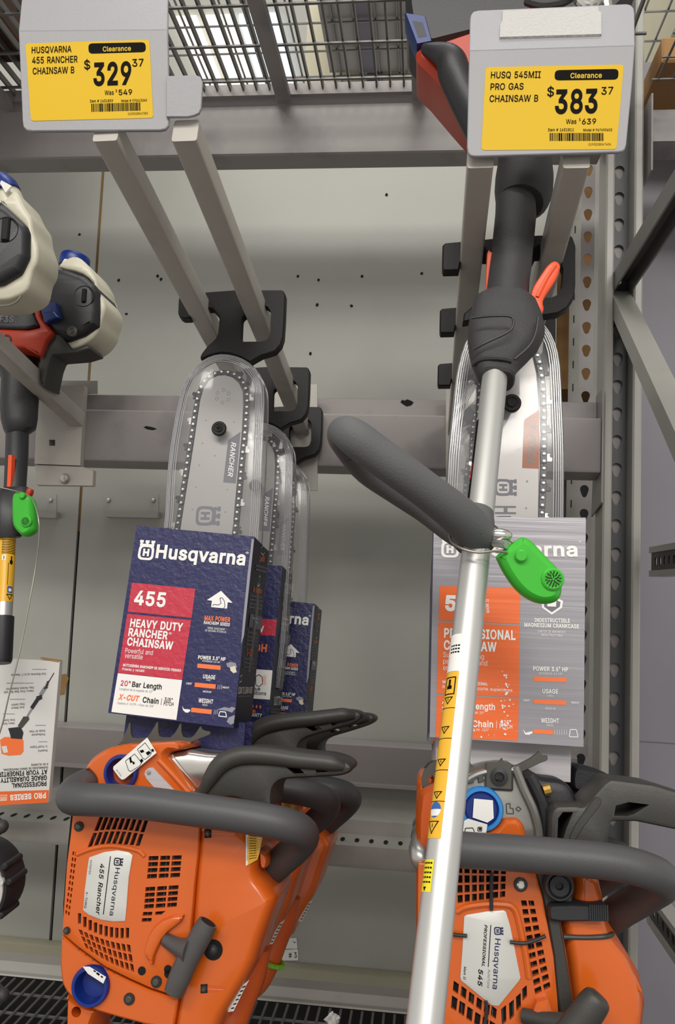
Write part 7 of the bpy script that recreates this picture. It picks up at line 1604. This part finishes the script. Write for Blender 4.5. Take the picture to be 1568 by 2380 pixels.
mb = MB(); vsn = z6([(432, 690), (470, 632), (560, 640), (645, 690), (620, 745), (545, 700)]); mb.prism(Fl, ccw(Fl.loop(vsn, .03)), [(.0265, 0), (.030, 0)], 'paper_white')
for l in ([(482, 655), (500, 640), (535, 645), (538, 672), (515, 684), (488, 676)], [(548, 650), (600, 662), (602, 690), (560, 700), (545, 680)], [(615, 690), (640, 695), (622, 735), (606, 720)]):
    q = z6(l)
    for i in range(len(q)): mb.rectline(Fl, q[i], q[(i + 1) % len(q)], 1.6, .0303, 'ink_black')
part(mb, 'cap_label', t2, 'white label with pictograms')
mb = MB(); sol(mb, Fl, z6([(245, 700), (262, 690), (275, 930), (300, 1060), (380, 1165), (330, 1230), (290, 1340), (180, 1280), (-100, 1270), (-100, 1140), (200, 1150), (290, 1130), (250, 1050), (225, 900), (215, 800)]), -.03, .062, 'shroud_red', .004)
mb.lathe(Fl, Fl.uv(*z6([(48, 1222)])[0], .062), [(.009, .060), (.009, .063), (.006, .063), (.005, .060), (.001, .060)], 'black_plastic', 16); part(mb, 'fan_housing', t2, 'red fan housing')
mb = MB(); sol(mb, Fl, z6([(-100, 900), (120, 920), (220, 840), (235, 1000), (285, 1120), (180, 1150), (-100, 1140)]), -.03, .055, 'shroud_black', .004)
mb.text(Fl, 'F3S', z6([(-4, 1092)])[0], z6([(98, 1094)])[0], 14, .0555, 'print_dim', .02); q = z6([(-40, 1036), (105, 1040), (115, 1112), (-40, 1108)])
for i in range(4): mb.rectline(Fl, q[i], q[(i + 1) % 4], .8, .0554, 'print_dim')
part(mb, 'starter_cover', t2, 'black cover with raised letters F3S')
mb = MB(); l = z6([(278, 940), (405, 948), (432, 1058), (342, 1098), (318, 1092)]); mb.prism(Fl, ccw(Fl.loop(l, .066)), [(.04, 0), (.064, 0), (.066, .001)], 'lever_blue'); mb.prism(Fl, ccw(Fl.loop(z6([(312, 1020), (390, 1012), (425, 1056), (340, 1090)]), .072)), [(.06, 0), (.07, 0), (.072, .002)], 'lever_blue'); part(mb, 'choke_lever', t2, 'blue choke lever')
mb = MB(); sol(mb, Fl, z6([(290, 1215), (400, 1178), (440, 1180), (520, 1290), (640, 1250), (660, 1290), (560, 1320), (380, 1335), (355, 1400), (318, 1570), (290, 1520), (288, 1400)]), -.01, .05, 'guard_grey', .003); part(mb, 'support_foot', t2, 'grey support foot')
mb = MB(); mb.lathe(Fl, Fl.uv(*z6([(525, 1160)])[0], .056), [(.009, .052), (.009, .057), (.005, .058), (.002, .056)], 'gunmetal', 16); part(mb, 'screw', t2)
mb = MB()
def bodyL(mb, secs, m, pw=2.0, k=.9):
    rings = []
    for a, b, y, Y in secs:
        c = P((a + b) / 2, y, Y); ru = px2m((b - a) / 2, Y); rings.append(ring_at(c, Vector((.12, 0, -1)).normalized(), ru, ru * k, 20, pw))
    mb.loft(rings, m)
bodyL(mb, [(-14, 95, 800, 1.34), (-10, 95, 850, 1.335), (2, 96, 880, 1.33), (0, 90, 940, 1.325), (2, 88, 975, 1.32), (8, 84, 998, 1.318), (14, 66, 1010, 1.315)], 'shroud_black', 2.6); part(mb, 'collar', t2)
mb = MB(); bodyL(mb, [(14, 68, 985, 1.32), (12, 66, 1060, 1.30), (8, 60, 1150, 1.28)], 'shroud_black'); part(mb, 'grip', t2)
mb = MB(); Fr = plane(1.265); mb.prism(Fr, ccw(Fr.loop([(18, 1056), (29, 1056), (25, 1145), (14, 1145)])), [(-.01, 0), (.0, .001)], 'trigger_orange'); part(mb, 'grip_stripe', t2, 'red stripe on the grip')
mb = MB(); bodyL(mb, [(0, 66, 1135, 1.27), (-14, 74, 1150, 1.265), (-18, 74, 1200, 1.255), (-18, 62, 1235, 1.25), (-10, 48, 1250, 1.245)], 'shroud_black', 3); part(mb, 'throttle_housing', t2)
mb = MB(); sol(mb, plane(1.25), [(56, 1150), (62, 1133), (73, 1137), (70, 1150), (60, 1160)], -.012, 0, 'shroud_red', .002); part(mb, 'throttle_trigger', t2, 'red trigger')
SA, SB = P(17, 1240, 1.248), P(2, 1545, 1.20); sx = (SB - SA).normalized(); RL = .0135
mb = MB(); mb.tube([SA, SB - sx * .004], RL, 'alu_tube', 20, 1); part(mb, 'shaft', t2, 'aluminium tube')
def lw(y): return SA + (SB - SA) * ((y - 1240) / 305)
mb = MB(); mb.tube([lw(1256), lw(1406)], RL + .0003, 'sticker_yellow', 20, 1, caps=False)
def lwrap(y0, y1, a0, a1, m, dr=.0006, seg=4):
    vs = []
    for y in (y0, y1):
        p = lw(y); vw = CAM - p; vw = (vw - sx * vw.dot(sx)).normalized(); sd = sx.cross(vw).normalized(); sd = sd if sd.x > 0 else -sd
        for k in range(seg + 1):
            a = math.radians(a0 + (a1 - a0) * k / seg); vs.append(p + (vw * math.cos(a) + sd * math.sin(a)) * (RL + dr))
    mb.add(vs, [(k, k + 1, seg + 2 + k, seg + 1 + k) for k in range(seg)], m)
for k in range(9): lwrap(1260 + k * 4, 1261.8 + k * 4, -30, 62, 'ink_black')
lwrap(1298, 1310, -25, -2, 'print_white'); lwrap(1300, 1308, -16, -11, 'ink_black'); lwrap(1300, 1320, 30, 38, 'ink_black'); lwrap(1310, 1318, 24, 44, 'ink_black'); lwrap(1316, 1368, 14, 17, 'ink_black')
lwrap(1371, 1386, 16, 52, 'sticker_blue'); lwrap(1376, 1383, 24, 44, 'print_white', .0008)
for k in range(12): h = 20 * (1 - k / 12); lwrap(1390 + k, 1391.1 + k, 34 - h, 34 - h + 5, 'ink_black'); lwrap(1390 + k, 1391.1 + k, 34 + h - 5, 34 + h, 'ink_black')
lwrap(1389, 1391, 12, 56, 'ink_black')
part(mb, 'warning_sticker', t2, 'yellow warning sticker')
mb = MB(); mb.tube([lw(1438), lw(1535), lw(1542)], [RL + .003, RL + .003, RL + .001], 'black_plastic', 20, 1); part(mb, 'rubber_sleeve', t2, 'black rubber sleeve')
# nearer trimmer engine, cut by the left edge
Fn = plane(1.12)
t1 = thing('string_trimmer', 'nearer black trimmer engine cut off by the left edge, wire beneath it', 'trimmer', P(-40, 720, 1.12), 'trimmers at the left edge')
mb = MB(); sol(mb, Fn, z6([(-260, 250), (0, 215), (60, 270), (170, 370), (190, 420), (188, 600), (130, 720), (0, 800), (-260, 850)]), -.04, .05, 'shroud_black', .010)
mb.lathe(Fn, Fn.uv(*z6([(42, 420)])[0], .05), [(.019, .046), (.019, .051), (.0165, .049), (.001, .0485)], 'black_plastic', 22)
c = Fn.uv(*z6([(45, 420)])[0], .05); mb.box(Fn, c[0] - .006, c[0] + .006, c[1] - .017, c[1] + .017, .047, .054, 'hanger_black', .002); part(mb, 'engine_shroud', t1, 'black engine shroud')
mb = MB(); sol(mb, Fn, z6([(0, 215), (40, 190), (110, 135), (180, 260), (225, 330), (240, 430), (275, 540), (270, 650), (235, 720), (200, 850), (100, 910), (0, 930), (-260, 930), (-260, 840), (0, 800), (130, 715), (182, 600), (184, 420), (160, 370)]), -.035, .035, 'tank_cream', .004, True); part(mb, 'fuel_tank', t1, 'cream fuel tank')
mb = MB(); mb.tube([Fn.pp(*p, .0) for p in z6([(80, 260), (55, 190), (20, 130), (-10, 90)])], [.022, .022, .021, .018], 'tank_cream', 16, 3); part(mb, 'tank_neck', t1)
mb = MB(); mb.tube([Fn.pp(*p, .004) for p in z6([(40, 165), (15, 120), (-20, 60)])], [.0235, .0235, .018], 'cap_blue', 18, 3); mb.prism(Fn, ccw(Fn.loop(z6([(0, 80), (10, 60), (85, 100), (40, 150)]), .03)), [(.027, 0), (.030, 0)], 'paper_white'); part(mb, 'fuel_cap', t1, 'blue fuel cap with a paper label')
mb = MB(); mb.ball(Fn.pp(*z6([(278, 545)])[0], -.02), .011, 'black_plastic', (.8, 1, 1.4)); part(mb, 'primer_bulb', t1)
mb = MB(); mb.tube([Fn.pp(*p, .03) for p in z6([(-60, 975), (60, 970), (130, 935), (160, 875)])], .0016, 'cable_wire', 8); part(mb, 'wire_bail', t1, 'thin wire')
# the tag and its long tether
Fg2 = plane(1.22)
sec_tag(Fg2, zz(0, 1090, 2.938, [(70, 220), (80, 170), (105, 152), (130, 160), (160, 170), (200, 200), (218, 270), (222, 380), (218, 420), (190, 448), (150, 460), (120, 440), (85, 400), (72, 350)]), (61, 1212), 13, (53, 1152), 'security_tag', 'green security tag on the left trimmer, with a long hanging tether',
        [(0, 1133, 1.20), (30, 1140, 1.205), (62, 1150, 1.215), (80, 1172, 1.21), (90, 1210, 1.20), (91, 1250, 1.20), (84, 1310, 1.20), (70, 1390, 1.19), (55, 1470, 1.18), (40, 1540, 1.17), (20, 1620, 1.16), (5, 1685, 1.155), (-20, 1760, 1.15)])

# ------------------------------------------------------------------ white box with upside-down print, left edge
Fb = plane(1.27, tilt=0, yaw=-3)
wb_ = thing('product_box', 'white box at the left edge with upside-down print and an orange band', 'box', Fb.pp(60, 1875))
wpx = [(-150, 1526), (139, 1536), (112, 1865), (-150, 1880)]
mb = MB(); mb.prism(Fb, ccw(Fb.loop(wpx)), [(-.010, 0), (-.0006, 0), (0, .0006)], 'box_white'); part(mb, 'carton', wb_)
zc = lambda pts: zz(0, 1090, 2.938, pts)
mb = MB(); Z = .0004
mb.flatpx(Fb, zc([(-400, 2215), (333, 2192), (328, 2278), (-400, 2318)]), Z, 'print_orange_big'); q = zc([(-20, 2230), (47, 2226), (45, 2262), (-20, 2266)])
for i in range(4): mb.rectline(Fb, q[i], q[(i + 1) % 4], 1.2, Z + .0002, 'print_white')
W = lambda s, a, b, h, m='ink_black', bold=0.0: mb.text(Fb, s, zc([a])[0], zc([b])[0], h / 2.938, Z + .0003, m, bold)
W('PRO SERIES', (312, 2208), (68, 2225), 36, 'print_white', .04); W('SERIE', (40, 2236), (-10, 2240), 20, 'print_white', .02)
W('PROFESSIONAL', (315, 2130), (80, 2146), 30, 'ink_black', .02); W('GRADE DURABILITY', (318, 2090), (2, 2110), 30, 'ink_black', .02); W('AT YOUR FINGERTIPS', (322, 2050), (-30, 2072), 30, 'ink_black', .02)
W('DURABILIDAD DE GRADO PROFESIONAL', (326, 2030), (20, 2048), 13, 'ink_black', .01); W('A SU ALCANCE', (328, 2008), (212, 2014), 13, 'ink_black', .01)
for s, a, b, h in (('Powerful', (322, 1900), (258, 1905), 19), ('X-Torq® Engine', (322, 1888 - 16), (205, 1880), 19), ('Professional', (306, 1790), (215, 1795), 19), ('Grade Air Filter', (308, 1766), (198, 1772), 19), ('Heavy-Duty', (98, 1715), (20, 1720), 19), ('Drop Guard', (100, 1692), (22, 1697), 19), ('Auto Return', (166, 1606), (76, 1612), 19), ('Stop Switch', (168, 1584), (78, 1590), 19), ('Heavy-Duty Gear Box with', (228, 1494), (26, 1504), 19), ('Easy Access Grease Port', (230, 1472), (40, 1482), 19), ('Cuts Branches up to 1" Diameter', (314, 1378), (74, 1386), 19)):
    W(s, (a[0], a[1] + 14), (b[0], b[1] + 14), h * .72)
for x1, x0, y in ((326, 262, 1862), (312, 240, 1750), (100, 20, 1672), (170, 66, 1572), (230, 45, 1462), (316, 220, 1368)): dashes(mb, Fb, *zc([(x0, y)])[0], *zc([(x1, y)])[0], 1.6, Z + .0003, 'print_grey')
# pictured tool
mb.flatpx(Fb, zc([(0, 1850), (30, 1830), (150, 1830), (160, 1860), (160, 1930), (140, 1952), (60, 1958), (10, 1945)]), Z, 'print_orange'); mb.flatpx(Fb, zc([(10, 1895), (45, 1890), (55, 1935), (25, 1940)]), Z + .0003, 'box_white')
mb.flatpx(Fb, zc([(55, 1770), (140, 1760), (160, 1800), (150, 1845), (75, 1840), (65, 1800)]), Z + .0002, 'black_plastic'); mb.flatpx(Fb, zc([(120, 1755), (160, 1690), (195, 1690), (200, 1710), (150, 1770)]), Z + .0003, 'gunmetal')
mb.rectline(Fb, zc([(185, 1690)])[0], zc([(225, 1625)])[0], 5, Z + .0002, 'print_grey'); mb.rectline(Fb, zc([(215, 1635)])[0], zc([(265, 1560)])[0], 9, Z + .0003, 'black_plastic'); mb.flatpx(Fb, zc([(245, 1555), (285, 1540), (288, 1570), (262, 1582)]), Z + .0004, 'black_plastic')
mb.rectline(Fb, zc([(275, 1545)])[0], zc([(310, 1490)])[0], 9, Z + .0002, 'print_grey'); mb.rectline(Fb, zc([(305, 1500)])[0], zc([(368, 1392)])[0], 2.2, Z + .0003, 'gunmetal')
for k in range(4): mb.rectline(Fb, zc([(300 + k * 6, 1500 - k * 14)])[0], zc([(326 + k * 3, 1490 - k * 14)])[0], 3, Z + .0004, 'black_plastic')
part(mb, 'front_print', wb_, 'upside-down print with a pictured tool')
mb = MB(); mb.prism(Fb, ccw(Fb.loop(zc([(270, 1288), (408, 1308), (400, 1318), (300, 1302)]))), [(-.008, 0), (.001, 0)], 'carton_brown'); part(mb, 'torn_flap', wb_, 'torn brown card edge')

# ------------------------------------------------------------------ odds and ends low down
Fd = plane(1.02)
gb = thing('trimmer_head', 'round black clutch housing with a silver ring, low at the left edge', 'trimmer part', Fd.pp(-60, 2130))
c = Fd.uv(-74, 2064, 0); k = 1.02 / FPX
mb = MB(); mb.lathe(Fd, c, [(92 * k, -.05), (100 * k, -.045), (102 * k, -.01), (94 * k, 0), (88 * k, 0)], 'black_plastic', 40)
for a in (33, 12, -33): mb.lathe(Fd, (c[0] + 102 * k * math.cos(math.radians(a)), c[1] + 102 * k * math.sin(math.radians(a))), [(8 * k, -.04), (8 * k, .001), (5 * k, .003), (.0005, .003)], 'black_plastic', 14)
part(mb, 'housing', gb, 'black scalloped housing')
mb = MB(); mb.lathe(Fd, c, [(88 * k, -.004), (88 * k, .003), (80 * k, .004), (76 * k, -.002), (.001, -.002)], 'badge_silver', 40); c2 = (c[0] + 84 * k * math.cos(.27), c[1] + 84 * k * math.sin(.27)); mb.lathe(Fd, c2, [(9 * k, 0), (9 * k, .0045), (4 * k, .0045), (4 * k, .002), (.0003, .002)], 'badge_silver', 14); part(mb, 'silver_ring', gb, 'silver ring')
mb = MB(); mb.tube([P(-60, 1925, 1.0), P(-5, 1922, 1.0), P(5, 1921, 1.0)], [.012, .012, .008], 'grip_grey', 14, 1); mb.ball(P(4, 1921, 1.0), .0085, 'grip_grey'); tag(mb.build('tool_handle'), 'grey rounded handle end just entering at the left edge, under the white box', 'handle')
mb = MB(); mb.tube([P(-60, 2312, .98), P(-5, 2312, .98), P(6, 2313, .98)], [.012, .012, .008], 'grip_grey', 14, 1); mb.ball(P(5, 2313, .98), .0085, 'grip_grey'); tag(mb.build('tool_handle'), 'grey rounded handle end at the left edge, low above the wire deck', 'handle')
mb = MB(); rr = random.Random(4)
c = P(772, 2372, 1.42); rings = 8; seg = 12; vs = []; fs = []
for i in range(rings + 1):
    th = math.pi * i / rings
    for k_ in range(seg):
        a = 2 * math.pi * k_ / seg; r = .012 * rr.uniform(.6, 1.25); vs.append(c + Vector((math.sin(th) * math.cos(a), math.sin(th) * math.sin(a), math.cos(th) * .95)) * r)
for i in range(rings):
    for k_ in range(seg):
        j = (k_ + 1) % seg; fs.append((i * seg + k_, (i + 1) * seg + k_, (i + 1) * seg + j, i * seg + j))
mb.add(vs, fs, 'paper_white'); tag(mb.build('crumpled_paper', smoothang=10), 'small crumpled white paper on the lower wire deck', 'paper')
# stickers on the back panel
for (q, s, p0, p1, h, lb) in (([(655, 2208), (692, 2206), (693, 2232), (655, 2233)], '# 3', (671, 2227), (690, 2226), 12, 'small white sticker reading 3 on the back panel, low between the saw rows'),
                     ([(655, 2181), (689, 2180), (691, 2205), (655, 2205)], 'Fr', (680, 2193), (688, 2193), 7, 'upper of two small white stickers low on the back panel')):
    Fst = plane(YW - .001); mb = MB(); mb.prism(Fst, fillet(ccw(Fst.loop(q, .0008)), .003, 4), [(.0002, 0), (.0008, 0)], 'print_white'); 
    if s == '# 3': mb.text(Fst, s, p0, p1, h, .0010, 'ink_black', .01)
    else:
        for q2 in (((680, 2188), (685, 2191)), ((684, 2192), (687, 2189))): mb.rectline(Fst, *q2, 1.2, .0010, 'ink_black')
    tag(mb.build('panel_sticker'), lb, 'sticker', 'stickers on the back panel')
